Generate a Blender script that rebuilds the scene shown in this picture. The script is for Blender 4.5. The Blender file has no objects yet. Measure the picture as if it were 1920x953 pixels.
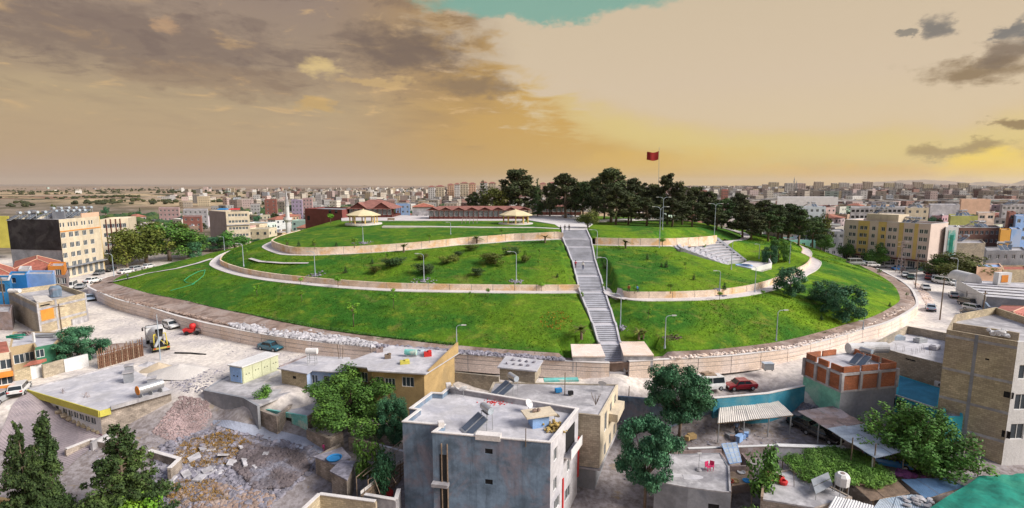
import bpy, math, random
import numpy as np
from mathutils import Vector, Matrix
S = bpy.context.scene
COL = S.collection
R = math.radians
rnd = random.Random(7)
# ---------------------------------------------------------------- camera
CAMZ = 26.6; FPX = 960.0; PITCH = R(7.65)
cd = bpy.data.cameras.new('camera'); cam = bpy.data.objects.new('camera', cd); COL.objects.link(cam)
cam.location = (0, 0, CAMZ); cam.rotation_euler = (math.pi/2 - PITCH, 0, 0)
cd.sensor_width = 36; cd.lens = 36*FPX/1920; cd.clip_start = 1; cd.clip_end = 60000
S.camera = cam
SP, CP = math.sin(PITCH), math.cos(PITCH)
def ray(px, py):
    u = (px-960)/FPX; v = (py-476.5)/FPX
    return u, CP - v*SP, -(SP + v*CP)
def at(px, py, z=0.0):                      # point of the horizontal plane z seen at photo pixel
    d = ray(px, py); t = (z-CAMZ)/d[2]
    return Vector((d[0]*t, d[1]*t, z))
def atY(px, py, Y):
    d = ray(px, py); t = Y/d[1]
    return Vector((d[0]*t, Y, CAMZ + d[2]*t))
def pix(p):
    x, y, z = p[0], p[1], p[2]-CAMZ
    dep = y*CP - z*SP; up = y*SP + z*CP
    return 960+FPX*x/dep, 476.5-FPX*up/dep
def sky_ae(px, py):
    d = ray(px, py); n = math.sqrt(d[0]**2+d[1]**2+d[2]**2)
    return math.degrees(math.atan2(d[0], d[1])), math.degrees(math.asin(d[2]/n))
# ---------------------------------------------------------------- light
SUN_AZ, SUN_EL = 108.0, 36.0                 # degrees clockwise from the view direction (+Y)
S.view_settings.view_transform = 'Standard'; S.view_settings.look = 'None'
S.view_settings.exposure = 0.5; S.view_settings.gamma = 1
sl = bpy.data.lights.new('sun', 'SUN'); sl.energy = 3.9; sl.angle = R(24); sl.color = (1, .93, .84)
so = bpy.data.objects.new('sun', sl); COL.objects.link(so)
sd = Vector((math.sin(R(SUN_AZ))*math.cos(R(SUN_EL)), math.cos(R(SUN_AZ))*math.cos(R(SUN_EL)), math.sin(R(SUN_EL))))
so.rotation_euler = sd.to_track_quat('Z', 'Y').to_euler(); so.location = sd*400
S.cycles.max_bounces = 5; S.cycles.diffuse_bounces = 3; S.cycles.transparent_max_bounces = 6
try: S.cycles.use_denoising = True
except Exception: pass
def srgb(r, g, b):
    f = lambda c: (c/12.92 if c <= .04045 else ((c+.055)/1.055)**2.4)
    return (f(r/255), f(g/255), f(b/255), 1)
class NT:                                   # tiny node expression helper
    def __init__(s, tree): s.t = tree; s.n = tree.nodes; s.l = tree.links
    def put(s, sock, v):
        if v is None: return
        if isinstance(v, bpy.types.NodeSocket): s.l.new(v, sock)
        else:
            try: sock.default_value = v
            except Exception:
                sock.default_value = tuple(v)[:3] if len(v) == 4 else tuple(v)+(1,)
    def m(s, op, a, b=None, c=None, clamp=False):
        n = s.n.new('ShaderNodeMath'); n.operation = op; n.use_clamp = clamp
        s.put(n.inputs[0], a); s.put(n.inputs[1], b); s.put(n.inputs[2], c); return n.outputs[0]
    def mix(s, f, a, b, mode='MIX'):
        n = s.n.new('ShaderNodeMix'); n.data_type = 'RGBA'; n.blend_type = mode; n.clamp_factor = True
        s.put(n.inputs[0], f); s.put(n.inputs[6], a); s.put(n.inputs[7], b); return n.outputs[2]
    def noise(s, vec, scale, detail=4, rough=.55, dist=0):
        n = s.n.new('ShaderNodeTexNoise'); s.put(n.inputs['Vector'], vec)
        n.inputs['Scale'].default_value = scale; n.inputs['Detail'].default_value = detail
        n.inputs['Roughness'].default_value = rough; n.inputs['Distortion'].default_value = dist
        return n.outputs[0]
    def ss(s, x, a, b):                     # smoothstep, a may exceed b
        n = s.n.new('ShaderNodeMapRange'); n.interpolation_type = 'SMOOTHSTEP'
        s.put(n.inputs[0], x)
        if a <= b: n.inputs[1].default_value = a; n.inputs[2].default_value = b; n.inputs[3].default_value = 0; n.inputs[4].default_value = 1
        else: n.inputs[1].default_value = b; n.inputs[2].default_value = a; n.inputs[3].default_value = 1; n.inputs[4].default_value = 0
        return n.outputs[0]
    def ramp(s, x, pts, lo=0., hi=1.):
        n = s.n.new('ShaderNodeValToRGB'); cr = n.color_ramp
        xx = s.m('DIVIDE', s.m('SUBTRACT', x, lo), hi-lo) if (lo, hi) != (0., 1.) else x
        s.put(n.inputs[0], xx)
        P = [((p-lo)/(hi-lo), c) for p, c in pts]
        cr.elements[0].position = P[0][0]; cr.elements[0].color = P[0][1]
        cr.elements[1].position = P[-1][0]; cr.elements[1].color = P[-1][1]
        for p, c in P[1:-1]:
            e = cr.elements.new(p); e.color = c
        return n.outputs[0]
    def xyz(s, v):
        n = s.n.new('ShaderNodeSeparateXYZ'); s.put(n.inputs[0], v); return n.outputs
    def comb(s, x, y, z=0.):
        n = s.n.new('ShaderNodeCombineXYZ'); s.put(n.inputs[0], x); s.put(n.inputs[1], y); s.put(n.inputs[2], z); return n.outputs[0]
g = lambda v: (v, v, v, 1)
# ---------------------------------------------------------------- sky
W = bpy.data.worlds.new('World'); S.world = W; W.use_nodes = True
W.node_tree.nodes.clear(); T = NT(W.node_tree)
tc = T.n.new('ShaderNodeTexCoord'); D = tc.outputs['Generated']
dx, dy, dz = T.xyz(D)
DEG = 57.29578
az = T.m('MULTIPLY', T.m('ARCTAN2', dx, dy), DEG)
el = T.m('MULTIPLY', T.m('ARCSINE', dz), DEG)
den = T.m('ADD', T.m('MAXIMUM', dz, 0.0), .09)
flat = T.comb(T.m('DIVIDE', dx, den), T.m('DIVIDE', dy, den), 0)
n1 = T.noise(flat, 1.1, 6, .58, .3)
n2 = T.noise(flat, 3.1, 7, .62, .5)
n3 = T.noise(T.comb(T.m('MULTIPLY', az, .06), T.m('MULTIPLY', el, .17), 3.), 1.6, 7, .6, .2)
wob = T.m('MULTIPLY', T.m('SUBTRACT', n3, .5), 5.)
left = T.ramp(el, [(-2, srgb(180, 152, 134)), (0, srgb(186, 156, 136)), (3, srgb(184, 157, 124)), (8, srgb(184, 162, 128)), (12, srgb(174, 153, 128)), (18, srgb(158, 139, 126)), (40, srgb(150, 146, 148))], -2., 40.)
gold = T.ramp(az, [(-45, srgb(172, 146, 118)), (-12, srgb(190, 154, 98)), (6, srgb(204, 164, 88)), (20, srgb(212, 172, 80)), (34, srgb(204, 166, 86)), (45, srgb(222, 178, 76))], -45., 45.)
lowband = T.mix(T.ss(az, -22, -4), left, gold)
cream = T.ramp(el, [(-2, srgb(220, 190, 130)), (4, srgb(218, 196, 158)), (10, srgb(212, 192, 165)), (22, srgb(203, 185, 158)), (60, srgb(190, 190, 190))], -2., 60.)
# lower edge of the cream gap, in degrees of elevation over azimuth
fe = T.ramp(az, [(-30, g(1.)), (-12, g(.80)), (-9, g(.68)), (-3.5, g(.53)), (0, g(.42)), (3, g(.34)), (11, g(.245)), (20, g(.145)), (27, g(.11)), (36, g(.13)), (40, g(.10)), (48, g(.2))], -30., 48.)
fe = T.m('MULTIPLY', fe, 25.)
streak = T.m('MULTIPLY', T.m('MULTIPLY', T.m('SUBTRACT', n2, .5), 26.), T.ss(az, 12, -2))
gap = T.m('SUBTRACT', T.m('ADD', T.m('ADD', el, streak), T.m('MULTIPLY', wob, .75)), fe)
gm = T.m('MULTIPLY', T.ss(gap, -3.2, 3.4), T.ss(T.m('ADD', az, T.m('MULTIPLY', wob, 1.6)), -17, -9))
glowm = T.m('MULTIPLY', T.m('MULTIPLY', T.ss(gap, -2.6, .2), T.ss(gap, 2.6, .3)), T.ss(az, -2, 14))
sky = T.mix(gm, lowband, cream)
sky = T.mix(T.m('MULTIPLY', glowm, .65), sky, srgb(222, 202, 126))
# lit cloud wisps and mauve cloud banks on the left
bank = T.m('MULTIPLY', T.ss(T.m('ADD', T.m('MULTIPLY', n1, 22.), el), 15.5, 22.), T.ss(T.m('ADD', az, wob), 1.5, -5.))
sky = T.mix(T.m('MULTIPLY', bank, .28), sky, srgb(122, 104, 96))
wisp = T.m('MULTIPLY', T.ss(n2, .54, .7), T.m('MULTIPLY', T.ss(az, 1, -8), T.ss(el, 3.5, 9.)))
sky = T.mix(T.m('MULTIPLY', wisp, .7), sky, srgb(222, 184, 130))
dk = T.m('MULTIPLY', T.ss(n2, .47, .36), T.m('MULTIPLY', T.ss(az, 0, -6), T.ss(el, 6., 11.)))
sky = T.mix(T.m('MULTIPLY', dk, .42), sky, srgb(108, 92, 88))
wv = T.comb(T.m('MULTIPLY', az, .3), T.m('MULTIPLY', el, .55), 7.)
azw = T.m('ADD', az, T.m('MULTIPLY', T.m('SUBTRACT', T.noise(wv, .55, 7, .66), .5), 9.))
elw = T.m('ADD', el, T.m('MULTIPLY', T.m('SUBTRACT', T.noise(T.comb(T.m('MULTIPLY', az, .3), T.m('MULTIPLY', el, .55), 19.), .6, 7, .66), .5), 4.))
def blob(px, py, rx, ry, col, amt, soft=.55, rag=1.0):
    global sky
    a0, e0 = sky_ae(px, py); e0 = e0
    k = 57.3/960*math.cos(R(a0))**2
    ax = T.m('DIVIDE', T.m('SUBTRACT', azw, a0), rx*k*1.0); ex = T.m('DIVIDE', T.m('SUBTRACT', elw, e0), ry*57.3/960*math.cos(R(a0)))
    dd = T.m('ADD', T.m('MULTIPLY', ax, ax), T.m('MULTIPLY', ex, ex))
    dd = T.m('ADD', dd, T.m('MULTIPLY', T.m('SUBTRACT', T.noise(T.comb(T.m('MULTIPLY', az, .25), T.m('MULTIPLY', el, .6), px*.01), 2.2, 6, .62), .5), 2.6*rag))
    sky = T.mix(T.m('MULTIPLY', T.ss(dd, 1.0+soft*.5, 1.0-soft), amt), sky, col)
blob(250, 70, 330, 60, srgb(112, 96, 92), .6, .9)
blob(420, 150, 200, 26, srgb(140, 117, 98), .5, .9)
blob(760, 95, 125, 42, srgb(110, 95, 88), .85, 1.1, .9)
blob(890, 160, 85, 20, srgb(130, 110, 90), .75, 1.1, .9)
blob(600, 130, 46, 18, srgb(236, 206, 140), .7, 1.3)
blob(700, 158, 60, 9, srgb(210, 176, 120), .6, .9)
blob(585, 195, 60, 10, srgb(206, 168, 100), .6, .9)
blob(320, 40, 24, 14, srgb(214, 172, 128), .5, 1.3)
blob(1010, 8, 225, 26, srgb(122, 170, 156), .92, .5, .2)
blob(1765, 42, 34, 20, srgb(104, 104, 104), .85, 1., .7)
blob(1690, 58, 20, 7, srgb(120, 118, 112), .8, .6, .7)
blob(1905, 50, 28, 20, srgb(96, 100, 104), .85, 1., .7)
blob(1830, 125, 130, 26, srgb(132, 110, 80), .9, 1., .8)
blob(1880, 92, 75, 22, srgb(116, 100, 86), .85, 1., .8)
blob(1890, 240, 46, 13, srgb(134, 110, 70), .9, .7, .8)
blob(1790, 290, 110, 14, srgb(146, 122, 74), .8, .8, .7)
blob(1870, 318, 105, 28, srgb(246, 212, 76), 1., 1.0, .4)
blob(1620, 326, 330, 17, srgb(232, 182, 70), .55, 1.3, .4)
blob(1240, 305, 190, 22, srgb(226, 184, 84), .5, 1.4, .5)
ni = T.n.new('ShaderNodeTexSky'); ni.sky_type = 'NISHITA'; ni.sun_disc = False
ni.sun_elevation = R(SUN_EL); ni.sun_rotation = R(SUN_AZ); ni.altitude = 500; ni.dust_density = 2.5
nis = T.mix(1., ni.outputs[0], (.15, .15, .15, 1), 'MULTIPLY')
# thin broken cloud over a blue sky: in view above the horizon the cloud is dense, overhead, out of view, it is opened and tinted bluer for cool fill light
op = T.m('ADD', T.m('MULTIPLY', T.ss(el, 46, 22), .62), .38)
over = T.mix(T.ss(n1, .35, .65), srgb(214, 214, 226), srgb(180, 182, 200))
sky = T.mix(T.ss(el, 20, 38), sky, over)
final = T.mix(op, nis, sky)
bg = T.n.new('ShaderNodeBackground'); T.put(bg.inputs[0], final); bg.inputs[1].default_value = .72
wo = T.n.new('ShaderNodeOutputWorld'); T.l.new(bg.outputs[0], wo.inputs[0])
# ---------------------------------------------------------------- materials
MATS = {}
def mat(name, c, rough=.88, var=.25, scale=.35, fine=6., bump=.25, c2=None, kind=None, k=1.0, spec=.3, metal=0):
    if name in MATS: return MATS[name]
    m = bpy.data.materials.new(name); m.use_nodes = True; MATS[name] = m
    t = NT(m.node_tree); b = t.n['Principled BSDF']
    b.inputs['Roughness'].default_value = rough; b.inputs['Specular IOR Level'].default_value = spec; b.inputs['Metallic'].default_value = metal
    geo = t.n.new('ShaderNodeNewGeometry'); P = geo.outputs['Position']
    c = tuple(c)[:3]+(1,); dark = tuple(x*(1-var) for x in c[:3])+(1,); lite = tuple(min(1, x*(1+var)) for x in c[:3])+(1,)
    a = t.noise(P, scale, 6, .62, .3); f = t.noise(P, fine, 4, .6)
    col = t.mix(t.ss(a, .3, .7), dark, lite)
    if c2 is not None: col = t.mix(t.ss(t.noise(P, scale*.45+.02, 5, .65, .6), .46, .62), col, tuple(c2)[:3]+(1,))
    col = t.mix(.5, col, t.mix(t.ss(f, .25, .75), g(.68), g(1.08)), 'MULTIPLY') if var > 0 else col
    h = f
    if kind in ('brick', 'ashlar', 'block'):
        x, y, z = t.xyz(P); br = t.n.new('ShaderNodeTexBrick'); nx, ny, nz = t.xyz(geo.outputs['True Normal']); up = t.m('ABSOLUTE', nz)
        t.put(br.inputs['Vector'], t.comb(t.m('ADD', t.m('SUBTRACT', t.m('MULTIPLY', y, nx), t.m('MULTIPLY', x, ny)), t.m('MULTIPLY', up, x)), t.m('ADD', z, t.m('MULTIPLY', up, y)), 0))
        L, H, mo = {'brick': (.24, .11, .014), 'ashlar': (.55, .3, .02), 'block': (.45, .22, .018)}[kind]
        br.inputs['Brick Width'].default_value = L; br.inputs['Row Height'].default_value = H; br.inputs['Mortar Size'].default_value = mo; br.inputs['Scale'].default_value = 1
        v_ = (.93, 1.07, .8) if kind == 'ashlar' else (.78, 1.12, .66); br.inputs['Color1'].default_value = g(v_[0]); br.inputs['Color2'].default_value = g(v_[1]); br.inputs['Mortar'].default_value = g(v_[2])
        col = t.mix(1., col, br.outputs[0], 'MULTIPLY')
        h = t.m('SUBTRACT', f, t.m('MULTIPLY', br.outputs[1], .8))
    if kind == 'streak':
        x, y, z = t.xyz(P)
        s_ = t.noise(t.comb(x, y, t.m('MULTIPLY', z, .09)), 1.5, 5, .65)
        col = t.mix(t.m('MULTIPLY', t.ss(s_, .48, .75), .6*k), col, tuple(q*.4 for q in c[:3])+(1,))
    if kind == 'leaf':
        oi = t.n.new('ShaderNodeObjectInfo')
        L = t.noise(P, 1.1, 3, .6); 
        col = t.mix(t.ss(L, .35, .68), tuple(q*.5 for q in c[:3])+(1,), col)
        col = t.mix(t.m('MULTIPLY', t.ss(t.noise(P, 5., 3, .6), .5, .75), .8), col, tuple(c2 or lite)[:3]+(1,))
        hs = t.n.new('ShaderNodeHueSaturation'); t.put(hs.inputs['Color'], col)
        t.put(hs.inputs['Value'], t.m('ADD', t.m('MULTIPLY', oi.outputs['Random'], .35), .82)); t.put(hs.inputs['Hue'], t.m('ADD', t.m('MULTIPLY', oi.outputs['Random'], .03), .485)); col = hs.outputs[0]
    t.put(b.inputs['Base Color'], col)
    if bump:
        bn = t.n.new('ShaderNodeBump'); bn.inputs['Strength'].default_value = bump; bn.inputs['Distance'].default_value = .08
        t.put(bn.inputs['Height'], h); t.l.new(bn.outputs[0], b.inputs['Normal'])
    return m
def attr_mat(name, rough=.9, windows=False, fine=1.2):
    m = bpy.data.materials.new(name); m.use_nodes = True; MATS[name] = m; t = NT(m.node_tree); b = t.n['Principled BSDF']
    at_ = t.n.new('ShaderNodeAttribute'); at_.attribute_name = 'tone'; b.inputs['Roughness'].default_value = rough
    geo = t.n.new('ShaderNodeNewGeometry'); P = geo.outputs['Position']
    col = t.mix(.5, at_.outputs[0], t.mix(t.ss(t.noise(P, fine, 4, .6), .3, .7), g(.6), g(1.15)), 'MULTIPLY')
    if windows:
        x, y, z = t.xyz(P); nx, ny, nz = t.xyz(geo.outputs['Normal']); br = t.n.new('ShaderNodeTexBrick')
        t.put(br.inputs['Vector'], t.comb(t.m('ADD', x, y), z, 0)); br.offset = 0
        br.inputs['Brick Width'].default_value = 3.2; br.inputs['Row Height'].default_value = 3.0; br.inputs['Mortar Size'].default_value = .95; br.inputs['Mortar Smooth'].default_value = 0; br.inputs['Scale'].default_value = 1
        side = t.ss(t.m('ABSOLUTE', nz), .6, .4)
        col = t.mix(t.m('MULTIPLY', t.m('SUBTRACT', 1., br.outputs[1]), t.m('MULTIPLY', side, .8)), col, (.035, .035, .045, 1))
    t.put(b.inputs['Base Color'], col); return m
def glossy(name, c, rough=.3, metal=0., coat=0.): 
    m = mat(name, c, rough, var=.06, fine=3., bump=0, spec=.5, metal=metal); m.node_tree.nodes['Principled BSDF'].inputs['Coat Weight'].default_value = coat; return m
M = {}
M['road'] = mat('dusty_road', (.58, .53, .51), var=.16, scale=.12, c2=(.42, .385, .37), fine=1.2, bump=.35)
M['conc'] = mat('light_concrete', (.42, .41, .43), var=.28, scale=.6, c2=(.29, .28, .30), fine=2.5)
M['concw'] = mat('pale_screed', (.52, .51, .54), var=.2, scale=.4, c2=(.42, .42, .47), fine=2.)
M['cream'] = mat('cream_render', (.60, .52, .40), var=.12, kind='streak', k=.5)
M['white'] = mat('white_paint', (.66, .66, .67), var=.08, kind='streak', k=.4)
M['grey'] = mat('grey_render', (.27, .28, .31), var=.25, scale=.3, c2=(.21, .225, .26), fine=2.5)
M['bluegrey'] = mat('blue_grey_render', (.17, .24, .33), var=.35, scale=.5, fine=2.4, c2=(.25, .24, .29), kind='streak', k=.9)
M['block'] = mat('block_masonry', (.42, .36, .28), var=.2, kind='block', c2=(.30, .27, .23), scale=.3)
M['tanblock'] = mat('tan_block_masonry', (.50, .42, .29), var=.18, kind='block', c2=(.42, .35, .26), scale=.3)
M['brick'] = mat('orange_brick', (.44, .155, .075), var=.25, kind='brick', scale=.6, c2=(.36, .15, .09))
M['stone'] = mat('rough_stone', (.34, .29, .25), var=.35, kind='block', scale=.8)
M['ashlar'] = mat('pink_ashlar', (.86, .73, .66), var=.08, kind='ashlar', scale=.35, c2=(.82, .66, .55), bump=.5)
M['ashlar2'] = mat('orange_ashlar', (.80, .66, .54), var=.12, kind='ashlar', scale=.5, c2=(.74, .50, .28), bump=.5)
M['cope'] = mat('pale_coping', (.66, .63, .62), var=.1)
M['path'] = mat('path_paving', (.58, .54, .54), var=.1, fine=3.)
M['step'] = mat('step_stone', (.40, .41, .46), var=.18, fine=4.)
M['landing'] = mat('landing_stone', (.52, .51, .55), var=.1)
M['green'] = mat('green_paint', (.05, .20, .12), rough=.5, var=.2)
M['mint'] = mat('mint_paint', (.22, .56, .43), var=.2, scale=.8, c2=(.33, .58, .48))
M['teal'] = mat('teal_paint', (.16, .48, .45), var=.2, scale=.9, c2=(.52, .60, .54))
M['blue'] = mat('blue_paint', (.03, .22, .50), var=.12, scale=.3)
M['paleblue'] = mat('pale_blue_paint', (.26, .42, .72), var=.12, scale=.4, c2=(.36, .46, .66))
M['sky'] = mat('cyan_membrane', (.045, .26, .42), var=.2, scale=.5, fine=4.)
M['orange'] = mat('orange_paint', (.68, .25, .045), var=.1)
M['ochre'] = mat('ochre_render', (.43, .30, .14), var=.2, c2=(.34, .25, .13))
M['yellow'] = mat('yellow_paint', (.55, .50, .10), var=.12)
M['yelr'] = mat('yellow_render', (.64, .47, .17), var=.08)
M['peach'] = mat('peach_render', (.66, .44, .32), var=.1)
M['redtile'] = mat('red_tile', (.36, .125, .09), var=.3, scale=1.2, fine=5.)
M['redroof'] = mat('dark_red_roof', (.27, .12, .10), var=.25, scale=1.)
M['maroon'] = mat('maroon_timber', (.115, .035, .03), var=.2)
M['char'] = mat('charred_wall', (.022, .02, .024), var=.5, scale=.5, c2=(.05, .047, .05))
M['metal'] = mat('grey_metal', (.42, .44, .46), rough=.45, var=.1, metal=.4)
M['galv'] = mat('galvanised_sheet', (.40, .46, .53), rough=.5, var=.2, scale=.7, c2=(.33, .41, .50))
M['rust'] = mat('rusty_sheet', (.26, .20, .19), rough=.7, var=.3, scale=.8, c2=(.34, .30, .32))
M['beige'] = mat('beige_sheet', (.60, .56, .52), rough=.7, var=.15, scale=.5)
M['wood'] = mat('weathered_wood', (.32, .235, .17), var=.3, scale=1.5)
M['darkwood'] = mat('brown_stakes', (.16, .085, .055), var=.3)
M['bark'] = mat('bark', (.16, .12, .09), var=.3, scale=2)
M['black'] = mat('black_rubber', (.015, .015, .017), rough=.7, var=.1)
M['dark'] = mat('dark_interior', (.02, .02, .022), var=.2)
M['fwin'] = mat('far_window', (.11, .10, .10), rough=.4, var=.1, bump=0)
M['glass'] = glossy('window_glass', (.045, .06, .075), .12)
M['cglass'] = glossy('car_glass', (.02, .028, .035), .08)
M['frame'] = mat('white_frame', (.72, .73, .74), rough=.5, var=.05, bump=0)
M['steel'] = mat('tank_steel', (.50, .51, .53), rough=.35, var=.1, metal=.6, bump=0)
M['lamp'] = mat('lamp_head', (.55, .57, .55), rough=.4, var=.05)
M['red'] = mat('red_plastic', (.55, .03, .03), rough=.5, var=.1)
M['earth'] = mat('brown_earth', (.25, .18, .15), var=.35, scale=.5, c2=(.36, .29, .26), bump=.7, fine=2.5)
M['rubble'] = mat('rubble_stone', (.26, .25, .30), var=.4, scale=1.2, c2=(.16, .155, .19))
M['rubblew'] = mat('pale_rubble', (.44, .43, .46), var=.35, scale=.9)
M['tealnet'] = mat('teal_net', (.012, .21, .155), var=.3, scale=.5, fine=2., c2=(.03, .26, .18), bump=.9)
M['skin'] = mat('skin', (.42, .26, .18), var=.05, bump=0)
M['hair'] = mat('hair', (.02, .015, .012), var=.1, bump=0)
M['leaf'] = mat('leaf', (.065, .19, .03), rough=.7, var=.3, kind='leaf', c2=(.17, .36, .05), bump=0, fine=3.)
M['leafb'] = mat('bluish_leaf', (.042, .15, .07), rough=.7, var=.3, kind='leaf', c2=(.10, .27, .12), bump=0, fine=3.)
M['leafo'] = mat('olive_leaf', (.10, .13, .02), rough=.7, var=.3, kind='leaf', c2=(.20, .21, .03), bump=0, fine=3.)
M['pine'] = mat('pine_needles', (.042, .062, .022), rough=.8, var=.35, kind='leaf', c2=(.11, .13, .04), bump=0, fine=3.)
M['pine2'] = mat('cypress_needles', (.04, .085, .025), rough=.8, var=.35, kind='leaf', c2=(.11, .18, .045), bump=0, fine=3.)
M['bright'] = mat('bright_leaf', (.13, .33, .02), rough=.7, var=.3, kind='leaf', c2=(.26, .44, .04), bump=0)
def grass_mat():
    m = bpy.data.materials.new('lawn'); m.use_nodes = True; t = NT(m.node_tree); b = t.n['Principled BSDF']
    geo = t.n.new('ShaderNodeNewGeometry'); P = geo.outputs['Position']
    x, y, z = t.xyz(P)
    a = t.noise(P, .055, 5, .6, .8); c = t.noise(P, .35, 5, .65, .3); f = t.noise(P, 2.8, 5, .7); f2 = t.noise(P, .9, 6, .75)
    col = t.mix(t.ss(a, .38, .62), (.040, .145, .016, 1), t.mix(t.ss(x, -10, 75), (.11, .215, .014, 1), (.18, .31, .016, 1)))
    col = t.mix(t.m('MULTIPLY', t.ss(c, .5, .72), .8), col, (.21, .27, .03, 1))
    col = t.mix(t.m('MULTIPLY', t.ss(t.noise(P, .16, 5, .7, 1.), .57, .70), .6), col, (.19, .17, .055, 1))
    col = t.mix(.6, col, t.mix(t.ss(f, .3, .72), g(.6), g(1.25)), 'MULTIPLY')
    col = t.mix(.6, col, t.mix(t.ss(f2, .3, .7), g(.5), g(1.2)), 'MULTIPLY')
    t.put(b.inputs['Base Color'], col); b.inputs['Roughness'].default_value = .9; b.inputs['Specular IOR Level'].default_value = .1
    bn = t.n.new('ShaderNodeBump'); bn.inputs['Strength'].default_value = .8; bn.inputs['Distance'].default_value = .25
    t.put(bn.inputs['Height'], t.m('ADD', f, f2)); t.l.new(bn.outputs[0], b.inputs['Normal'])
    return m
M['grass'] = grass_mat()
M['far'] = attr_mat('far_town', windows=True)
M['tone'] = attr_mat('toned')
M['leaft'] = attr_mat('far_foliage')
# ---------------------------------------------------------------- mesh helpers
class MB:
    def __init__(s): s.v = []; s.f = []; s.mi = []; s.c = []; s.cur = 0
    def add(s, vs, fs, mi=0, tone=None):
        n = len(s.v); s.v.extend([tuple(p) for p in vs]); s.f.extend([tuple(i+n for i in q) for q in fs]); s.mi.extend([mi]*len(fs))
        if tone is not None: s.c.extend([tone]*len(fs))
        return s
    def box(s, c, d, rz=0., mi=0, tone=None, rx=0., ry=0.):
        hx, hy, hz = d[0]/2, d[1]/2, d[2]/2
        q = [Vector((sx*hx, sy*hy, sz*hz)) for sz in (-1, 1) for sy in (-1, 1) for sx in (-1, 1)]
        if rz or rx or ry:
            mm = Matrix.Rotation(rz, 3, 'Z') @ Matrix.Rotation(ry, 3, 'Y') @ Matrix.Rotation(rx, 3, 'X'); q = [mm @ p for p in q]
        c = Vector(c); return s.add([p+c for p in q], [(0, 2, 3, 1), (4, 5, 7, 6), (0, 1, 5, 4), (2, 6, 7, 3), (0, 4, 6, 2), (1, 3, 7, 5)], mi, tone)
    def prism(s, poly, z0, z1, mi=0, tone=None, cap=True):
        n = len(poly); z0 = z0 if hasattr(z0, '__len__') else [z0]*n; z1 = z1 if hasattr(z1, '__len__') else [z1]*n
        vs = [(p[0], p[1], z0[i]) for i, p in enumerate(poly)]+[(p[0], p[1], z1[i]) for i, p in enumerate(poly)]
        fs = [(i, (i+1) % n, (i+1) % n+n, i+n) for i in range(n)]
        if cap: fs += [tuple(range(n, 2*n)), tuple(reversed(range(n)))]
        return s.add(vs, fs, mi, tone)
    def cyl(s, a, b, r0, r1=None, n=8, cap=True, mi=0):
        a = Vector(a); b = Vector(b); r1 = r0 if r1 is None else r1; d = (b-a)
        if d.length < 1e-6: return s
        q = d.to_track_quat('Z', 'Y'); vs = []
        for p, r in ((a, r0), (b, r1)):
            for i in range(n):
                t = 2*math.pi*i/n; vs.append(p + q @ Vector((r*math.cos(t), r*math.sin(t), 0)))
        fs = [(i, (i+1) % n, n+(i+1) % n, n+i) for i in range(n)]
        if cap: fs += [tuple(range(n, 2*n)), tuple(reversed(range(n)))]
        return s.add(vs, fs, mi)
    def tube(s, pts, r, n=6):
        for i in range(len(pts)-1):
            r0 = r[i] if hasattr(r, '__len__') else r; r1 = r[i+1] if hasattr(r, '__len__') else r
            s.cyl(pts[i], pts[i+1], r0, r1, n)
        return s
    def grid(s, P, mi=0):                   # P: rows of points
        nr, nc = len(P), len(P[0]); vs = [p for r in P for p in r]
        fs = [(i*nc+j, i*nc+j+1, (i+1)*nc+j+1, (i+1)*nc+j) for i in range(nr-1) for j in range(nc-1)]
        return s.add(vs, fs, mi)
    def lathe(s, c, prof, n=12):
        P = [[(c[0]+r*math.cos(2*math.pi*j/n), c[1]+r*math.sin(2*math.pi*j/n), c[2]+z) for j in range(n+1)] for r, z in prof]
        return s.grid(P)
    def rock(s, c, r, rg, tone=None, flat=.7):
        t = (1+5**.5)/2
        b = [(-1, t, 0), (1, t, 0), (-1, -t, 0), (1, -t, 0), (0, -1, t), (0, 1, t), (0, -1, -t), (0, 1, -t), (t, 0, -1), (t, 0, 1), (-t, 0, -1), (-t, 0, 1)]
        f = [(0, 11, 5), (0, 5, 1), (0, 1, 7), (0, 7, 10), (0, 10, 11), (1, 5, 9), (5, 11, 4), (11, 10, 2), (10, 7, 6), (7, 1, 8), (3, 9, 4), (3, 4, 2), (3, 2, 6), (3, 6, 8), (3, 8, 9), (4, 9, 5), (2, 4, 11), (6, 2, 10), (8, 6, 7), (9, 8, 1)]
        sx, sy, sz = (rg.uniform(.6, 1.2) for _ in range(3)); rz = rg.uniform(0, 6.3); ca, sa = math.cos(rz), math.sin(rz); vs = []
        for p in b:
            k = r*.52*rg.uniform(.75, 1.15); x, y, z = p[0]*k*sx, p[1]*k*sy, p[2]*k*sz*flat
            vs.append((c[0]+x*ca-y*sa, c[1]+x*sa+y*ca, c[2]+z))
        return s.add(vs, f, 0, tone)
    def mesh(s, name, mats, org=(0, 0, 0), smooth=False):
        me = bpy.data.meshes.new(name)
        o = Vector(org); vs = [(p[0]-o.x, p[1]-o.y, p[2]-o.z) for p in s.v]
        me.from_pydata(vs, [], s.f)
        if not isinstance(mats, (list, tuple)): mats = [mats]
        for m in mats: me.materials.append(m)
        if len(mats) > 1: me.polygons.foreach_set('material_index', s.mi)
        if s.c:
            a = me.color_attributes.new('tone', 'FLOAT_COLOR', 'CORNER'); arr = []
            for c, f in zip(s.c, s.f): arr.extend((list(c)[:3]+[1.])*len(f))
            a.data.foreach_set('color', arr)
        if smooth: me.polygons.foreach_set('use_smooth', [True]*len(me.polygons))
        me.update(); return me
ORG = {}
def tag(o, label=None, cat=None, group=None, kind=None):
    if label: o['label'] = label
    if cat: o['category'] = cat
    if group: o['group'] = group
    if kind: o['kind'] = kind
    return o
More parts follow.
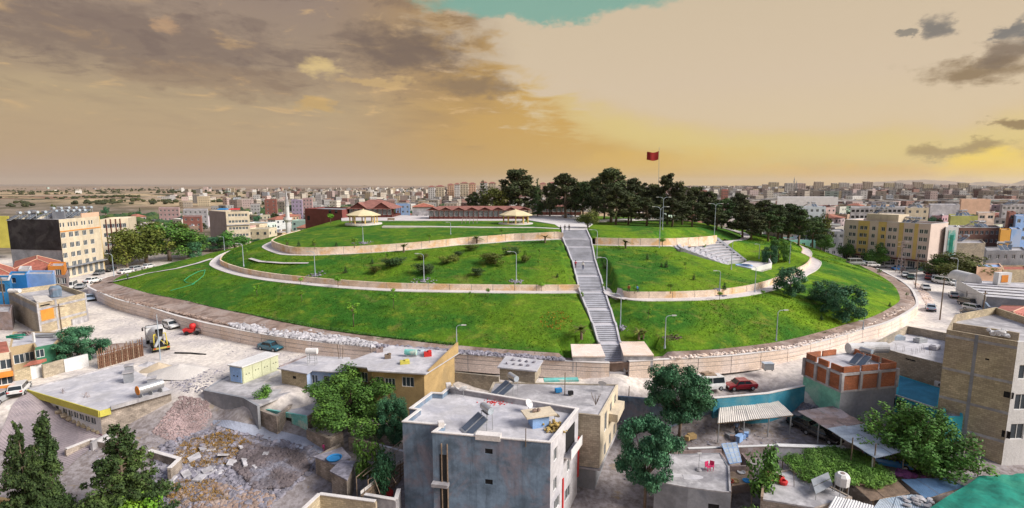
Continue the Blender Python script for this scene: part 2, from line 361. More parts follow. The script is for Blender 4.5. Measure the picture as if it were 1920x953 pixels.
def thing(name, label, cat, loc=(0, 0, 0), rz=0., group=None):
    o = bpy.data.objects.new(name, None); COL.objects.link(o); o.location = loc; o.rotation_euler = (0, 0, rz)
    o.empty_display_size = .5; ORG[o.name] = Vector(loc) ; return tag(o, label, cat, group)
def build(mb, name, m, parent=None, world=True, smooth=False, kind=None, label=None):
    """link the collected shapes as one object; with world=True its vertices are world coordinates"""
    org = ORG.get(parent.name, Vector()) if (parent is not None and world) else Vector()
    me = mb if isinstance(mb, bpy.types.Mesh) else mb.mesh(name, m, org, smooth)
    o = bpy.data.objects.new(name, me); COL.objects.link(o)
    if parent is not None:
        o.parent = parent
        if world: ORG[o.name] = org
    if kind: o['kind'] = kind
    if label: o['label'] = label
    return o
def solo(mb, name, m, label, cat, group=None, smooth=False, kind=None):  # a thing that is one mesh
    c = np.array(mb.v); org = Vector((float(c[:, 0].mean()), float(c[:, 1].mean()), float(c[:, 2].min())))
    me = mb.mesh(name, m, org, smooth); o = bpy.data.objects.new(name, me); COL.objects.link(o); o.location = org; ORG[o.name] = org
    return tag(o, label, cat, group, kind)
def struct(mb, name, m, smooth=False):
    o = build(mb, name, m, None, smooth=smooth); o['kind'] = 'structure'; return o
def place(me, name, loc, rz=0., parent=None, scale=None, kind=None):
    o = bpy.data.objects.new(name, me); COL.objects.link(o)
    if parent is not None and parent.name in ORG: loc = Vector(loc)-ORG[parent.name]
    o.location = loc; o.rotation_euler = (0, 0, rz)
    if scale: o.scale = scale
    if parent is not None: o.parent = parent
    if kind: o['kind'] = kind
    return o
KIDS = {}
def children(o): return [c for c in o.children]
def dup(root, loc, rz=0., label=None, group=None, scale=None, paint=None):
    def rec(o, par):
        c = o.copy(); COL.objects.link(c); c.parent = par
        if paint and o.type == 'MESH' and o.name.split('.')[0] in paint:
            c.material_slots[0].link = 'OBJECT'; c.material_slots[0].material = paint[o.name.split('.')[0]]
        for k_ in o.children: rec(k_, c)
        return c
    r = rec(root, None); r.location = loc; r.rotation_euler = (0, 0, rz); ORG[r.name] = Vector(loc)
    if scale: r.scale = scale
    if label: r['label'] = label
    if group: r['group'] = group
    return r
def ccw(P):
    a = sum(P[i][0]*P[(i+1) % len(P)][1]-P[(i+1) % len(P)][0]*P[i][1] for i in range(len(P)))
    return list(P) if a > 0 else list(reversed(P))
def inset(P, d):                             # P ccw
    n = len(P); out = []
    for i in range(n):
        a, b, c = Vector(P[i-1][:2]), Vector(P[i][:2]), Vector(P[(i+1) % n][:2])
        e1 = (b-a).normalized(); e2 = (c-b).normalized(); n1_ = Vector((-e1.y, e1.x)); n2_ = Vector((-e2.y, e2.x))
        k = (n1_+n2_); L = max(.3, 1+n1_.dot(n2_)); out.append(b+k*d/L)
    return out
def wall_mb(mb, p, q, z0, z1, ops, depth=.22, mi=0):
    """outer face from p to q (outside on the right hand of p->q) with real openings ops=(u0,u1,w0,w1)"""
    p = Vector(p[:2]); q = Vector(q[:2]); e = (q-p); L = e.length; e /= L; nin = Vector((-e.y, e.x))
    ops = [(max(.05, a), min(L-.05, b), max(z0+.02, c), min(z1-.02, d)) for a, b, c, d in ops]; ops = [o for o in ops if o[1] > o[0]+.05 and o[3] > o[2]+.05]
    us = sorted({0., L, *[o[0] for o in ops], *[o[1] for o in ops]}); zs = sorted({z0, z1, *[o[2] for o in ops], *[o[3] for o in ops]})
    P = lambda u, z, d=0.: (p.x+e.x*u+nin.x*d, p.y+e.y*u+nin.y*d, z)
    for i in range(len(us)-1):
        for j in range(len(zs)-1):
            um, zm = (us[i]+us[i+1])/2, (zs[j]+zs[j+1])/2
            if any(o[0] < um < o[1] and o[2] < zm < o[3] for o in ops): continue
            mb.add([P(us[i], zs[j]), P(us[i+1], zs[j]), P(us[i+1], zs[j+1]), P(us[i], zs[j+1])], [(0, 1, 2, 3)], mi)
    for a, b, c, d in ops:
        r = [(a, c), (b, c), (b, d), (a, d)]
        for k_ in range(4):
            u0, w0 = r[k_]; u1, w1 = r[(k_+1) % 4]
            mb.add([P(u0, w0), P(u0, w0, depth), P(u1, w1, depth), P(u1, w1)], [(0, 1, 2, 3)], mi)
WC = {}
def win_mesh(w, h, style):
    k = (round(w, 2), round(h, 2), style)
    if k in WC: return WC[k]
    f = MB(); t = .07
    for sx in (-1, 1): f.box((sx*(w/2-t/2), 0, 0), (t, .08, h))
    for sz in (-1, 1): f.box((0, 0, sz*(h/2-t/2)), (w-2*t, .08, t))
    n = {'plain': 0, 'two': 1, 'three': 2, 'dark': 0, 'shop': 2}.get(style, 1)
    for i in range(n): f.box((-w/2+w*(i+1)/(n+1), .005, 0), (.06, .07, h-2*t))
    fm = f.mesh('window', M['dark'] if style == 'dark' else M['frame'])
    pm = MB().box((0, .03, 0), (w-2*t, .03, h-2*t)).mesh('pane', M['dark'] if style == 'dark' else M['glass'])
    WC[k] = (fm, pm); return WC[k]
def bld(name, label, cat, poly, zb, zt, wall, roof=None, para=.45, cope=None, wins=None, group=None, th=.22, edgemats=None):
    """flat roofed building: poly = outline corners, zb/zt = foot and top of the walls; wins[edge] = [(u,z,w,h,style)]; edges follow poly order"""
    P0 = [Vector(p[:2]) for p in poly]; P = ccw(P0); rev = (P[0] != P0[0]) or (P[1] != P0[1]); n = len(P)
    cx = sum(p.x for p in P)/n; cy = sum(p.y for p in P)/n
    root = thing(name, label, cat, (cx, cy, zb), 0., group)
    W_ = {}
    for e, lst in (wins or {}).items():
        a, b = P0[e], P0[(e+1) % n]; L = (b-a).length
        if rev:
            i = [k_ for k_ in range(n) if P[k_] == b][0]; W_[i] = [(L-u, z, w, h, s_) for u, z, w, h, s_ in lst]
        else: W_[e] = lst
    EM = {}
    for e, m_ in (edgemats or {}).items():
        EM[[k_ for k_ in range(n) if P[k_] == P0[(e+1) % n]][0] if rev else e] = m_
    mats = [wall]+[m_ for m_ in EM.values()]; mb = MB(); ins = inset(P, th)
    for i in range(n):
        lst = W_.get(i, []); mi = mats.index(EM[i]) if i in EM else 0
        wall_mb(mb, P[i], P[(i+1) % n], zb, zt, [(u-w/2, u+w/2, z-h/2, z+h/2) for u, z, w, h, s_ in lst], mi=mi)
        a, b = ins[i], ins[(i+1) % n]; zr = zt-para
        mb.add([(b.x, b.y, zr-.1), (a.x, a.y, zr-.1), (a.x, a.y, zt), (b.x, b.y, zt)], [(0, 1, 2, 3)], mi)
        if not cope: mb.add([(P[i].x, P[i].y, zt), (P[(i+1) % n].x, P[(i+1) % n].y, zt), (b.x, b.y, zt), (a.x, a.y, zt)], [(0, 1, 2, 3)], mi)
    build(mb, 'wall', mats, root)
    build(MB().prism([(p.x, p.y) for p in inset(P, th*.5)], zt-para-.2, zt-para), 'roof', roof or M['conc'], root)
    if cope:
        out = inset(P, -.06); inn = inset(P, th+.05); c = MB()
        for i in range(n):
            j = (i+1) % n; q = [out[i], out[j], inn[j], inn[i]]
            c.prism([(v.x, v.y) for v in q], zt-.02, zt+.08)
        build(c, 'coping', cope, root)
    for i, lst in W_.items():
        a, b = P[i], P[(i+1) % n]; e = (b-a).normalized(); nin = Vector((-e.y, e.x)); rz = math.atan2(e.y, e.x)
        for u, z, w, h, s_ in lst:
            fm, pm = win_mesh(w, h, s_); loc = a+e*u+nin*.1
            o = place(fm, 'window', (loc.x, loc.y, z), rz, root); p_ = bpy.data.objects.new('pane', pm); COL.objects.link(p_); p_.parent = o
    return root
def onwall(a, b, px, py):                    # (distance along a->b, height) of the wall point seen at a pixel
    d = ray(px, py); a = Vector(a[:2]); b = Vector(b[:2]); e = (b-a).normalized()
    # a + e u = d t
    det = e.x*(-d[1])+e.y*d[0]; u = (-a.x*(-d[1])+(-a.y)*d[0])/det
    p = a+e*u; t = p.y/d[1]; return u, CAMZ+d[2]*t
def rowwin(L, z, n, w, h, style='two', m0=1.2):
    return [(m0+(L-2*m0)*(i+.5)/n, z, w, h, style) for i in range(n)]
# ================================================================= ground
def fbm(x, y, s, seed=0., o=4):
    r = 0; a = .5
    for k_ in range(o):
        f = s*2**k_; r = r+a*np.sin(x*f*1.7+seed+np.sin(y*f*1.3+seed*2.1)*1.9)*np.cos(y*f*1.9-seed*1.3+np.sin(x*f*.9+seed)*1.7); a *= .5
    return r
GP = []                                      # ground control points (x, y, z)
def gp(px, py, z): p = at(px, py, z); GP.append((p.x, p.y, z))
for x in range(-130, 131, 10):
    GP.append((x, 84, 0)); GP.append((x, 76, 0))
for q in [(40, 735, 0), (20, 760, -.4), (52, 760, -.8), (175, 700, 0), (245, 680, 0), (300, 700, 0), (330, 715, -.2), (375, 700, 0), (383, 722, -.1), (480, 735, -.1), (510, 700, 0), (530, 745, 0), (480, 752, -.2), (560, 700, 0), (640, 700, 0), (860, 708, 0), (900, 720, -1.2), (840, 730, -3.0),
          (110, 800, -2.9), (215, 808, -3.0), (30, 830, -3.6), (130, 860, -3.8), (60, 900, -4.6), (200, 900, -4.8), (320, 800, -2.6), (345, 750, -1.1), (300, 840, -3.6), (250, 940, -5.2), (50, 950, -5.2),
          (400, 795, -3.3), (500, 806, -3.4), (620, 835, -3.8), (560, 870, -4.2), (450, 870, -4.3), (400, 940, -4.6), (520, 940, -5.2), (680, 900, -5.0), (640, 800, -3.5), (720, 820, -3.7),
          (1165, 715, 0), (1340, 740, -.05), (1505, 725, 0), (1160, 945, -6), (1195, 870, -5.4), (1190, 780, -3.6), (1260, 760, -3.0), (1350, 765, -3.0), (1480, 762, -3.0), (1400, 800, -3.3), (1500, 810, -3.4), (1560, 780, -3.1), (1600, 800, -3.2), (1640, 850, -3.6), (1700, 830, -3.4), (1500, 900, -5), (1700, 900, -4.4), (1850, 870, -4.0), (1640, 730, -2.6), (1760, 800, -3),
          (1280, 716, 0), (1600, 690, 0), (1690, 690, 0), (1900, 700, -1.5), (1750, 650, 0)]: gp(*q)
for x in range(-80, 81, 16): GP.append((x, 38, -7.5)); GP.append((x, 26, -8.5))
GP += [(-115, 60, -2), (115, 60, -2), (-115, 45, -5), (115, 45, -5)]
GPa = np.array(GP)
_d = np.linalg.norm(GPa[:, None, :2]-GPa[None, :, :2], axis=2)
_A = np.block([[_d, np.ones((len(GP), 1))], [np.ones((1, len(GP))), np.zeros((1, 1))]])
_w = np.linalg.solve(_A+1e-6*np.eye(len(GP)+1), np.append(GPa[:, 2], 0))
_nx, _ny = np.meshgrid(np.arange(-136, 138.), np.arange(16, 83.))
NG = np.zeros(_nx.shape)
for _j in range(_nx.shape[0]):
    NG[_j] = np.minimum(0, np.sqrt((_nx[_j][:, None]-GPa[None, :, 0])**2+(_ny[_j][:, None]-GPa[None, :, 1])**2)@_w[:-1]+_w[-1])
WALLL = [at(1166, 733, 0), at(1338, 752, 0), at(1504, 728, 0), at(1504, 722, 0)]   # edge of the street above the yards
def ground_np(X, Y):
    X = np.asarray(X, float); Y = np.asarray(Y, float); sh = X.shape; x = X.ravel(); y = Y.ravel()
    z = np.zeros_like(x); near = (y < 80)&(np.abs(x) < 135)
    if near.any():
        u = np.clip(x[near]+136, 0, 271.99); v = np.clip(y[near]-16, 0, 64.99); i = u.astype(int); j = v.astype(int); u -= i; v -= j
        z[near] = (NG[j, i]*(1-u)+NG[j, i+1]*u)*(1-v)+(NG[j+1, i]*(1-u)+NG[j+1, i+1]*u)*v
    low = (y <= 26)|((y < 80)&(np.abs(x) >= 135)); z[low] = np.where(y[low] < 80, -8.5*np.clip((80-y[low])/50, 0, 1), 0)
    far = np.clip((y-300)/900, 0, 1)
    # valley and far fields, gently rolling on the left
    lf = np.clip((-x-60)/260, 0, 1)*np.clip((y-230)/250, 0, 1)
    z = z-3.0*np.clip((y-260)/200, 0, 1)*(1-np.clip((y-700)/900, 0, 1))
    z = z+lf*(7.*np.clip((y-420)/500, 0, 1)*(.75+fbm(x, y, .0042, 1.2))-1.)+far*fbm(x, y, .0011, 3.)*2.2*(1-np.clip((y-5000)/4000, 0, 1))
    return z.reshape(sh)
def gz(x, y): return float(ground_np(np.array([x]), np.array([y]))[0])
def on(px, py, it=6):                        # point of the ground seen at a pixel
    z = 0.
    for _ in range(it): p = at(px, py, z); z = gz(p.x, p.y)
    return at(px, py, z)
xs = np.concatenate([-np.geomspace(9000, 125, 46), np.arange(-120, 121, 1.25), np.geomspace(125, 9000, 46)])
ys = np.concatenate([np.linspace(-60, 22, 8), np.arange(26, 82, 1.), np.arange(84, 240, 6.), np.geomspace(245, 26000, 130)])
GX, GY = np.meshgrid(xs, ys)
GX = np.where(GY > 1000, GX*np.clip(GY/3000, 1, 4), GX)
GZ = ground_np(GX, GY)
rough = np.where((GY < 80)&(GY > 26)&(np.abs(GX) < 120), .10*fbm(GX, GY, .8, 5.), 0)
hb = ((GX-0)/100)**2+((GY-160)/72)**2 < 1.0  # under the mound
GZ = GZ+rough-np.where(hb, 1.5, 0)
def grid_obj(X, Y, Z, name, m, smooth=True):
    nr, nc = X.shape; V = np.stack([X, Y, Z], -1).reshape(-1, 3)
    i, j = np.meshgrid(np.arange(nr-1), np.arange(nc-1), indexing='ij'); a = (i*nc+j).ravel()
    F = np.stack([a, a+1, a+nc+1, a+nc], -1)
    me = bpy.data.meshes.new(name); me.vertices.add(len(V)); me.vertices.foreach_set('co', V.ravel()); me.loops.add(F.size); me.polygons.add(len(F))
    me.loops.foreach_set('vertex_index', F.ravel()); me.polygons.foreach_set('loop_start', np.arange(0, F.size, 4)); me.polygons.foreach_set('loop_total', np.full(len(F), 4))
    me.update(calc_edges=True); me.validate()
    if smooth: me.polygons.foreach_set('use_smooth', [True]*len(me.polygons))
    me.materials.append(m); o = bpy.data.objects.new(name, me); COL.objects.link(o); o['kind'] = 'structure'; return o
def ground_mat():
    m = bpy.data.materials.new('ground_soil'); m.use_nodes = True; t = NT(m.node_tree); b = t.n['Principled BSDF']; b.inputs['Roughness'].default_value = .95; b.inputs['Specular IOR Level'].default_value = .1
    geo = t.n.new('ShaderNodeNewGeometry'); P = geo.outputs['Position']; x, y, z = t.xyz(P)
    a = t.noise(P, .12, 6, .65, .5); f = t.noise(P, 1.6, 5, .65); f2 = t.noise(P, 9., 3, .6)
    dust = t.mix(t.ss(a, .38, .62), (.52, .48, .47, 1), (.74, .68, .62, 1))
    dust = t.mix(.8, dust, t.mix(t.ss(f, .3, .7), g(.66), g(1.1)), 'MULTIPLY')
    # lower yards: darker soil
    yard = t.mix(t.ss(f, .3, .7), (.165, .14, .135, 1), (.32, .295, .31, 1))
    yard = t.mix(t.ss(t.noise(P, .45, 5, .7), .58, .7), yard, (.25, .19, .12, 1))
    near = t.mix(t.m('MULTIPLY', t.ss(z, -.5, -2.6), t.ss(y, 86, 78)), dust, yard)
    # far country: town soil and scrub, then dry stubble fields in bands
    sc = t.noise(P, .02, 6, .7, .4)
    scrub = t.mix(t.ss(sc, .42, .58), (.12, .105, .07, 1), (.25, .205, .165, 1))
    st = t.comb(t.m('MULTIPLY', x, .16), y, 0)
    fld = t.noise(st, .0075, 5, .62, .8)
    field = t.mix(t.ss(fld, .42, .52), (.22, .125, .09, 1), (.46, .35, .22, 1))
    field = t.mix(t.ss(t.noise(st, .011, 4, .6, .5), .53, .60), field, (.36, .29, .22, 1))
    field = t.mix(t.ss(t.noise(P, .012, 6, .7), .52, .58), field, (.085, .08, .045, 1))
    field = t.mix(t.ss(y, 900, 2600), field, t.mix(t.ss(t.noise(st, .003, 4, .6), .4, .6), (.20, .15, .12, 1), (.36, .27, .20, 1)))
    fm = t.m('MULTIPLY', t.ss(t.m('ADD', y, t.m('MULTIPLY', x, .55)), 330, 480), 1.)
    farc = t.mix(t.m('MULTIPLY', fm, t.ss(x, 300, 60)), scrub, field)
    far = t.mix(.6, farc, t.mix(t.ss(t.noise(P, .09, 5, .7), .3, .7), g(.6), g(1.15)), 'MULTIPLY')
    t.put(b.inputs['Base Color'], t.mix(t.ss(y, 176, 205), near, far))
    bn = t.n.new('ShaderNodeBump'); bn.inputs['Strength'].default_value = .5; bn.inputs['Distance'].default_value = .12
    t.put(bn.inputs['Height'], t.m('ADD', f, t.m('MULTIPLY', f2, .4))); t.l.new(bn.outputs[0], b.inputs['Normal']); return m
grid_obj(GX, GY, GZ, 'ground', ground_mat())
# ================================================================= mound
HC = Vector((6., 168.))
NA = 720
TH = np.linspace(-math.pi, math.pi, NA, endpoint=False)
def ring(pts, sm=4):                          # pts: world (x, y, z) -> radius and height over angle
    a = np.array([(math.atan2(p[1]-HC.y, p[0]-HC.x), math.hypot(p[0]-HC.x, p[1]-HC.y), p[2]) for p in pts]); a = a[a[:, 0].argsort()]
    A = np.concatenate([a[:, 0]-2*math.pi, a[:, 0], a[:, 0]+2*math.pi]); r = np.interp(TH, A, np.tile(a[:, 1], 3)); z = np.interp(TH, A, np.tile(a[:, 2], 3))
    k_ = np.exp(-np.linspace(-2, 2, 2*sm+1)**2); k_ /= k_.sum()
    f = lambda q: np.convolve(np.concatenate([q[-sm:], q, q[:sm]]), k_, 'valid')
    return f(r), f(z)
def pz(L, z): return [tuple(at(x, y, z if not hasattr(z, '__len__') else np.interp(x, z[0], z[1]))) for x, y in L]
zw = ([160, 420, 900, 1176, 1480, 1740], [2.3, 2.2, 1.9, 1.9, 2.0, 2.2])
R0 = ring(pz([(162, 537), (190, 550), (219, 562), (255, 571), (290, 579.5), (350, 598), (421, 614), (521, 632), (622, 645), (701, 652), (780, 659), (851, 664), (960, 672), (1060, 678), (1141, 682), (1176, 679), (1260, 674), (1360, 669), (1481, 654), (1570, 633), (1618, 618), (1658, 608), (1700, 588), (1722, 572), (1718, 555), (1700, 533), (1671, 516)], zw)
          + [(-112, 140, 1.6), (-111, 160, 1.2), (-106, 190, 1.), (-85, 232, 1.), (-20, 262, 1.), (60, 255, 1.), (105, 225, 1.5), (116, 190, 2), (112, 165, 2)], 3)
R1 = ring(pz([(393, 497), (415, 508), (455, 519), (500, 526.5), (560, 533), (640, 540.5), (720, 545.5), (800, 547.8), (880, 549), (960, 550), (1085, 549.5), (1140, 553), (1165, 562), (1200, 565), (1300, 563.5), (1350, 561), (1400, 555), (1440, 547), (1480, 533), (1515, 515), (1537, 500), (1539, 491), (1520, 482)], 6.4)
          + [(-88, 160, 6.4), (-88, 190, 7), (-66, 228, 7), (0, 245, 7), (60, 240, 7), (92, 210, 7), (99, 180, 6.6)], 4)
z2 = ([480, 560, 700, 860, 1060, 1075, 1090, 1300], [10., 10., 10.5, 11.8, 13.0, 12.6, 11.6, 11.6])
R2 = ring(pz([(491, 463), (505, 471), (530, 478.6), (581, 479.5), (666, 476), (757, 470), (858, 460), (958, 452.8), (1050, 449), (1114, 460), (1228, 462), (1262, 462)], z2)
          + [(-72, 165, 10.2), (-70, 190, 11), (-52, 220, 11), (0, 232, 11), (50, 228, 11), (78, 200, 11), (80, 175, 10.5), (70, 152, 10.5), (60, 142, 11)], 5)
R3 = ring([(-62, 182, 14.3), (-56, 170, 14.3), (-46, 160, 14.3), (-30, 153, 14.3), (-10, 149, 14.4), (5, 144, 14.5), (12, 140, 14.5), (20, 140, 14.5), (34, 144, 14.4), (48, 150, 14.2), (62, 163, 13.5), (66, 185, 13.5), (50, 210, 13.5), (0, 222, 13.8), (-40, 210, 14)], 5)
PW = 2.3                                     # path width
def zone(name, m, ra, za, rb, zb, n, lump=0., curve=0.):
    t = np.linspace(0, 1, n+1)[:, None]; Rr = ra[None]*(1-t)+rb[None]*t; Z = za[None]*(1-t)+zb[None]*t+curve*np.sin(math.pi*t)
    X = HC.x+Rr*np.cos(TH)[None]; Y = HC.y+Rr*np.sin(TH)[None]
    Z = Z+lump*np.sin(math.pi*t)**.5*(fbm(X, Y, .12, 2.)+.5*fbm(X, Y, .5, 7.))
    return np.concatenate([X, X[:, :1]], 1), np.concatenate([Y, Y[:, :1]], 1), np.concatenate([Z, Z[:, :1]], 1)
# stairs: (photo y, left x, right x, height) of each landing from the foot to the top
ST = [(698, 1140.8, 1173, .25), (645.5, 1126, 1162, 2.6), (610, 1114.4, 1153, 4.0), (581.5, 1103, 1143.7, 5.2), (549.4, 1089.5, 1133, 6.5), (518.5, 1084-2, 1124.4, 8.1), (490.6, 1075, 1115.4, 9.7), (463.8, 1064, 1110, 11.7), (448.7, 1057, 1107, 13.0), (431, 1055, 1098.5, 14.5)]
SL = [(at(a, y, z), at(b, y, z)) for y, a, b, z in ST]
SYl = np.array([(p.y+q.y)/2 for p, q in SL]); SXa = np.array([p.x for p, q in SL]); SXb = np.array([q.x for p, q in SL]); SZ = np.array([s_[3] for s_ in ST])
AC = Vector((64.5, 121.)); AR0, AR1, AT0, AT1 = 12.2, 24.6, R(104), R(181)   # amphitheatre
AZ0, AZ1 = 7.0, 11.7
def cut(X, Y, Z):
    zl = np.interp(Y, SYl, SZ); xa = np.interp(Y, SYl, SXa); xb = np.interp(Y, SYl, SXb)
    ins = (X > xa-.6)&(X < xb+.6)&(Y > 70)&(Y < SYl[-1]+.2)
    Z = np.where(ins, np.minimum(Z, zl-.55), Z)
    side = (~ins)&(X > xa-2.2)&(X < xb+2.2)&(Y > 70)&(Y < SYl[-1]); Z = np.where(side, np.minimum(Z, zl+.05), Z)
    Z = np.where((Y < SYl[1]+1)&(X > xa-6.2)&(X < xb+6.5)&(Y > 70), np.minimum(Z, 1.6), Z)
    r = np.hypot(X-AC.x, Y-AC.y); a = np.arctan2(Y-AC.y, X-AC.x)
    m_ = (r < AR1+.3)&(a > AT0-.05)&(a < AT1+.05); zt = AZ0+(AZ1-AZ0)*np.clip((r-AR0)/(AR1-AR0), 0, 1)-.9
    Z = np.where(m_, np.minimum(Z, np.where(r < AR0, AZ0-.4, zt)), Z)
    Z = np.where((r < 30), np.minimum(Z, np.where(r < 12.5, AZ0-.35, AZ0-.5+(r-12)*.38)), Z)
    return Z
r0, z0 = R0; r1, z1 = R1; r2, z2_ = R2; r3, z3 = R3
def add_zone(name, m, *a, **k_):
    X, Y, Z = zone(name, m, *a, **k_); Z = cut(X, Y, Z); return grid_obj(X, Y, Z, name, m)
# dirt band behind the foot wall, then lawn
bw = np.interp(TH, [-math.pi, -2.6, -2.2, -1.75, -1.5, -1.2, -.6, -.2, .1, math.pi], [3, 5.5, 6, 2.8, 2.2, 2.2, 3., 4, 2, 1])
d0r = r0-.25; d1r = r0-.25-bw
add_zone('dirt_band', M['earth'], d0r, z0-.12, d1r, z0+bw*.10+.1, 6, lump=.45)
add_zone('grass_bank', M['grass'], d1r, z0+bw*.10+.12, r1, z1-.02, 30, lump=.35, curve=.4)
add_zone('hill_path', M['path'], r1, z1, r1-PW, z1+.02, 2)
H1, H2 = 1.15, 1.75
def ang(p): return math.atan2(p[1]-HC.y, p[0]-HC.x)
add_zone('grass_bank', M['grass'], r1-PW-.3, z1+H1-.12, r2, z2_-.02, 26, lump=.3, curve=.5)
add_zone('hill_path', M['path'], r2, z2_, r2-PW, z2_+.02, 2)
we = ang(at(1336, 446, 12)); H2A = np.where((TH > we+.12)&(TH < 2.9), 0., np.where((TH > we)&(TH < 2.9), H2*(1-(TH-we)/.12), H2)); zr2 = z2_+H2A-.15*(H2A > .3)
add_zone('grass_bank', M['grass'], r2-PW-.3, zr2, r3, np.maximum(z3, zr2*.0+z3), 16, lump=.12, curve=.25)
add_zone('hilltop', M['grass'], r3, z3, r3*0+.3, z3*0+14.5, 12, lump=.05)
def hill_np(X, Y):
    """height of the mound surface (or ground outside it)"""
    a = np.arctan2(Y-HC.y, X-HC.x); r = np.hypot(X-HC.x, Y-HC.y); TT = np.append(TH, math.pi); q = lambda arr: np.interp(a, TT, np.append(arr, arr[0]))
    R0_, R1_, R2_, R3_, b_, Z0, Z1, Z2, Z3 = map(q, (r0, r1, r2, r3, bw, z0, z1, z2_, z3)); sn = lambda t: np.sin(math.pi*np.clip(t, 0, 1))
    t = (R0_-.25-b_-r)/(R0_-.25-b_-R1_); zz = Z0+b_*.1+.1
    z = np.where(t > 0, zz+(Z1-zz)*np.maximum(t, 0)+.4*sn(t), Z0+.2)
    z = np.where(r < R1_, Z1, z); t = (R1_-PW-r)/(R1_-PW-R2_); z = np.where(r < R1_-PW, (Z1+H1-.12)*(1-t)+Z2*t+.5*sn(t), z)
    z = np.where(r < R2_, Z2, z); t = (R2_-PW-r)/(R2_-PW-R3_); z = np.where(r < R2_-PW, (Z2+q(H2A)-.15)*(1-t)+Z3*t+.25*sn(t), z)
    z = np.where(r < R3_, Z3*(r/R3_)+14.5*(1-r/R3_), z)
    return np.where(r > R0_, ground_np(X, Y), cut(X, Y, z))
def hillz(x, y): return float(hill_np(np.array([x]), np.array([y]))[0])
_YS = np.concatenate([np.arange(42, 270, .5), np.arange(270, 1500, 5.)])
def onh_many(pts, surf=hill_np):
    """first points of mound or ground seen at pixels"""
    out = []
    for k_ in range(0, len(pts), 300):
        D_ = np.array([ray(*p) for p in pts[k_:k_+300]]); T_ = _YS[None]/D_[:, 1:2]; X = D_[:, :1]*T_; Z = CAMZ+D_[:, 2:3]*T_; Yg = np.broadcast_to(_YS[None], X.shape)
        below = Z < surf(X, Yg); j = np.where(below.any(1), below.argmax(1), len(_YS)-1); ya = _YS[np.maximum(j-1, 0)]; yb = _YS[j]
        for _ in range(9):
            m_ = (ya+yb)/2; t = m_/D_[:, 1]; lo = CAMZ+D_[:, 2]*t < surf(D_[:, 0]*t, m_); yb = np.where(lo, m_, yb); ya = np.where(lo, ya, m_)
        t = yb/D_[:, 1]; x = D_[:, 0]*t; z = surf(x, yb); out += [Vector((float(a), float(b), float(c))) for a, b, c in zip(x, yb, z)]
    return out
def onh(px, py): return onh_many([(px, py)])[0]
def on_many(pts): return onh_many(pts, ground_np)
# ================================================================= mound walls in panels with recessed joints
def arc_pts(rr, a0, a1, step):
    out = []; a = a0
    while a <= a1:
        out.append(a); a += step
    return out
def ring_wall(name, label, rr, zb, zt, th, m, a_list, step, skip=None, panel=None, group=None, cope=True, courses=1):
    """retaining wall along a ring between angles; a part per panel"""
    qa = lambda arr, a: float(np.interp(a, np.append(TH, math.pi), np.append(arr, arr[0])))
    for w_i, (a0, a1) in enumerate(a_list):
        mid = (a0+a1)/2; rm = qa(rr, mid)
        root = thing(name, label[w_i], 'retaining wall', (HC.x+rm*math.cos(mid), HC.y+rm*math.sin(mid), qa(zb, mid)), 0, group)
        # walk by arc length
        a = a0; cs = MB()
        while a < a1-1e-3:
            r_ = qa(rr, a); b = min(a1, a+step/r_)
            if a1-b < .35*step/r_: b = a1
            n = 4; gap = .05/r_
            for c_ in range(courses):
                mb = MB(); P = []
                for off in (0, -th):
                    for i in range(n+1):
                        t = a+gap+(b-a-2*gap)*i/n; q_ = qa(rr, t)+off
                        zB, zT = qa(zb, t), qa(zt, t); hh = (zT-zB)/courses
                        P.append((HC.x+q_*math.cos(t), HC.y+q_*math.sin(t), zB+hh*c_+(.03 if c_ else -.6), zB+hh*(c_+1)-(.04 if c_ < courses-1 else 0)))
                k2 = n+1; vs = [(p[0], p[1], p[2]) for p in P]+[(p[0], p[1], p[3]) for p in P]; N = len(P)
                fs = []
                for i in range(n):
                    fs += [(i, i+1, N+i+1, N+i), (k2+i+1, k2+i, N+k2+i, N+k2+i+1), (N+i, N+i+1, N+k2+i+1, N+k2+i)]
                fs += [(0, N, N+k2, k2), (n, k2+n, N+k2+n, N+n)]
                mb.add(vs, fs); build(mb, 'wall_panel', m, root)
            if cope:
                vs = []
                for i in range(n+1):
                    t = a+(b-a)*i/n; q_ = qa(rr, t); z_ = qa(zt, t)
                    for off, dz_ in ((.06, 0), (.06, .1), (-th-.04, .1), (-th-.04, 0)): vs.append((HC.x+(q_+off)*math.cos(t), HC.y+(q_+off)*math.sin(t), z_+dz_+.003))
                fs = []
                for i in range(n):
                    for k_ in range(4): fs.append((i*4+k_, (i+1)*4+k_, (i+1)*4+(k_+1) % 4, i*4+(k_+1) % 4))
                cs.add(vs, fs)
            a = b
        if cope: build(cs, 'coping', M['cope'], root)
        # backing core so that joints read dark, not open
        core = MB(); vs = []; n = max(4, int((a1-a0)*60))
        for i in range(n+1):
            t = a0+(a1-a0)*i/n; q_ = qa(rr, t); zB, zT = qa(zb, t), qa(zt, t)
            for off, z_ in ((-.06, zB-.6), (-.06, zT-.02), (-th+.05, zT-.02), (-th+.05, zB-.6)): vs.append((HC.x+(q_+off)*math.cos(t), HC.y+(q_+off)*math.sin(t), z_))
        fs = []
        for i in range(n):
            for k_ in range(4): fs.append((i*4+k_, (i+1)*4+k_, (i+1)*4+(k_+1) % 4, i*4+(k_+1) % 4))
        build(core.add(vs, fs), 'wall_core', M['grey'], root)
aL = ang(at(1141, 690, 1)); aR = ang(at(1177, 688, 1))
zg0 = np.zeros(NA)
ring_wall('foot_wall', ['long pink stone retaining wall at the foot of the grass hill, left of the stairs', 'pink stone retaining wall at the foot of the hill, right of the stairs'], r0, zg0, z0, .4, M['ashlar'], [(ang((-111, 138)), aL), (aR, ang((110, 150)))], 5.2, courses=3)
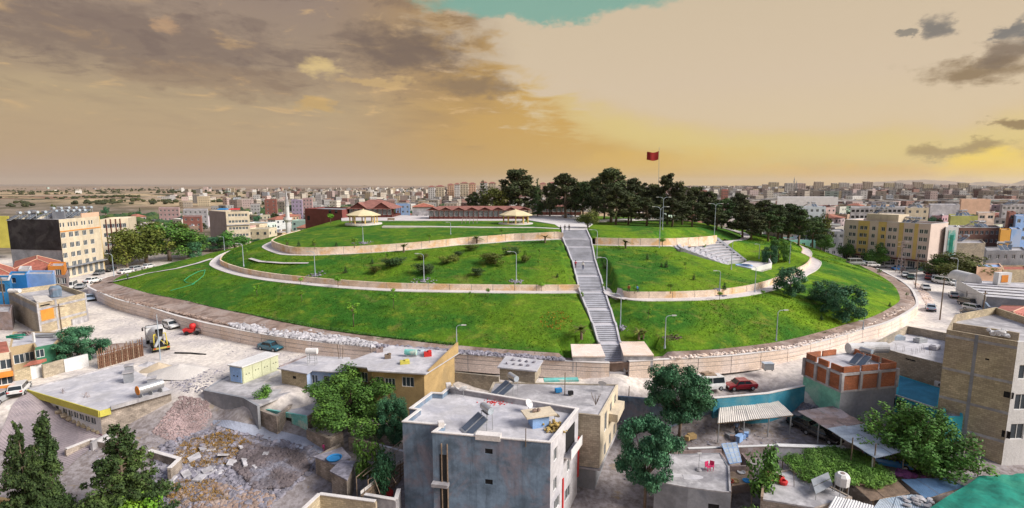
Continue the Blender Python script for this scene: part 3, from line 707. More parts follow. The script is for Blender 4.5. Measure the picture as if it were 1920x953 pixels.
ja = ang(at(1086, 545, 6.4)); jb = ang(at(1172, 560, 6.4))
ring_wall('terrace_wall', ['low stone wall of the lower terrace path, left of the stairs', 'low orange stone wall of the lower terrace path, right of the stairs'], r1-PW, z1, z1+H1, .35, M['ashlar2'], [(-math.pi+.25, ja), (jb, .05)], 4.2, cope=False)
ja = ang(at(1056, 447, 13)); jb = ang(at(1114, 458, 11.6))
ring_wall('terrace_wall', ['pale stone wall of the upper terrace path, left of the stairs', 'pale stone wall of the upper path between the stairs and the amphitheatre'], r2-PW, z2_, z2_+H2, .4, M['ashlar2'], [(-math.pi+.0, ja), (jb, ang(at(1330, 446, 12)))], 4.2, cope=False)
for zn, rr, zz in (('outer', r1, z1), ('outer', r2, z2_)):      # kerb of the paths
    for a0, a1 in ((-math.pi+.1, ang(at(1086, 549, 6.4)) if rr is r1 else ang(at(1056, 449, 13))), (ang(at(1146, 556, 6.4)) if rr is r1 else ang(at(1114, 460, 11.6)), -.05 if rr is r1 else ang(at(1262, 462, 11.6)))):
        mb = MB(); n = 120; vs = []; fs = []
        for i in range(n+1):
            t = a0+(a1-a0)*i/n; q_ = float(np.interp(t, TH, rr)); z_ = float(np.interp(t, TH, zz))
            for off, dz_ in ((.12, -.15), (.12, .09), (-.06, .09), (-.06, -.15)): vs.append((HC.x+(q_+off)*math.cos(t), HC.y+(q_+off)*math.sin(t), z_+dz_))
        for i in range(n):
            for k_ in range(4): fs.append((i*4+k_, (i+1)*4+k_, (i+1)*4+(k_+1) % 4, i*4+(k_+1) % 4))
        struct(mb.add(vs, fs), 'path_kerb', M['cope'])
# ================================================================= stairway
sw = thing('stairway', 'long straight flight of grey stone stairs climbing the green hill', 'stairway', tuple((SL[0][0]+SL[0][1])/2))
side = [[], []]
for k_ in range(len(ST)-1):
    (a0, b0), (a1, b1) = SL[k_], SL[k_+1]
    dzt = a1.z-a0.z; run = (a1.y-a0.y); land = min(1.5, run*.28) if k_ > 0 else .2
    if k_ == 0: land = 1.2
    f0 = land/run                             # landing first, then the flight up to the next landing
    L = lambda t, z, ex=0.: (Vector((a0.x+(a1.x-a0.x)*t-ex, a0.y+(a1.y-a0.y)*t, z)), Vector((b0.x+(b1.x-b0.x)*t+ex, b0.y+(b1.y-b0.y)*t, z)))
    p, q = L(0, a0.z); p2, q2 = L(f0, a0.z)
    build(MB().prism([(p.x, p.y), (q.x, q.y), (q2.x, q2.y), (p2.x, p2.y)], a0.z-.5, a0.z), 'landing', M['landing'], sw)
    n = max(5, int(round(dzt/.165)))
    for i in range(n):
        t0 = f0+(1-f0)*i/n; t1 = f0+(1-f0)*(i+1)/n; z_ = a0.z+dzt*(i+1)/n
        p, q = L(t0, 0); p2, q2 = L(t1+.002, 0)
        if i == n-1: p2, q2 = L(1., 0)
        mb = MB().prism([(p.x, p.y), (q.x, q.y), (q2.x, q2.y), (p2.x, p2.y)], z_-.6, z_-.05)
        p, q = L(t0-.06/run, 0); mb.prism([(p.x, p.y), (q.x, q.y), (q2.x, q2.y), (p2.x, p2.y)], z_-.05, z_-(.004 if i == n-1 else 0))
        build(mb, 'step', M['step'], sw)
    if k_ > 0:
        for s_, (u0, u1) in enumerate(((a0, a1), (b0, b1))):
            sg = -1 if s_ == 0 else 1; mb = MB(); um = u0.lerp(u1, f0); um.z = u0.z
            for A, B in ((u0, um), (um, u1)):
                vs = [(A.x+sg*w_, A.y, A.z+h_) for w_ in (.01, .3) for h_ in (-.7, .32)]+[(B.x+sg*w_, B.y, B.z+h_) for w_ in (.01, .3) for h_ in (-.7, .32)]
                mb.add(vs, [(0, 1, 3, 2), (4, 6, 7, 5), (0, 4, 5, 1), (2, 3, 7, 6), (1, 5, 7, 3)])
            build(mb, 'side_kerb', M['landing'], sw)
a1, b1 = SL[-1]
TOPY = a1.y
# stone platforms either side of the lowest flight
for (xa, xb, ya, yb, lab) in ((1072, 1127.5, 668, 646, 'low stone platform block left of the lowest stair flight'), (1163, 1225, 666, 641, 'low stone platform block right of the lowest stair flight')):
    q = [at(xa+2 if xa < 1100 else xa+4, ya, 2.75), at(xb+(6 if xa < 1100 else 0), ya, 2.75), at(xb-(6 if xa < 1100 else 18), yb, 2.75), at(xa-(1 if xa < 1100 else 1), yb, 2.75)]
    if xa < 1100: q[1] = at(1134, 668, 2.75); q[2] = at(1125, 646, 2.75)
    if xa > 1100: q[0] = at(1170, 666, 2.75)
    r_ = thing('stone_platform', lab, 'platform', (q[0].x, q[0].y, .5))
    build(MB().prism([(p.x, p.y) for p in q], .3, 2.6), 'base', M['conc'], r_)
    qi = inset(ccw([Vector(p[:2]) for p in q]), -.08); build(MB().prism([(p.x, p.y) for p in qi], 2.6, 2.78), 'slab', M['ashlar'], r_)
# ================================================================= amphitheatre
am = thing('amphitheatre', 'open air amphitheatre of curved pale stone seat rows on the hillside', 'amphitheatre', (AC.x-15, AC.y+6, AZ0))
NR = 9
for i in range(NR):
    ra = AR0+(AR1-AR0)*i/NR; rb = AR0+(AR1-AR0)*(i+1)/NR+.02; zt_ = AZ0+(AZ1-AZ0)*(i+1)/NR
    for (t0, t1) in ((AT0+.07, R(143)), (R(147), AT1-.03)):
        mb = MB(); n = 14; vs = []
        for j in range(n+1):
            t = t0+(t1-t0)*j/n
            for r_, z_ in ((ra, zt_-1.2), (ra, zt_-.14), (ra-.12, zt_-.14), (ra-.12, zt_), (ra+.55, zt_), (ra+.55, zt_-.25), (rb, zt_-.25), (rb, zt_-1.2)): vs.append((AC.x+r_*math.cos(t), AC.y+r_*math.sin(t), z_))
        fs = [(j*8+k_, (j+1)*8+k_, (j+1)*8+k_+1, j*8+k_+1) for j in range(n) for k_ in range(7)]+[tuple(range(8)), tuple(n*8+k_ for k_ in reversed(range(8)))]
        mb.add(vs, fs); mb.mi = [1 if (f_ % 7 in (0, 1, 4, 5) and f_ < n*7) else 0 for f_ in range(len(mb.f))]; build(mb, 'seat_row', [M['landing'], M['step']], am)  # shade of risers and foot ledges put into the darker stone colour
    for h_ in range(2):                       # stair between the sectors
        mb = MB(); rr0 = ra+(rb-ra)*h_/2; rr1 = ra+(rb-ra)*(h_+1)/2; zz = AZ0+(AZ1-AZ0)*(i+h_/2+.5)/NR-.2
        mb.prism([(AC.x+r_*math.cos(t), AC.y+r_*math.sin(t)) for r_, t in ((rr0, R(143.3)), (rr1, R(143.3)), (rr1, R(146.7)), (rr0, R(146.7)))], zz-.8, zz); build(mb, 'step', M['step'], am)
for t0 in (AT0+.0, AT1-.02):
    mb = MB(); vs = []
    for j in range(11):
        r_ = AR0+(AR1-AR0)*j/10; z_ = AZ0+(AZ1-AZ0)*j/10+.25
        for t in (t0, t0+.05 if t0 < 2 else t0+.03):
            for zz in (z_-1.6, z_): vs.append((AC.x+r_*math.cos(t), AC.y+r_*math.sin(t), zz))
    fs = []
    for j in range(10): fs += [(j*4, j*4+1, (j+1)*4+1, (j+1)*4), (j*4+1, j*4+3, (j+1)*4+3, (j+1)*4+1), (j*4+3, j*4+2, (j+1)*4+2, (j+1)*4+3)]
    fs += [(0, 2, 3, 1), (40, 41, 43, 42)]
    build(mb.add(vs, fs), 'side_ramp', M['grey'], am)
# stage deck with round pool and white parapet
sg = thing('amphitheatre_stage', 'pale stage terrace with white parapet below the amphitheatre rows', 'stage', (AC.x+1, AC.y, AZ0-1))
dk_ = [at(1366, 503, 7), at(1408, 513, 7), at(1447, 502, 7), at(1442, 493, 7), at(1405, 489, 7)]
build(MB().prism([(p.x, p.y) for p in dk_], AZ0-1.2, AZ0), 'deck', M['cope'], sg)
for i in (0, 1, 2):
    a, b = dk_[i], dk_[i+1]; e = (b-a).normalized(); nrm = Vector((-e.y, e.x, 0))*.2
    if i == 0: a = a.lerp(b, .35)
    build(MB().prism([(a.x, a.y), (b.x, b.y), (b.x+nrm.x, b.y+nrm.y), (a.x+nrm.x, a.y+nrm.y)], AZ0-1.25, AZ0+1.15), 'parapet', M['white'], sg)
pc = at(1395, 499, 7.1); build(MB().lathe((pc.x, pc.y, AZ0), [(1.9, 0), (1.9, .4), (1.6, .4), (1.6, .12)], 24), 'pool_rim', M['paleblue'], sg)
build(MB().lathe((pc.x, pc.y, AZ0), [(0, .1), (1.62, .1)], 24), 'pool_water', M['glass'], sg)
# ================================================================= vegetation
def leaves_mesh(name, blobs, n, size, m, seed, up=.35, flat=1.0, tri=False):
    """blobs: (x, y, z, rx, ry, rz); leaf faces spread through the outer half of every blob"""
    rg = np.random.RandomState(seed); B = np.array(blobs, float)
    w = (B[:, 3]*B[:, 4]+B[:, 3]*B[:, 5]); w /= w.sum(); idx = rg.choice(len(B), n, p=w)
    d = rg.normal(size=(n, 3)); d /= np.linalg.norm(d, axis=1)[:, None]
    rr = 1-.6*rg.rand(n)**1.8; P = B[idx, :3]+d*B[idx, 3:6]*rr[:, None]*(1+.10*rg.normal(size=n))[:, None]
    nr = d*.8+rg.normal(size=(n, 3))*.55+np.array([0, 0, up]); nr /= np.linalg.norm(nr, axis=1)[:, None]
    a = np.cross(nr, rg.normal(size=(n, 3))); a /= np.linalg.norm(a, axis=1)[:, None]; b = np.cross(nr, a)
    s = (size*(.55+.9*rg.rand(n)))[:, None]
    V = np.stack([P-a*s*.5, P+b*s*.32*flat-nr*s*.06, P+a*s*.55+nr*s*.1, P-b*s*.32*flat], 1).reshape(-1, 3)
    me = bpy.data.meshes.new(name); N = n*4
    me.vertices.add(N); me.vertices.foreach_set('co', V.ravel()); me.loops.add(N); me.polygons.add(n)
    me.loops.foreach_set('vertex_index', np.arange(N)); me.polygons.foreach_set('loop_start', np.arange(0, N, 4)); me.polygons.foreach_set('loop_total', np.full(n, 4))
    me.update(calc_edges=True); me.materials.append(m); return me
def trunk_mesh(limbs, m=None):
    mb = MB()
    for pts, rs in limbs: mb.tube([Vector(p) for p in pts], rs, 7)
    return mb.mesh('trunk', m or M['bark'], smooth=True)
TREES = {}
def make_kind(kind, v):
    """unit tree: height 1"""
    rg = random.Random(hash_(kind)*10+v); bl = []; limbs = []
    def br(x, y, z, r0=.012, b=(0, 0, .3)): limbs.append(([b, ((b[0]+x)/2, (b[1]+y)/2, (b[2]+z)/2+.01), (x, y, z)], [r0, r0*.7, r0*.35]))
    if kind in ('pine', 'pinelow'):
        h0 = .34 if kind == 'pine' else .25
        limbs.append(([(0, 0, -.05), (rg.uniform(-.02, .02), .01, .3), (rg.uniform(-.04, .04), 0, .6), (0, 0, .9)], [.028, .022, .015, .004]))
        for i in range(46):
            z = h0+(.97-h0)*(i+.5)/46; k_ = .34*(1-((z-.45)/.6)**2 if z > .45 else .75+.25*(z-h0)/(.45-h0+.01)); a = rg.uniform(0, 6.3); d = k_*rg.uniform(.3, 1.1)
            x, y = d*math.cos(a), d*math.sin(a); r_ = rg.uniform(.06, .125); bl.append((x, y, z, r_, r_, r_*.5))
            if i % 3 == 0: br(x, y, z, .010, (0, 0, max(.3, z-.12)))
        return bl, limbs, 5200, .042, 'pine', .25
    if kind == 'broad':
        limbs.append(([(0, 0, -.05), (.01, 0, .25), (0, .02, .5)], [.035, .028, .015]))
        for i in range(20):
            a = rg.uniform(0, 6.3); z = rg.uniform(.24, .86); k_ = .40*math.sqrt(max(.1, 1-((z-.5)/.45)**2)); d = k_*rg.uniform(.3, 1.)
            r_ = rg.uniform(.13, .2); bl.append((d*math.cos(a), d*math.sin(a), z, r_, r_, r_*.85))
            if i % 4 == 0: br(d*math.cos(a)*.8, d*math.sin(a)*.8, z, .014)
        return bl, limbs, 4500, .045, 'leaf', .4
    if kind == 'highbroad':
        bl, limbs, n, sz, lm, up = make_kind('bigbroad', v); return [(a, b, .2+c*.8, d, e, f*.82) for a, b, c, d, e, f in bl], limbs, n, sz, lm, up
    if kind == 'bigbroad':                      # near tree with low wide crown
        limbs.append(([(0, 0, -.08), (.02, 0, .2), (0, .02, .5)], [.03, .025, .014]))
        for i in range(60):
            a = rg.uniform(0, 6.3); z = rg.uniform(.16, .88); k_ = .52*math.sqrt(max(.06, 1-((z-.45)/.5)**2)); d = k_*rg.uniform(.35, 1.)*(1+.28*math.sin(3*a+z*9+v))
            r_ = rg.uniform(.08, .16); bl.append((d*math.cos(a), d*math.sin(a), z, r_, r_, r_*.8))
            if i % 4 == 0: br(d*math.cos(a)*.85, d*math.sin(a)*.85, z, .012)
        return bl, limbs, 26000, .03, 'leaf', .4
    if kind == 'spray':                         # fountain of upright leafy shoots
        limbs.append(([(0, 0, -.05), (0, 0, .2)], [.03, .025]))
        for i in range(85):
            a = rg.uniform(0, 6.3); t = rg.uniform(.05, 1.3); L = rg.uniform(.7, 1.0)
            ex, ey, ez = L*.62*math.sin(t)*math.cos(a), L*.62*math.sin(t)*math.sin(a), .12+L*.84*math.cos(t)
            limbs.append(([(0, 0, .15), (ex*.5, ey*.5, ez*.58), (ex, ey, ez)], [.009, .006, .002]))
            for k_ in range(7):
                q = .35+.65*k_/6; bl.append((ex*q, ey*q, .12+(ez-.12)*q, .07*(1.25-q*.5), .07*(1.25-q*.5), .075))
        return bl, limbs, 28000, .028, 'leaf', .6
    if kind == 'cypress':
        limbs.append(([(0, 0, -.1), (0, 0, .9)], [.02, .004]))
        for i in range(34):
            z = .06+.9*(i+.5)/34; k_ = .14*math.sqrt(max(.02, 1-z))*(1 if z > .15 else .7)*1.25; a = rg.uniform(0, 6.3); d = k_*rg.uniform(.2, .8); bl.append((d*math.cos(a), d*math.sin(a), z, .08*(1.3-z), .08*(1.3-z), .08))
        return bl, limbs, 16000, .022, 'pine2', .5
    if kind in ('cedar', 'spruce'):
        limbs.append(([(0, 0, -.1), (0, 0, .97)], [.025, .004])); nn = 17 if kind == 'cedar' else 12; W0 = .44 if kind == 'cedar' else .27
        for i in range(nn):
            z = .12+.82*i/(nn-1)
            for j in range(7 if z < .8 else 4):
                a = rg.uniform(0, 6.3); L = W0*(1-z)**.85*rg.uniform(.7, 1.15)+.02; dz_ = rg.uniform(-.02, .05)
                limbs.append(([(0, 0, z), (L*math.cos(a), L*math.sin(a), z+dz_)], [.007, .002]))
                for k_ in (.4, .7, 1.): bl.append((L*k_*math.cos(a), L*k_*math.sin(a), z+dz_*k_, .08*(1.15-z)*(1.25-k_*.5), .08*(1.15-z)*(1.25-k_*.5), .032))
        return bl, limbs, 26000 if kind == 'cedar' else 6000, .026, 'pine2', .5
    if kind == 'ball':
        limbs.append(([(0, 0, -.1), (0, 0, .6)], [.025, .02]))
        for i in range(6): a = rg.uniform(0, 6.3); bl.append((.1*math.cos(a), .1*math.sin(a), .76+rg.uniform(-.06, .06), .22, .22, .18))
        return bl, limbs, 420, .08, 'bright', .4
    if kind == 'smallcone':
        limbs.append(([(0, 0, -.1), (0, 0, .5)], [.03, .01]))
        for i in range(6): z = .12+.8*i/5; bl.append((0, 0, z, .26*(1.08-z), .26*(1.08-z), .12))
        return bl, limbs, 260, .09, 'pine2', .5
    if kind == 'sapling':
        limbs.append(([(0, 0, -.1), (0, 0, .9)], [.018, .006]))
        for i in range(7): a = rg.uniform(0, 6.3); limbs.append(([(0, 0, .45+.05*i), (.15*math.cos(a), .15*math.sin(a), .6+.06*i)], [.008, .003])); bl.append((.13*math.cos(a), .13*math.sin(a), .6+.06*i, .08, .08, .07))
        return bl, limbs, 170, .08, 'bright', .4
    if kind == 'shrub':
        limbs.append(([(0, 0, -.1), (0, 0, .4)], [.03, .02]))
        for i in range(12): a = rg.uniform(0, 6.3); d = rg.uniform(.1, .5); bl.append((d*math.cos(a), d*math.sin(a), rg.uniform(.25, .75), .25, .25, .22))
        return bl, limbs, 1500, .085, 'leaf', .5
    if kind == 'dome':
        limbs.append(([(0, 0, -.1), (0, 0, .5)], [.03, .02]))
        for i in range(40):
            a = rg.uniform(0, 6.3); z = rg.uniform(.1, .85); k_ = .5*math.sqrt(max(.05, 1-((z-.42)/.5)**2)); d = k_*rg.uniform(.5, 1.); bl.append((d*math.cos(a), d*math.sin(a), z, .14, .14, .12))
        return bl, limbs, 9000, .042, 'leafb', .5
def hash_(s): return sum((i+3)*ord(c) for i, c in enumerate(s)) % 997
def palm_meshes(v):
    rg = random.Random(v); tr = MB().cyl((0, 0, -.1), (0, 0, .45), .05, .035, 8); cr = MB()
    for i in range(16):
        a = rg.uniform(0, 6.3); e = rg.uniform(.1, 1.1); L = rg.uniform(.4, .58); pts = []
        for k_ in range(5): t = k_/4; pts.append(Vector((L*t*math.cos(a)*math.cos(e), L*t*math.sin(a)*math.cos(e), .45+L*t*math.sin(e)-.22*t*t)))
        sd_ = Vector((-math.sin(a), math.cos(a), 0))
        for k_ in range(4):
            w0, w1 = (.035, .05, .045, .03, .004)[k_:k_+2]; cr.add([pts[k_]-sd_*w0, pts[k_]+sd_*w0, pts[k_+1]+sd_*w1, pts[k_+1]-sd_*w1], [(0, 1, 2, 3)])
    return tr.mesh('trunk', M['bark']), cr.mesh('fronds', M['leafo'])
def tree(kind, x, y, z, h, w, label, group=None, name=None, leaf=None, v=None, rz=None, cat='tree'):
    v = rnd.randrange(3) if v is None else v; key = (kind, v, leaf)
    if key not in TREES:
        if kind == 'palm': TREES[key] = palm_meshes(v)+('fronds', .6)
        else:
            bl, limbs, n, sz, lm, up = make_kind(kind, v)
            zmax = max(b[2]+b[5]*.9 for b in bl); wr = max(math.hypot(b[0], b[1])+b[3]*.8 for b in bl)
            cm = leaves_mesh('crown', [(b[0], b[1], b[2]/zmax, b[3], b[4], b[5]/zmax) for b in bl], n, sz, M[leaf or lm], hash_(kind)+v, up)
            TREES[key] = (trunk_mesh([([(p[0], p[1], p[2]/zmax) for p in pts], rs) for pts, rs in limbs]), cm, 'crown', wr*2)
    tm, cm, cn, ww = TREES[key]; s = w/ww
    nm = name or {'pine': 'pine_tree', 'pinelow': 'pine_tree', 'broad': 'tree', 'bigbroad': 'tree', 'highbroad': 'tree', 'spray': 'tree', 'cypress': 'cypress_tree', 'cedar': 'cedar_tree', 'spruce': 'spruce_tree', 'ball': 'ball_tree', 'smallcone': 'young_conifer', 'sapling': 'sapling', 'shrub': 'shrub', 'dome': 'round_tree', 'palm': 'young_palm'}[kind]
    rz = rnd.uniform(0, 6.28) if rz is None else rz
    r_ = thing(nm, label, cat, (x, y, z), rz, group); r_.scale = (s, s, h)
    for me, n_ in ((tm, 'trunk'), (cm, cn)):
        o = bpy.data.objects.new(n_, me); COL.objects.link(o); o.parent = r_
    return r_
NUM = 'first second third fourth fifth sixth seventh eighth ninth tenth eleventh twelfth thirteenth fourteenth fifteenth sixteenth seventeenth eighteenth nineteenth twentieth'.split()
def nth(i):
    if i > 98: return 'hundred-and-'+nth(i-100) if i > 99 else 'hundredth'
    if i < 20: return NUM[i]
    t, u = divmod(i+1, 10); T_ = ['', '', 'twenty', 'thirty', 'forty', 'fifty', 'sixty', 'seventy', 'eighty', 'ninety'][t]
    return (T_+'-'+NUM[u-1]) if u else {2: 'twentieth', 3: 'thirtieth', 4: 'fortieth', 5: 'fiftieth', 6: 'sixtieth', 7: 'seventieth', 8: 'eightieth', 9: 'ninetieth'}[t]
def tree_px(kind, px, top, Y, wpx, label, **k_):
    b = atY(px, top, Y); z = hillz(b.x, Y); dep = Y*CP-(z-CAMZ)*SP
    return tree(kind, b.x, Y, z, max(1., b.z-z), wpx*dep/FPX, label, **k_)
HT = [(970, 319, 205, 80, 'pine'), (905, 338, 214, 32, 'spruce'), (928, 352, 203, 60, 'broad'), (1008, 334, 200, 28, 'spruce'), (952, 352, 212, 52, 'pinelow'), (888, 362, 216, 34, 'pinelow'),
      (1062, 327, 190, 74, 'pine'), (1032, 345, 202, 44, 'pinelow'), (1094, 342, 184, 48, 'pine'), (1148, 317, 174, 86, 'pine'), (1120, 333, 192, 56, 'pine'), (1186, 336, 178, 54, 'pine'), (1208, 345, 186, 44, 'pine'), (1156, 352, 163, 66, 'pinelow'),
      (1255, 327, 170, 60, 'pine'), (1226, 347, 184, 44, 'pine'), (1282, 352, 168, 54, 'pinelow'), (1306, 352, 182, 52, 'pine'), (1330, 361, 172, 62, 'pine'), (1214, 372, 160, 60, 'pinelow'), (1262, 374, 157, 58, 'pinelow'), (1180, 364, 166, 60, 'pinelow'),
      (1356, 374, 168, 54, 'pinelow'), (1386, 364, 184, 54, 'pine'), (1396, 384, 158, 60, 'pinelow'), (1430, 377, 170, 62, 'pine'), (1462, 386, 164, 60, 'pinelow'), (1412, 398, 152, 56, 'pinelow'), (1444, 398, 154, 62, 'pine'), (1482, 384, 174, 68, 'pine'),
      (1502, 394, 160, 62, 'pine'), (1528, 408, 172, 50, 'pinelow'), (1300, 378, 160, 56, 'pinelow'), (1345, 392, 160, 50, 'pinelow'), (1240, 358, 172, 50, 'pinelow'), (1134, 350, 182, 50, 'pinelow'),
      (1080, 350, 198, 50, 'pinelow'), (1000, 350, 216, 40, 'pinelow'), (1200, 356, 196, 60, 'pinelow'), (1270, 366, 190, 60, 'pinelow'), (1340, 376, 190, 60, 'pinelow'), (1412, 384, 192, 60, 'pinelow'), (1470, 398, 190, 60, 'pinelow'), (1545, 398, 190, 36, 'broad')]
HT.sort()
for i, (px, top, Y, w, k_) in enumerate(HT):
    d_ = {'pine': 'tall dark pine', 'pinelow': 'dark bushy pine', 'spruce': 'slender dark spruce', 'broad': 'dark green broadleaf tree'}[k_]
    front = 'behind the restaurants' if px < 1100 else ('right of the stair head' if px < 1300 else 'behind the amphitheatre')
    tree_px(k_, px, top-2, Y, w*(1.15 if px < 1110 else 1.12), f'{d_} {front}, {nth(i)} from the left', group='trees on the hilltop', leaf=('leafo' if k_ == 'broad' else ('pine2' if i % 7 == 3 or px > 1440 else None)))
tree_px('broad', 1103, 391, 146, 50, 'small broadleaf tree with thin olive crown beside the top of the stairs', leaf='leafo', v=1)
# street trees left of the mound
for px, top, Y, w, lf, lab in ((231, 428, 165, 80, 'leafo', 'yellow-green street tree beside the cream apartment block'), (268, 414, 172, 98, 'leafo', 'tall olive green street tree, second from the apartment block'), (312, 417, 180, 104, 'leaf', 'broad green street tree in the middle of the street row'), (350, 430, 188, 80, 'leaf', 'green street tree right of the middle of the street row'), (392, 444, 205, 46, 'leafb', 'dark green tree at the right end of the street row'),
                              (438, 431, 208, 66, 'leaf', 'round tree in front of the grey and cream three-storey block'), (362, 452, 182, 34, 'leafb', 'low dark tree behind the parked cars of the left street'), (480, 448, 230, 30, 'leafb', 'small green tree left of the white minaret foot')):
    tree_px('broad', px, top, Y, w, lab, leaf=lf, group='street trees left of the hill')
for px, top, Y, w, lf, lab in ((1485, 501, onh(1485, 553).y, 66, 'leafb', 'dark bluish round tree beside the terrace path on the right lawn'), (1550, 527, onh(1550, 570).y, 62, 'leafb', 'upper left tree of the bluish pair on the right lawn'), (1590, 536, onh(1590, 600).y, 84, 'leafb', 'largest bluish tree standing low on the right lawn'),
                              (1462, 448, onh(1462, 490).y, 44, 'leaf', 'green bushy tree behind the amphitheatre stage'), (1446, 460, onh(1446, 495).y, 34, 'leafb', 'small dark bush tree next to the amphitheatre stage')):
    tree_px('dome', px, top, Y, w, lab, leaf=lf)
for px, top, Y, w, lab in ((1592, 440, 176, 40, 'slim pale green tree in front of the yellow apartment block, left'), (1643, 455, 165, 48, 'round green street tree in front of the yellow apartment block, middle'), (1548, 440, 165, 36, 'slender green tree between pines and yellow apartment block'), (1800, 472, 144, 116, 'wide olive tree beside the street lamp of the right street'), (1764, 482, 148, 56, 'green tree left of the wide olive tree on the right street')):
    tree_px('broad', px, top, Y, w, lab, leaf='leafo' if '18' in str(px) else 'leaf', group='trees round the right street')
# near trees
def near(kind, px, top, bz, Y, wpx, lab, **k_):
    p = atY(px, top, Y); dep = Y*CP-(bz-CAMZ)*SP; return tree(kind, p.x, Y, bz, p.z-bz, wpx*dep/FPX, lab, **k_)
near('bigbroad', 141, 614, -.2, 75, 104, 'round bluish green tree in the yard of the ochre house', leaf='leafb', v=0)
near('bigbroad', 652, 700, -3.2, 60, 235, 'large bright green leafy tree beside the turquoise ruin', leaf='leaf', v=1)
near('bigbroad', 735, 742, -4.0, 57, 80, 'dark green tree squeezed beside the grey apartment house', leaf='leafb', v=2)
near('highbroad', 1279, 690, -3.4, 59, 164, 'dark green round tree beside the white van and blue wall', leaf='leafb', v=2)
near('highbroad', 1215, 784, -5.2, 48, 146, 'dark leafy tree right of the grey apartment house', leaf='leafb', v=0)
near('spray', 1722, 752, -4.2, 52, 235, 'wide fountain shaped green tree beside the blue roofed house', leaf='leaf', v=0)
near('cypress', 78, 768, -5.4, 44, 72, 'dark narrow cypress at the bottom left')
near('cedar', 30, 786, -5.4, 42, 140, 'dense green conifer in the bottom left corner', v=0)
near('cedar', 218, 790, -5.4, 45, 185, 'spreading dark cedar with ragged branches in the paved yard', v=1)
near('shrub', 250, 938, -5.6, 43, 90, 'bright green bush at the bottom edge left', leaf='bright')
near('shrub', 492, 726, -.6, 62.5, 50, 'green bush growing behind the grey retaining wall', leaf='leaf')
near('shrub', 690, 822, -4.4, 50, 60, 'green climbing bush inside the ruined courtyard, upper', leaf='leaf'); near('shrub', 712, 850, -4.6, 48, 55, 'green climbing bush inside the ruined courtyard, lower', leaf='leafb')
near('shrub', 1436, 840, -4.6, 48, 86, 'leafy vine bush beside the terrace with the red slippers', leaf='leaf')
near('shrub', 96, 672, 0, 80, 60, 'low green hedge bush in front of the ochre house', leaf='leafb')
near('shrub', 1405, 945, -5.5, 42, 40, 'small green plant by the terrace at the bottom edge', leaf='leaf')
# small plants on the lawns
def plant(kind, px, basepy, hpx, wpx, lab, **k_):
    p = onh(px, basepy); dep = p.y*CP-(p.z-CAMZ)*SP; return tree(kind, p.x, p.y, p.z-.02, hpx*dep/FPX, wpx*dep/FPX, lab, cat=k_.pop('cat', 'plant'), **k_)
BALLS = [(539, 474, 15, 10), (591, 474, 16, 9), (665, 472, 17, 12), (805, 458, 16, 10), (634, 538, 20, 15), (564, 534, 14, 9), (1015, 546, 17, 11), (1257, 559, 18, 12), (1242, 463, 17, 12), (1349, 563, 17, 10), (941, 447, 14, 10), (620, 419, 18, 12), (738, 556, 16, 9), (915, 556, 16, 9), (1430, 558, 14, 8), (1190, 550, 12, 8)]
for i, b in enumerate(sorted(BALLS)): plant('ball', b[0], b[1], b[2], b[3], f'small ball-crowned tree along the terrace paths, {nth(i)} from the left', group='ball trees along the paths', v=i % 2)
CON = [(648, 512, 14), (698, 494, 12), (560, 462, 12), (589, 460, 13), (631, 462, 10), (539, 459, 11), (1214, 486, 12), (1249, 501, 14), (1301, 524, 12), (1358, 544, 15), (1133, 503, 15), (1240, 500, 9), (1540, 600, 12), (1668, 575, 10), (1045, 520, 9)]
for i, b in enumerate(sorted(CON)): plant('smallcone', b[0], b[1], b[2], b[2]*.55, f'tiny dark conifer on the lawn, {nth(i)} from the left', group='tiny conifers on the lawns', v=i % 2)
for i, (px, py, h) in enumerate(((757, 473, 22), (894, 457, 22), (1022, 455, 22), (1173, 465, 22), (1090, 634, 34), (1198, 634, 26), (1206, 640, 18))): plant('palm', px, py, h, h*1.1, f'young spiky palm on the lawn, {nth(i)} listed from the upper path downwards', group='young palms', v=i % 3)
SAP = [(663, 612, 46), (738, 578, 26), (566, 566, 22), (482, 556, 22), (985, 488, 18), (1012, 480, 14), (724, 490, 18), (1052, 468, 14), (1093, 565, 18), (1455, 480, 16), (800, 572, 14), (880, 560, 14), (960, 600, 14), (1320, 470, 12), (1420, 590, 16), (1285, 505, 14), (1700, 560, 12), (1605, 470, 14), (1648, 520, 16), (505, 492, 10), (462, 480, 16), (1130, 545, 14), (1230, 480, 12), (1010, 500, 12), (1215, 600, 22), (1350, 600, 12), (1160, 470, 10)]
for i, b in enumerate(sorted(SAP)): plant('sapling', b[0], b[1], b[2], b[2]*.5, f'thin young sapling on the grass slope, {nth(i)} from the left', group='saplings on the slopes', v=i % 3)
HED = [(737, 500, 54, 18), (703, 512, 32, 14), (797, 514, 54, 20), (843, 492, 48, 14), (790, 486, 32, 10), (928, 496, 56, 22), (898, 517, 32, 14), (884, 470, 34, 12), (958, 478, 36, 16), (985, 492, 30, 14), (860, 480, 30, 9)]
for i, b in enumerate(sorted(HED)):
    for j in range(1):
        plant('shrub', b[0], b[1], b[3], b[2], f'rambling dark shrub patch on the middle lawn, {nth(i)} from the left', group='shrub patches on the middle lawn', leaf='pine2' if i % 2 else 'leafo')
FLW = [(722, 424, 18, 8, 'rust'), (878, 420, 22, 9, 'rust')]
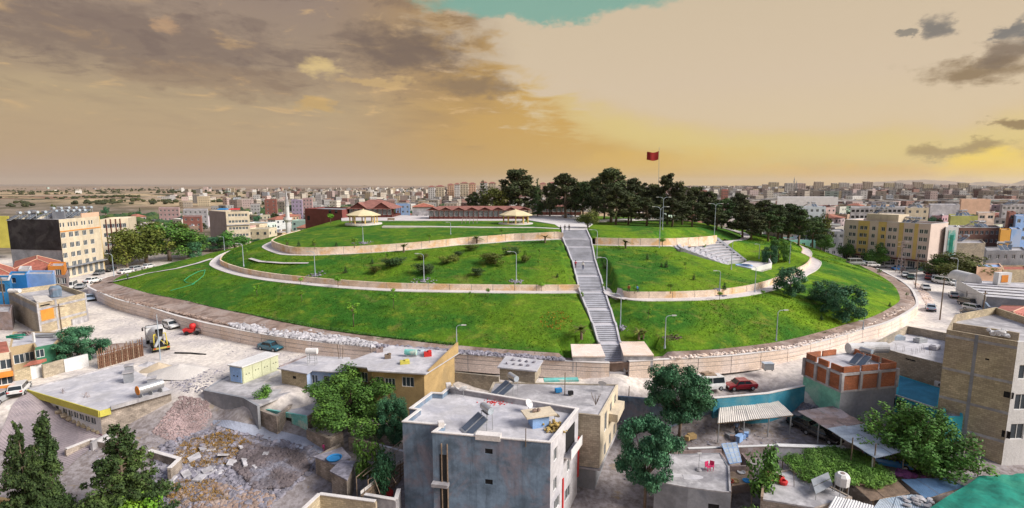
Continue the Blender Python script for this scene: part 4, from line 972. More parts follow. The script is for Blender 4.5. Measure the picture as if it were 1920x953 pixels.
# ================================================================= street lamps
def lamp(px, py, top, lab, kind='single', side=-1, z=None, col='galv', group='street lamps on the hill'):
    p = onh(px, py) if z is None else at(px, py, z); h = atY(px, top, p.y).z-p.z; r_ = thing('street_lamp', lab, 'street lamp', p, 0, group)
    mb = MB().cyl((p.x, p.y, p.z-.2), (p.x, p.y, p.z+.35), .16, .13, 8).cyl((p.x, p.y, p.z), (p.x, p.y, p.z+h*.93), .10, .055, 8); build(mb, 'pole', M[col], r_)
    sides = (side,) if kind == 'single' else (-1, 1); L = min(1.9, h*.2) if kind == 'single' else 1.5
    for s_ in sides:
        pts = [(p.x, p.y, p.z+h*.92), (p.x+s_*L*.18, p.y, p.z+h*.975), (p.x+s_*L*.5, p.y, p.z+h), (p.x+s_*L, p.y, p.z+h)]
        build(MB().tube([Vector(q) for q in pts], [.05, .05, .045, .04], 6), 'arm', M[col], r_)
        build(MB().prism([(p.x+s_*(L-.1), p.y-.12), (p.x+s_*(L+.6), p.y-.07), (p.x+s_*(L+.6), p.y+.07), (p.x+s_*(L-.1), p.y+.12)], p.z+h-.05, p.z+h+.1), 'lamp_head', M['lamp'], r_)
    return r_
for a in [(591, 516, 472, 'green lamp post on the middle lawn at the left'), (681, 455, 424, 'green lamp post in front of the large cream pavilion'), (795, 527, 476, 'green lamp post in the middle of the middle lawn'), (845, 440, 417, 'short lamp post on the upper lawn before the long restaurant'), (968, 527, 472, 'green lamp post on the middle lawn near the stairs'),
          (1119, 488, 431, 'curved lamp post right of the upper stairs'), (1137, 542, 483, 'curved lamp post right of the middle stairs'), (1371, 505, 451, 'lamp post at the foot of the amphitheatre rows', 'single', 1), (1349, 544, 508, 'thin green lamp post on the right lawn above the path'), (1423, 485, 458, 'lamp post behind the amphitheatre stage'),
          (1163, 615, 551, 'lamp post right of the lower stairs'), (1246, 661, 592, 'lamp post at the bottom of the right lawn', 'single', 1), (1455, 639, 582, 'lamp post on the lower right lawn below the terrace path', 'single', 1), (1616, 639, 602, 'lamp post behind the right stone wall'), (1480, 494, 448, 'lamp post in front of the turquoise building'),
          (1236, 465, 388, 'front twin-arm lamp post on the upper path', 'double'), (1242, 431, 370, 'rear twin-arm lamp post on the hilltop lawn', 'double'), (1339, 444, 382, 'twin-arm lamp post above the amphitheatre', 'double'), (1087.5, 405, 350, 'twin-arm lamp post behind the top of the stairs', 'double'), (995, 405, 372, 'lamp post left of the small restaurant'), (1005, 405, 368, 'lamp post beside the small restaurant porch'),
          (214, 519, 476, 'street lamp in front of the cream apartment block'), (421, 470, 444, 'street lamp before the grey and cream three-storey block'), (457, 499, 457, 'lamp post at the left tip of the lower path'), (857, 700, 610, 'tall street lamp behind the ochre house, standing by the foot wall', 'single', 1),
          (1791, 538, 484, 'street lamp on the right street beside the white depot'), (1415, 548, 500, 'lamp post on the right lawn between stage and terrace path')]: lamp(*a)
def pole(px, py, top, lab, z=None, r=.08, m='wood', cat='pole', name='utility_pole'):
    p = onh(px, py) if z is None else at(px, py, z); h = atY(px, top, p.y).z-p.z
    return solo(MB().cyl((p.x, p.y, p.z-.3), (p.x+.05, p.y, p.z+h), r, r*.6, 8), name, M[m], lab, cat)
pole(301, 676, 590, 'tall thin grey pole beside the mixer truck', m='galv')
pole(1178, 760, 724, 'dark wooden pole by the blue wall near the alley', z=-2., m='bark')
# flag
fp = onh(1234, 414); ftop = atY(1236, 276, fp.y); fr = thing('flagpole', 'tall flagpole with a red flag above the hilltop pines', 'flagpole', fp)
build(MB().cyl(fp, (ftop.x, ftop.y, ftop.z), .14, .06, 8), 'pole', M['metal'], fr)
mb = MB(); rows = []
fw, fh = 4.2, 3.
for i in range(13):
    t = i/12; x = ftop.x-.1-fw*t; y = ftop.y+.35*math.sin(t*7)*t; z_ = ftop.z-1.4-.5*t-.35*math.sin(t*4.)
    rows.append([(x, y+.02*j, z_-fh*j/6*(1-.05*t)) for j in range(7)])
fl = build(mb.grid(rows), 'flag', mat('flag_red', (.30, .018, .02), var=.15, bump=0), fr, smooth=True)
# ================================================================= hilltop buildings
def slab_path(poly, z, name, m, th=.12): return struct(MB().prism(poly, z-th, z), name, M[m])
PZ = 14.5
pl = lambda px, py, z=PZ: at(px, py, z)
def ell(c, rx, ry, n=40): return [(c.x+rx*math.cos(2*math.pi*i/n), c.y+ry*math.sin(2*math.pi*i/n)) for i in range(n)]
# paved plaza from the stair head to the small restaurant
q = [pl(1055, 431), pl(1098, 431), pl(1112, 420), pl(1110, 408), pl(1075, 404), pl(985, 404), pl(990, 413), pl(1040, 421)]
slab_path([(p.x, p.y) for p in q], PZ+.06, 'plaza', 'cope', .5)
slab_path([(p.x, p.y) for p in [pl(640, 414), pl(985, 414), pl(985, 404), pl(740, 404), pl(640, 408)]], PZ+.05, 'plaza', 'path', .5)
slab_path([(p.x, p.y) for p in [pl(1110, 416), pl(1215, 411.5), pl(1310, 411), pl(1310, 409.5), pl(1215, 409.5), pl(1110, 413)]], PZ+.1, 'hilltop_path', 'cope', .4)
q = []
for x, y in ((716, 425), (800, 425.5), (900, 427), (1000, 427.5), (1050, 430)): q.append(pl(x, y))
q2 = [Vector((p.x, p.y+2.2, 0)) for p in reversed(q)]
slab_path([(p.x, p.y) for p in q+q2], PZ+.08, 'hilltop_path', 'cope', .5)
def hip_roof(mb, P, ze, zr, ridge=.4, ov=0):
    """P four corners ccw, ridge along the longer side"""
    c = sum((Vector(p[:2]) for p in P), Vector((0, 0)))/4; P = [Vector(p[:2]) for p in P]; P = [p+(p-c).normalized()*ov for p in P]
    L0 = (P[1]-P[0]).length; L1 = (P[2]-P[1]).length
    if L0 < L1: P = P[1:]+P[:1]; L0, L1 = L1, L0
    a = (P[0]+P[3])/2; b = (P[1]+P[2])/2; e = (b-a).normalized(); k_ = L1/2*ridge*2; a2 = a+e*min(k_, L0*.48); b2 = b-e*min(k_, L0*.48)
    v = [(p.x, p.y, ze) for p in P]+[(a2.x, a2.y, zr), (b2.x, b2.y, zr)]+[(p.x, p.y, ze-.18) for p in P]
    mb.add(v, [(0, 1, 5, 4), (2, 3, 4, 5), (1, 2, 5), (3, 0, 4), (0, 6, 7, 1), (1, 7, 8, 2), (2, 8, 9, 3), (3, 9, 6, 0), (9, 8, 7, 6)])
    return P, a2, b2
def restaurant(px0, px1, pyb, depth, h, roofh, lab, nb, ng):
    a, b = pl(px0, pyb), pl(px1, pyb); b.y = a.y+(b.y-a.y)*.3; e = (b-a).normalized(); nn = Vector((-e.y, e.x, 0)); c_, d_ = b+nn*depth, a+nn*depth
    r_ = thing('restaurant', lab, 'restaurant', (a+b)/2+Vector((0, 0, 0)))
    P = [a, b, c_, d_]
    L = (b-a).length; base = MB()
    for i in range(4): wall_mb(base, P[i], P[(i+1) % 4], PZ, PZ+.95, [])
    build(base, 'parapet', M['maroon'], r_)
    build(MB().prism([(p.x, p.y) for p in P], PZ-.4, PZ+.05), 'floor', M['maroon'], r_)
    ip = inset(ccw([Vector(p[:2]) for p in P]), 2.2)
    build(MB().prism([(p.x, p.y) for p in ip], PZ, PZ+h), 'inner_wall', M['maroon'], r_)
    for i in range(nb+1):
        p = a.lerp(b, i/nb); build(MB().box((p.x, p.y, PZ+h/2), (.22, .22, h)), 'post', M['maroon'], r_)
        if i < nb:
            w = L/nb-.35; fm, pm = win_mesh(round(w, 1), round(h-1.25, 1), 'three'); q_ = a.lerp(b, (i+.5)/nb)
            o = place(fm, 'window', (q_.x, q_.y+.12, PZ+.95+(h-1.25)/2), math.atan2(e.y, e.x), r_); pp = bpy.data.objects.new('pane', pm); COL.objects.link(pp); pp.parent = o
    for s_ in (0, 1):
        A, B = ((b, c_), (d_, a))[s_]; nn_ = max(2, int(depth/2.6))
        for i in range(1, nn_+1): p = A.lerp(B, i/nn_); build(MB().box((p.x, p.y, PZ+h/2), (.22, .22, h)), 'post', M['maroon'], r_)
    rm = MB(); Pr, a2, b2 = hip_roof(rm, P, PZ+h, PZ+h+roofh, .42, 1.1); rf = build(rm, 'roof', M['redroof'], r_)
    for i in range(ng):                       # small gables over the eaves
        t = (i+.5)/ng; q_ = Vector(Pr[0].lerp(Pr[1], t)).to_3d() if (Pr[1]-Pr[0]).dot(e.to_2d()) > 0 else Vector(Pr[2].lerp(Pr[3], t)).to_3d()
        w = L/ng*.36; zz = PZ+h+.12; q_ += nn*.2
        u = [q_-e*w, q_+e*w, q_]; v = [(u[0].x, u[0].y, zz), (u[1].x, u[1].y, zz), (u[2].x, u[2].y, zz+roofh*.62)]+[(p.x+nn.x*depth*.4, p.y+nn.y*depth*.4, zz+roofh*.55) for p in (u[2],)]
        build(MB().add(v, [(0, 1, 2)]), 'gable', M['maroon'], rf)
        k2 = .5; v2 = [(u[0].x-e.x*k2-nn.x*.4, u[0].y-nn.y*.4, zz-.12), (u[2].x-nn.x*.4, u[2].y-nn.y*.4, zz+roofh*.68), (v[3][0], v[3][1], zz+roofh*.68), (u[1].x+e.x*k2-nn.x*.4, u[1].y-nn.y*.4, zz-.12)]
        build(MB().add(v2, [(0, 1, 2), (1, 3, 2)]), 'gable_roof', M['redroof'], rf)
    return r_
restaurant(805, 990, 411, 9, 3.3, 1.25, 'long single-storey restaurant with maroon posts and red gabled roof', 20, 8)
restaurant(1008, 1089, 402, 9, 3.4, 1.5, 'small restaurant with red roof right of the tall pine', 9, 2)
restaurant(655, 735, 408, 15, 3.4, 3.2, 'restaurant with big red double-gabled roof behind the cream pavilion', 9, 2)
# brick-red windowless hall left of it
a, b = atY(582, 418, 205), atY(665, 410, 205); z_ = 3
bld('hall', 'dark red flat-roofed hall at the left end of the hilltop', 'hall', [(a.x, 200), (b.x, 190), (b.x+3, 206), (a.x+2, 216)], 3, atY(585, 391, 200).z, mat('dark_red_wall', (.20, .06, .055), var=.15), M['grey'], .5, None, {0: [(14, 16.9, 1.5, 1.5, 'dark'), (17.3, 16.9, 1.5, 1.5, 'dark'), (2., 14, 1.6, 1.7, 'dark')]})
def pavilion(px, pyc, wpx, lab, np_=8):
    c = pl(px, pyc); dep = c.y*CP+(CAMZ-PZ)*SP; r = wpx*dep/FPX/2; r_ = thing('pavilion', lab, 'pavilion', c); h = 2.7
    build(MB().lathe((c.x, c.y, PZ), [(0, .22), (r*1.12, .22), (r*1.12, -.3)], 32), 'floor', M['cope'], r_)
    for i in range(np_):
        t = 2*math.pi*(i+.5)/np_; build(MB().box((c.x+r*.82*math.cos(t), c.y+r*.82*math.sin(t), PZ+.2+h/2), (.34, .34, h), t), 'post', M['yelr'], r_)
    mb = MB(); n = 8
    R_ = [(r*1.08, h+.15), (r*.55, h+1.15), (.25, h+1.75), (0, h+2.1)]
    P = [[(c.x+q[0]*math.cos(2*math.pi*j/n), c.y+q[0]*math.sin(2*math.pi*j/n), PZ+q[1]) for j in range(n+1)] for q in R_]
    P = [[(x, y, z-.22) for x, y, z in P[0]]]+P
    build(mb.grid(P), 'canopy', mat('cream_canopy', (.66, .56, .36), var=.06), r_)
    for i in range(4):
        t = i*math.pi/2+.4; build(MB().box((c.x+r*.4*math.cos(t), c.y+r*.4*math.sin(t), PZ+.6), (1.4, .6, .06), t).box((c.x+r*.4*math.cos(t), c.y+r*.4*math.sin(t), PZ+.4), (.3, .3, .36), t), 'bench', M['wood'], r_)
pavilion(682, 419.5, 60, 'large cream canopy pavilion on a round paved platform, left'); pavilion(967, 419.5, 58, 'cream canopy pavilion beside the long restaurant, right', 10)
for px, py, lab in ((733, 415, 'small wooden playhouse bench beside the left pavilion'),):
    p = pl(px, py); r_ = thing('bench', lab, 'bench', p); build(MB().box((p.x, p.y, PZ+.5), (2.4, .6, .1)), 'seat', M['wood'], r_); build(MB().box((p.x, p.y+.3, PZ+.8), (2.4, .08, .5)), 'backrest', M['wood'], r_)
    for s_ in (-1, 1): build(MB().box((p.x+s_, p.y, PZ+.25), (.1, .5, .5)), 'leg', M['wood'], r_)
# round orange climbing frames before the long restaurant
p = pl(880, 419); r_ = thing('climbing_frame', 'orange wooden playground climbing frame in front of the long restaurant', 'playground frame', p)
for i in range(5):
    x = p.x-2.4+i*1.2; build(MB().tube([Vector((x, p.y-.8, PZ)), Vector((x+.3, p.y, PZ+1.8)), Vector((x, p.y+.8, PZ))], .06), 'hoop', M['rust'], r_)
build(MB().cyl((p.x-2.3, p.y, PZ+1.7), (p.x+2.7, p.y, PZ+1.7), .06), 'rail', M['rust'], r_)
# ================================================================= vehicles
PAINT = {k_: glossy('car_paint_'+k_, c_, .25, coat=.6) for k_, c_ in dict(white=(.70, .71, .72), silver=(.38, .40, .43), red=(.24, .012, .02), teal=(.02, .13, .19), black=(.012, .012, .014), blue=(.03, .20, .50), green=(.02, .07, .055), grey=(.12, .13, .15), paleblue=(.30, .38, .50)).items()}
def car_proto(kind):
    """x forward; built round the origin; returned as a thing to be copied"""
    r_ = thing(kind, '', 'car'); L, Wd, H = dict(sedan=(4.4, 1.72, 1.42), hatchback=(4.1, 1.68, 1.46), van=(4.7, 1.85, 1.95), suv=(4.6, 1.85, 1.72))[kind]
    h = L/2; z0 = .24; belt = {'sedan': .88, 'hatchback': .88, 'van': 1.05, 'suv': 1.02}[kind]
    prof = {'sedan': [(-h, .55, .8), (-h+.08, .24, .93), (-h+.95, .24, .95), (-.2, .24, .93), (.95, .24, .9), (h-.12, .26, .72), (h, .45, .6)],
            'hatchback': [(-h, .5, .85), (-h+.08, .24, .92), (-1., .24, .93), (0, .24, .92), (.95, .24, .9), (h-.12, .26, .74), (h, .45, .6)],
            'van': [(-h, .5, 1.05), (-h+.06, .28, 1.1), (-1., .28, 1.1), (0, .28, 1.1), (1.3, .28, 1.05), (h-.1, .3, .85), (h, .5, .65)],
            'suv': [(-h, .55, 1.0), (-h+.08, .3, 1.06), (-1., .3, 1.06), (0, .3, 1.05), (1.0, .3, 1.02), (h-.12, .32, .88), (h, .5, .7)]}[kind]
    cab = {'sedan': [(-1.45, -.95, .55, 1.1)], 'hatchback': [(-1.95, -1.65, .5, 1.1)], 'van': [(-2.25, -2.1, 1.1, 1.75)], 'suv': [(-2.15, -1.85, .5, 1.2)]}[kind][0]
    mb = MB(); rows = []
    for x, zb, zt in prof:
        w = Wd/2*(1-.16*max(0, (abs(x)-h+.5)/.5)**2); rows.append([(x, -w*.93, zb), (x, -w, (zb+zt)/2), (x, -w*.95, zt-.05), (x, -w*.86, zt), (x, 0, zt+.04), (x, w*.86, zt), (x, w*.95, zt-.05), (x, w, (zb+zt)/2), (x, w*.93, zb)])
    mb.grid(rows); nn = len(rows); mb.add(rows[0], [tuple(range(9))]); mb.add(rows[-1], [tuple(reversed(range(9)))])
    mb.add([(prof[1][0], -Wd*.45, z0), (prof[-2][0], -Wd*.45, z0), (prof[-2][0], Wd*.45, z0), (prof[1][0], Wd*.45, z0)], [(0, 3, 2, 1)])
    x0, x1, x2, x3 = cab; wb, wt = Wd*.45, Wd*.38; zr = H
    zb_ = belt-.02
    q = [(x0, zb_, wb), (x1, zr-.03, wt), (x1+.2, zr, wt), (x2, zr, wt), (x3, zb_, wb)]
    mb.grid([[(x, -w, z) for x, z, w in q], [(x, w, z) for x, z, w in q]])
    for s_ in (-1, 1): mb.add([(x, s_*w, z) for x, z, w in q], [(0, 1, 2, 3, 4)])
    build(mb, 'body', PAINT['white'], r_, world=False)
    def pan(pts, nm, m='cglass'): build(MB().add(pts, [tuple(range(len(pts)))]), nm, M[m], r_, world=False)
    def lerp2(a, b, t): return tuple(a[i]+(b[i]-a[i])*t for i in range(3))
    for nm, A, B, s_ in (('windscreen', (x3, 0, zb_), (x2, 0, zr), 1), ('rear_window', (x0, 0, zb_), (x1, 0, zr-.03), -1)):
        a_, b_ = lerp2(A, B, .08), lerp2(A, B, .9); wa, wb2 = wb-.08, wt-.05; o_ = .015*s_
        pan([(a_[0]+o_, -wa, a_[2]+.01), (a_[0]+o_, wa, a_[2]+.01), (b_[0]+o_, wb2, b_[2]+.01), (b_[0]+o_, -wb2, b_[2]+.01)], nm)
    for s_ in (-1, 1):
        def sp(x, z): 
            t = (z-zb_)/(zr-zb_); return (x, s_*(wb+(wt-wb)*t+.012), z)
        za, zb2 = zb_+.07, zr-.1; fx = lambda z: x3-(x3-x2)*(z-zb_)/(zr-zb_); rx = lambda z: x0+(x1-x0)*(z-zb_)/(zr-zb_); m_ = (x0+x3)/2-.05
        if kind != 'van' or True:
            pan([sp(rx(za)+.12, za), sp(m_-.04, za), sp(m_-.04, zb2), sp(rx(zb2)+.08, zb2)], 'side_window'); pan([sp(m_+.04, za), sp(fx(za)-.12, za), sp(fx(zb2)-.08, zb2), sp(m_+.04, zb2)], 'side_window')
        for x in (-h+.82, h-.82):
            w_ = build(MB().cyl((x, s_*(Wd/2-.2), .31), (x, s_*(Wd/2+.01), .31), .31, .31, 14), 'wheel', M['black'], r_, world=False)
            build(MB().cyl((x, s_*(Wd/2), .31), (x, s_*(Wd/2+.025), .31), .19, .17, 10), 'rim', M['steel'], w_, world=False)
        build(MB().box((h-.07, s_*Wd*.34, prof[-2][2]-.1), (.08, .34, .13)), 'headlight', M['lamp'], r_, world=False)
        build(MB().box((-h+.02, s_*Wd*.36, prof[0][2]-.08), (.06, .26, .16)), 'tail_light', M['red'], r_, world=False)
        build(MB().box((x3-.28, s_*(Wd/2+.06), belt+.05), (.12, .16, .12)), 'mirror', M['black'], r_, world=False)
    build(MB().box((h+.0, 0, .42), (.1, Wd*.85, .16)), 'bumper', M['black'], r_, world=False); build(MB().box((-h+.0, 0, .45), (.1, Wd*.85, .16)), 'bumper', M['black'], r_, world=False)
    return r_
PROTO = {k_: car_proto(k_) for k_ in ('sedan', 'hatchback', 'van', 'suv')}; USED = set()
def car(kind, px, py, tx, ty, col, lab, z=None, group='cars round the hill', cat=None):
    p = (onh(px, py) if z is None else at(px, py, z)); q = at(tx, ty, p.z); a = math.atan2(q.y-p.y, q.x-p.x)
    loc = (p.x, p.y, p.z+.01)
    o = dup(PROTO[kind], loc, a, lab, group, paint={'body': PAINT[col]})
    if cat: o['category'] = cat
    return o
CARS = [('hatchback', 320, 615, 350, 624, 'white', 'white estate car parked by the foot wall left of the red machine'), ('sedan', 508, 656, 540, 661, 'teal', 'dark teal saloon car parked by the foot wall'), ('sedan', 169, 563, 185, 580, 'paleblue', 'pale blue saloon at the narrow left end of the dusty road'),
        ('hatchback', 38, 736, 60, 712, 'white', 'white hatchback parked at the corner of the yellow edged roof'), ('sedan', 2, 752, 30, 738, 'silver', 'silver car cut by the left picture edge'),
        ('sedan', 1388, 729, 1340, 731, 'red', 'dark red saloon parked beside the blue wall'), ('van', 1326, 730, 1290, 733, 'white', 'white van with loaded roof rack behind the round tree'),
        ('sedan', 1735, 543, 1745, 552, 'white', 'white saloon driving down the dusty right street'), ('sedan', 1788, 558, 1780, 545, 'silver', 'silver saloon in the middle of the right street'), ('sedan', 1745, 582, 1741, 565, 'paleblue', 'pale saloon beside the corner of the foot wall'),
        ('suv', 1817, 574, 1840, 580, 'black', 'black off-road car at the right street edge, rear of three'), ('hatchback', 1826, 583, 1850, 588, 'white', 'white car between two dark cars at the right street edge'), ('sedan', 1820, 593, 1845, 602, 'black', 'dark car nearest the red tiled roof'),
        ('suv', 1753, 528, 1760, 545, 'white', 'white off-road car facing the right street, beside the red one'), ('van', 1771, 533, 1790, 536, 'white', 'white van parked under the wide olive tree, left of two'), ('hatchback', 1783, 534, 1800, 538, 'white', 'white hatchback under the wide olive tree, right of two'), ('hatchback', 1740, 524, 1738, 512, 'red', 'small red car in the right street'),
        ('sedan', 1748, 515, 1765, 515, 'black', 'dark saloon at the shops end of the right street'), ('sedan', 1727, 509, 1745, 509, 'green', 'green saloon in front of the shops of the yellow block'), ('sedan', 1697, 519, 1706, 530, 'white', 'white saloon at the far corner of the foot wall'), ('sedan', 1707, 523, 1716, 536, 'green', 'dark green saloon at the far corner of the foot wall'), ('van', 1667, 502, 1690, 502, 'white', 'white van in the car row below the yellow block'),
        ('sedan', 1650, 502, 1670, 502, 'silver', 'silver saloon in the car row below the yellow block'), ('hatchback', 1635, 500, 1655, 500, 'white', 'white hatchback in the car row below the yellow block'), ('sedan', 1618, 498, 1640, 498, 'paleblue', 'pale blue saloon in the car row below the yellow block'), ('van', 1604, 497, 1620, 497, 'silver', 'silver van at the left end of the car row'), ('suv', 1704, 511, 1720, 511, 'grey', 'grey off-road car behind the white and green saloons'), ('sedan', 1686, 507, 1700, 507, 'blue', 'blue saloon beside the electricity pylon'),
        ('sedan', 174, 530, 200, 524, 'white', 'white saloon on the left street beside the lawn tip'), ('sedan', 152, 541, 140, 548, 'silver', 'silver saloon at the bend of the left street'), ('van', 134, 541, 120, 548, 'white', 'white pickup-like van at the bend of the left street'), ('suv', 117, 541, 105, 548, 'grey', 'grey off-road car behind the unfinished block house'), ('sedan', 236, 513, 262, 508, 'white', 'white saloon under the street trees, left'), ('hatchback', 256, 507, 280, 502, 'silver', 'silver hatchback under the street trees, middle'), ('sedan', 278, 503, 300, 498, 'white', 'white saloon under the street trees, right'), ('hatchback', 186, 515, 170, 520, 'grey', 'grey hatchback beside the shops of the cream block'), ('sedan', 208, 509, 190, 514, 'black', 'black saloon by the lamp of the cream block')]
for c_ in CARS: car(*c_, **({'cat': 'van'} if c_[0] == 'van' else {}))
car('sedan', 1512, 806, 1550, 822, 'black', 'black saloon half under the rusty shed roof, left', z=gz(at(1512, 806, -3.3).x, at(1512, 806, -3.3).y)); car('sedan', 1540, 822, 1570, 835, 'black', 'second black saloon half under the rusty shed roof, right', z=-3.5)
car('sedan', 1664, 872, 1700, 878, 'blue', 'bright blue car under the low end of the metal shed roof', z=-3.9)
car('sedan', 1064, 408, 1090, 408, 'paleblue', 'blue-grey car parked on the hilltop plaza', z=PZ+.08)
for r_ in PROTO.values():
    for ch in list(r_.children):
        for g2 in list(ch.children): bpy.data.objects.remove(g2)
        bpy.data.objects.remove(ch)
    bpy.data.objects.remove(r_)
# van roof load
v = at(1326, 730, 0); solo(MB().box((v.x, v.y, 2.1), (1.9, 1.2, .12), .05).box((v.x-.2, v.y, 2.25), (1.2, .7, .16), .4), 'roof_load', M['wood'], 'bundle of boards lying on the white van roof', 'load')
# concrete mixer truck seen from its rear right corner
p = at(303, 660, 0); hd = at(276, 622, 0); ang_ = math.atan2(hd.y-p.y, hd.x-p.x); t_ = thing('concrete_mixer_truck', 'white concrete mixer truck with yellow striped rear on the dusty road', 'truck', p+(hd-p).normalized()*3.4, ang_)
def tb(mb, nm, m, par=None, smooth=False): return build(mb, nm, m, par or t_, world=False, smooth=smooth)
tb(MB().box((0, 0, .95), (7.6, .9, .3)), 'chassis', M['black'])
cabm = MB().add([(2.4, -1.2, .8), (4.1, -1.2, .8), (4.1, -1.2, 1.9), (3.85, -1.2, 2.9), (2.4, -1.2, 2.95), (2.4, 1.2, .8), (4.1, 1.2, .8), (4.1, 1.2, 1.9), (3.85, 1.2, 2.9), (2.4, 1.2, 2.95)], [(0, 1, 2, 3, 4), (9, 8, 7, 6, 5), (1, 6, 7, 2), (2, 7, 8, 3), (3, 8, 9, 4), (4, 9, 5, 0), (0, 5, 6, 1)])
cb = tb(cabm, 'cab', M['white'])
tb(MB().add([(4.12, -1.1, 1.95), (4.12, 1.1, 1.95), (3.9, 1.1, 2.75), (3.9, -1.1, 2.75)], [(0, 1, 2, 3)]), 'windscreen', M['cglass'], cb)
for s_ in (-1, 1):
    tb(MB().box((3.2, s_*1.21, 2.3), (1.0, .03, .7)), 'side_window', M['cglass'], cb); tb(MB().box((4.0, s_*1.5, 2.4), (.12, .2, .55)), 'mirror', M['black'], cb); tb(MB().tube([Vector((3.9, s_*1.2, 2.8)), Vector((4.0, s_*1.5, 2.75))], .04), 'mirror_arm', M['black'], cb)
    for x in (3.2, -1.6, -2.8):
        w_ = tb(MB().cyl((x, s_*.75, .5), (x, s_*1.2, .5), .5, .5, 16), 'wheel', M['black']); tb(MB().cyl((x, s_*1.2, .5), (x, s_*1.24, .5), .28, .24, 10), 'rim', M['steel'], w_)
    tb(MB().box((-2.2, s_*1.0, 1.12), (2.6, .45, .06)), 'mudguard', M['black'])
dr = MB(); axis = Vector((-.96, 0, .28)).normalized(); base = Vector((2.0, 0, 1.75)); side_ = Vector((0, 1, 0)); upv = axis.cross(side_)*-1
rows = []
for s_, r in ((0, .35), (.25, .95), (1.4, 1.22), (2.6, 1.2), (3.9, .85), (4.7, .5), (4.9, .42)):
    rows.append([base+axis*s_+(side_*math.cos(2*math.pi*j/20)+upv*math.sin(2*math.pi*j/20))*r for j in range(21)])
dr.grid(rows); tb(dr, 'drum', M['white'], smooth=True)
fr_ = tb(MB().tube([Vector((-3.3, -.9, .9)), Vector((-2.9, -.8, 2.9)), Vector((-2.9, .8, 2.9)), Vector((-3.3, .9, .9))], .08).tube([Vector((-3.3, -.9, .9)), Vector((-2.9, .8, 2.9))], .05), 'rear_frame', mat('safety_yellow', (.55, .45, .06)))
tb(MB().add([(-2.6, -.55, 3.3), (-2.6, .55, 3.3), (-3.5, .3, 2.6), (-3.5, -.3, 2.6), (-2.9, -.55, 3.7), (-2.9, .55, 3.7)], [(0, 1, 2, 3), (1, 5, 2), (0, 3, 4), (0, 4, 5, 1)]), 'hopper', M['black'])
tb(MB().tube([Vector((-3.3, 0, 2.4)), Vector((-4.3, .9, 1.2))], [.28, .2], 8), 'chute', M['metal'])
tb(MB().box((-3.8, 0, .75), (.12, 2.3, .3)), 'bumper', mat('striped_bumper', (.42, .36, .10)))
for s_ in (-1, 1): tb(MB().box((-3.88, s_*.9, .78), (.05, .35, .16)), 'tail_light', M['red'])
tb(MB().tube([Vector((1.9, -1.2, 2.9)), Vector((1.9, -1.2, 3.4)), Vector((1.9, 1.2, 3.4)), Vector((1.9, 1.2, 2.9))], .05), 'guard_rail', M['black'])
# small red machine
p = at(360, 627, 0); t_ = thing('site_dumper', 'small red machine with black wheels standing on the dusty road', 'machine', p, .15)
tb(MB().add([(-1.1, -.6, .5), (.3, -.6, .5), (.45, -.65, 1.1), (-1.3, -.65, 1.1), (-1.1, .6, .5), (.3, .6, .5), (.45, .65, 1.1), (-1.3, .65, 1.1)], [(0, 1, 2, 3), (7, 6, 5, 4), (0, 4, 5, 1), (1, 5, 6, 2), (3, 7, 4, 0), (2, 6, 7, 3)]), 'skip', M['red'])
tb(MB().lathe((.2, 0, 1.1), [(.3, 0), (.55, .3), (.5, .75), (.2, .95)], 14), 'drum', M['red'], smooth=True)
tb(MB().box((1.2, 0, .75), (.8, .7, .6)), 'engine', M['rust'])
tb(MB().tube([Vector((.9, 0, 1.)), Vector((.75, 0, 1.5))], .05), 'steering_column', M['black'])
for x, s_ in ((-.6, -1), (-.6, 1), (1.1, -1), (1.1, 1)): tb(MB().cyl((x, s_*.5, .38), (x, s_*.72, .38), .38, .38, 12), 'wheel', M['black'])
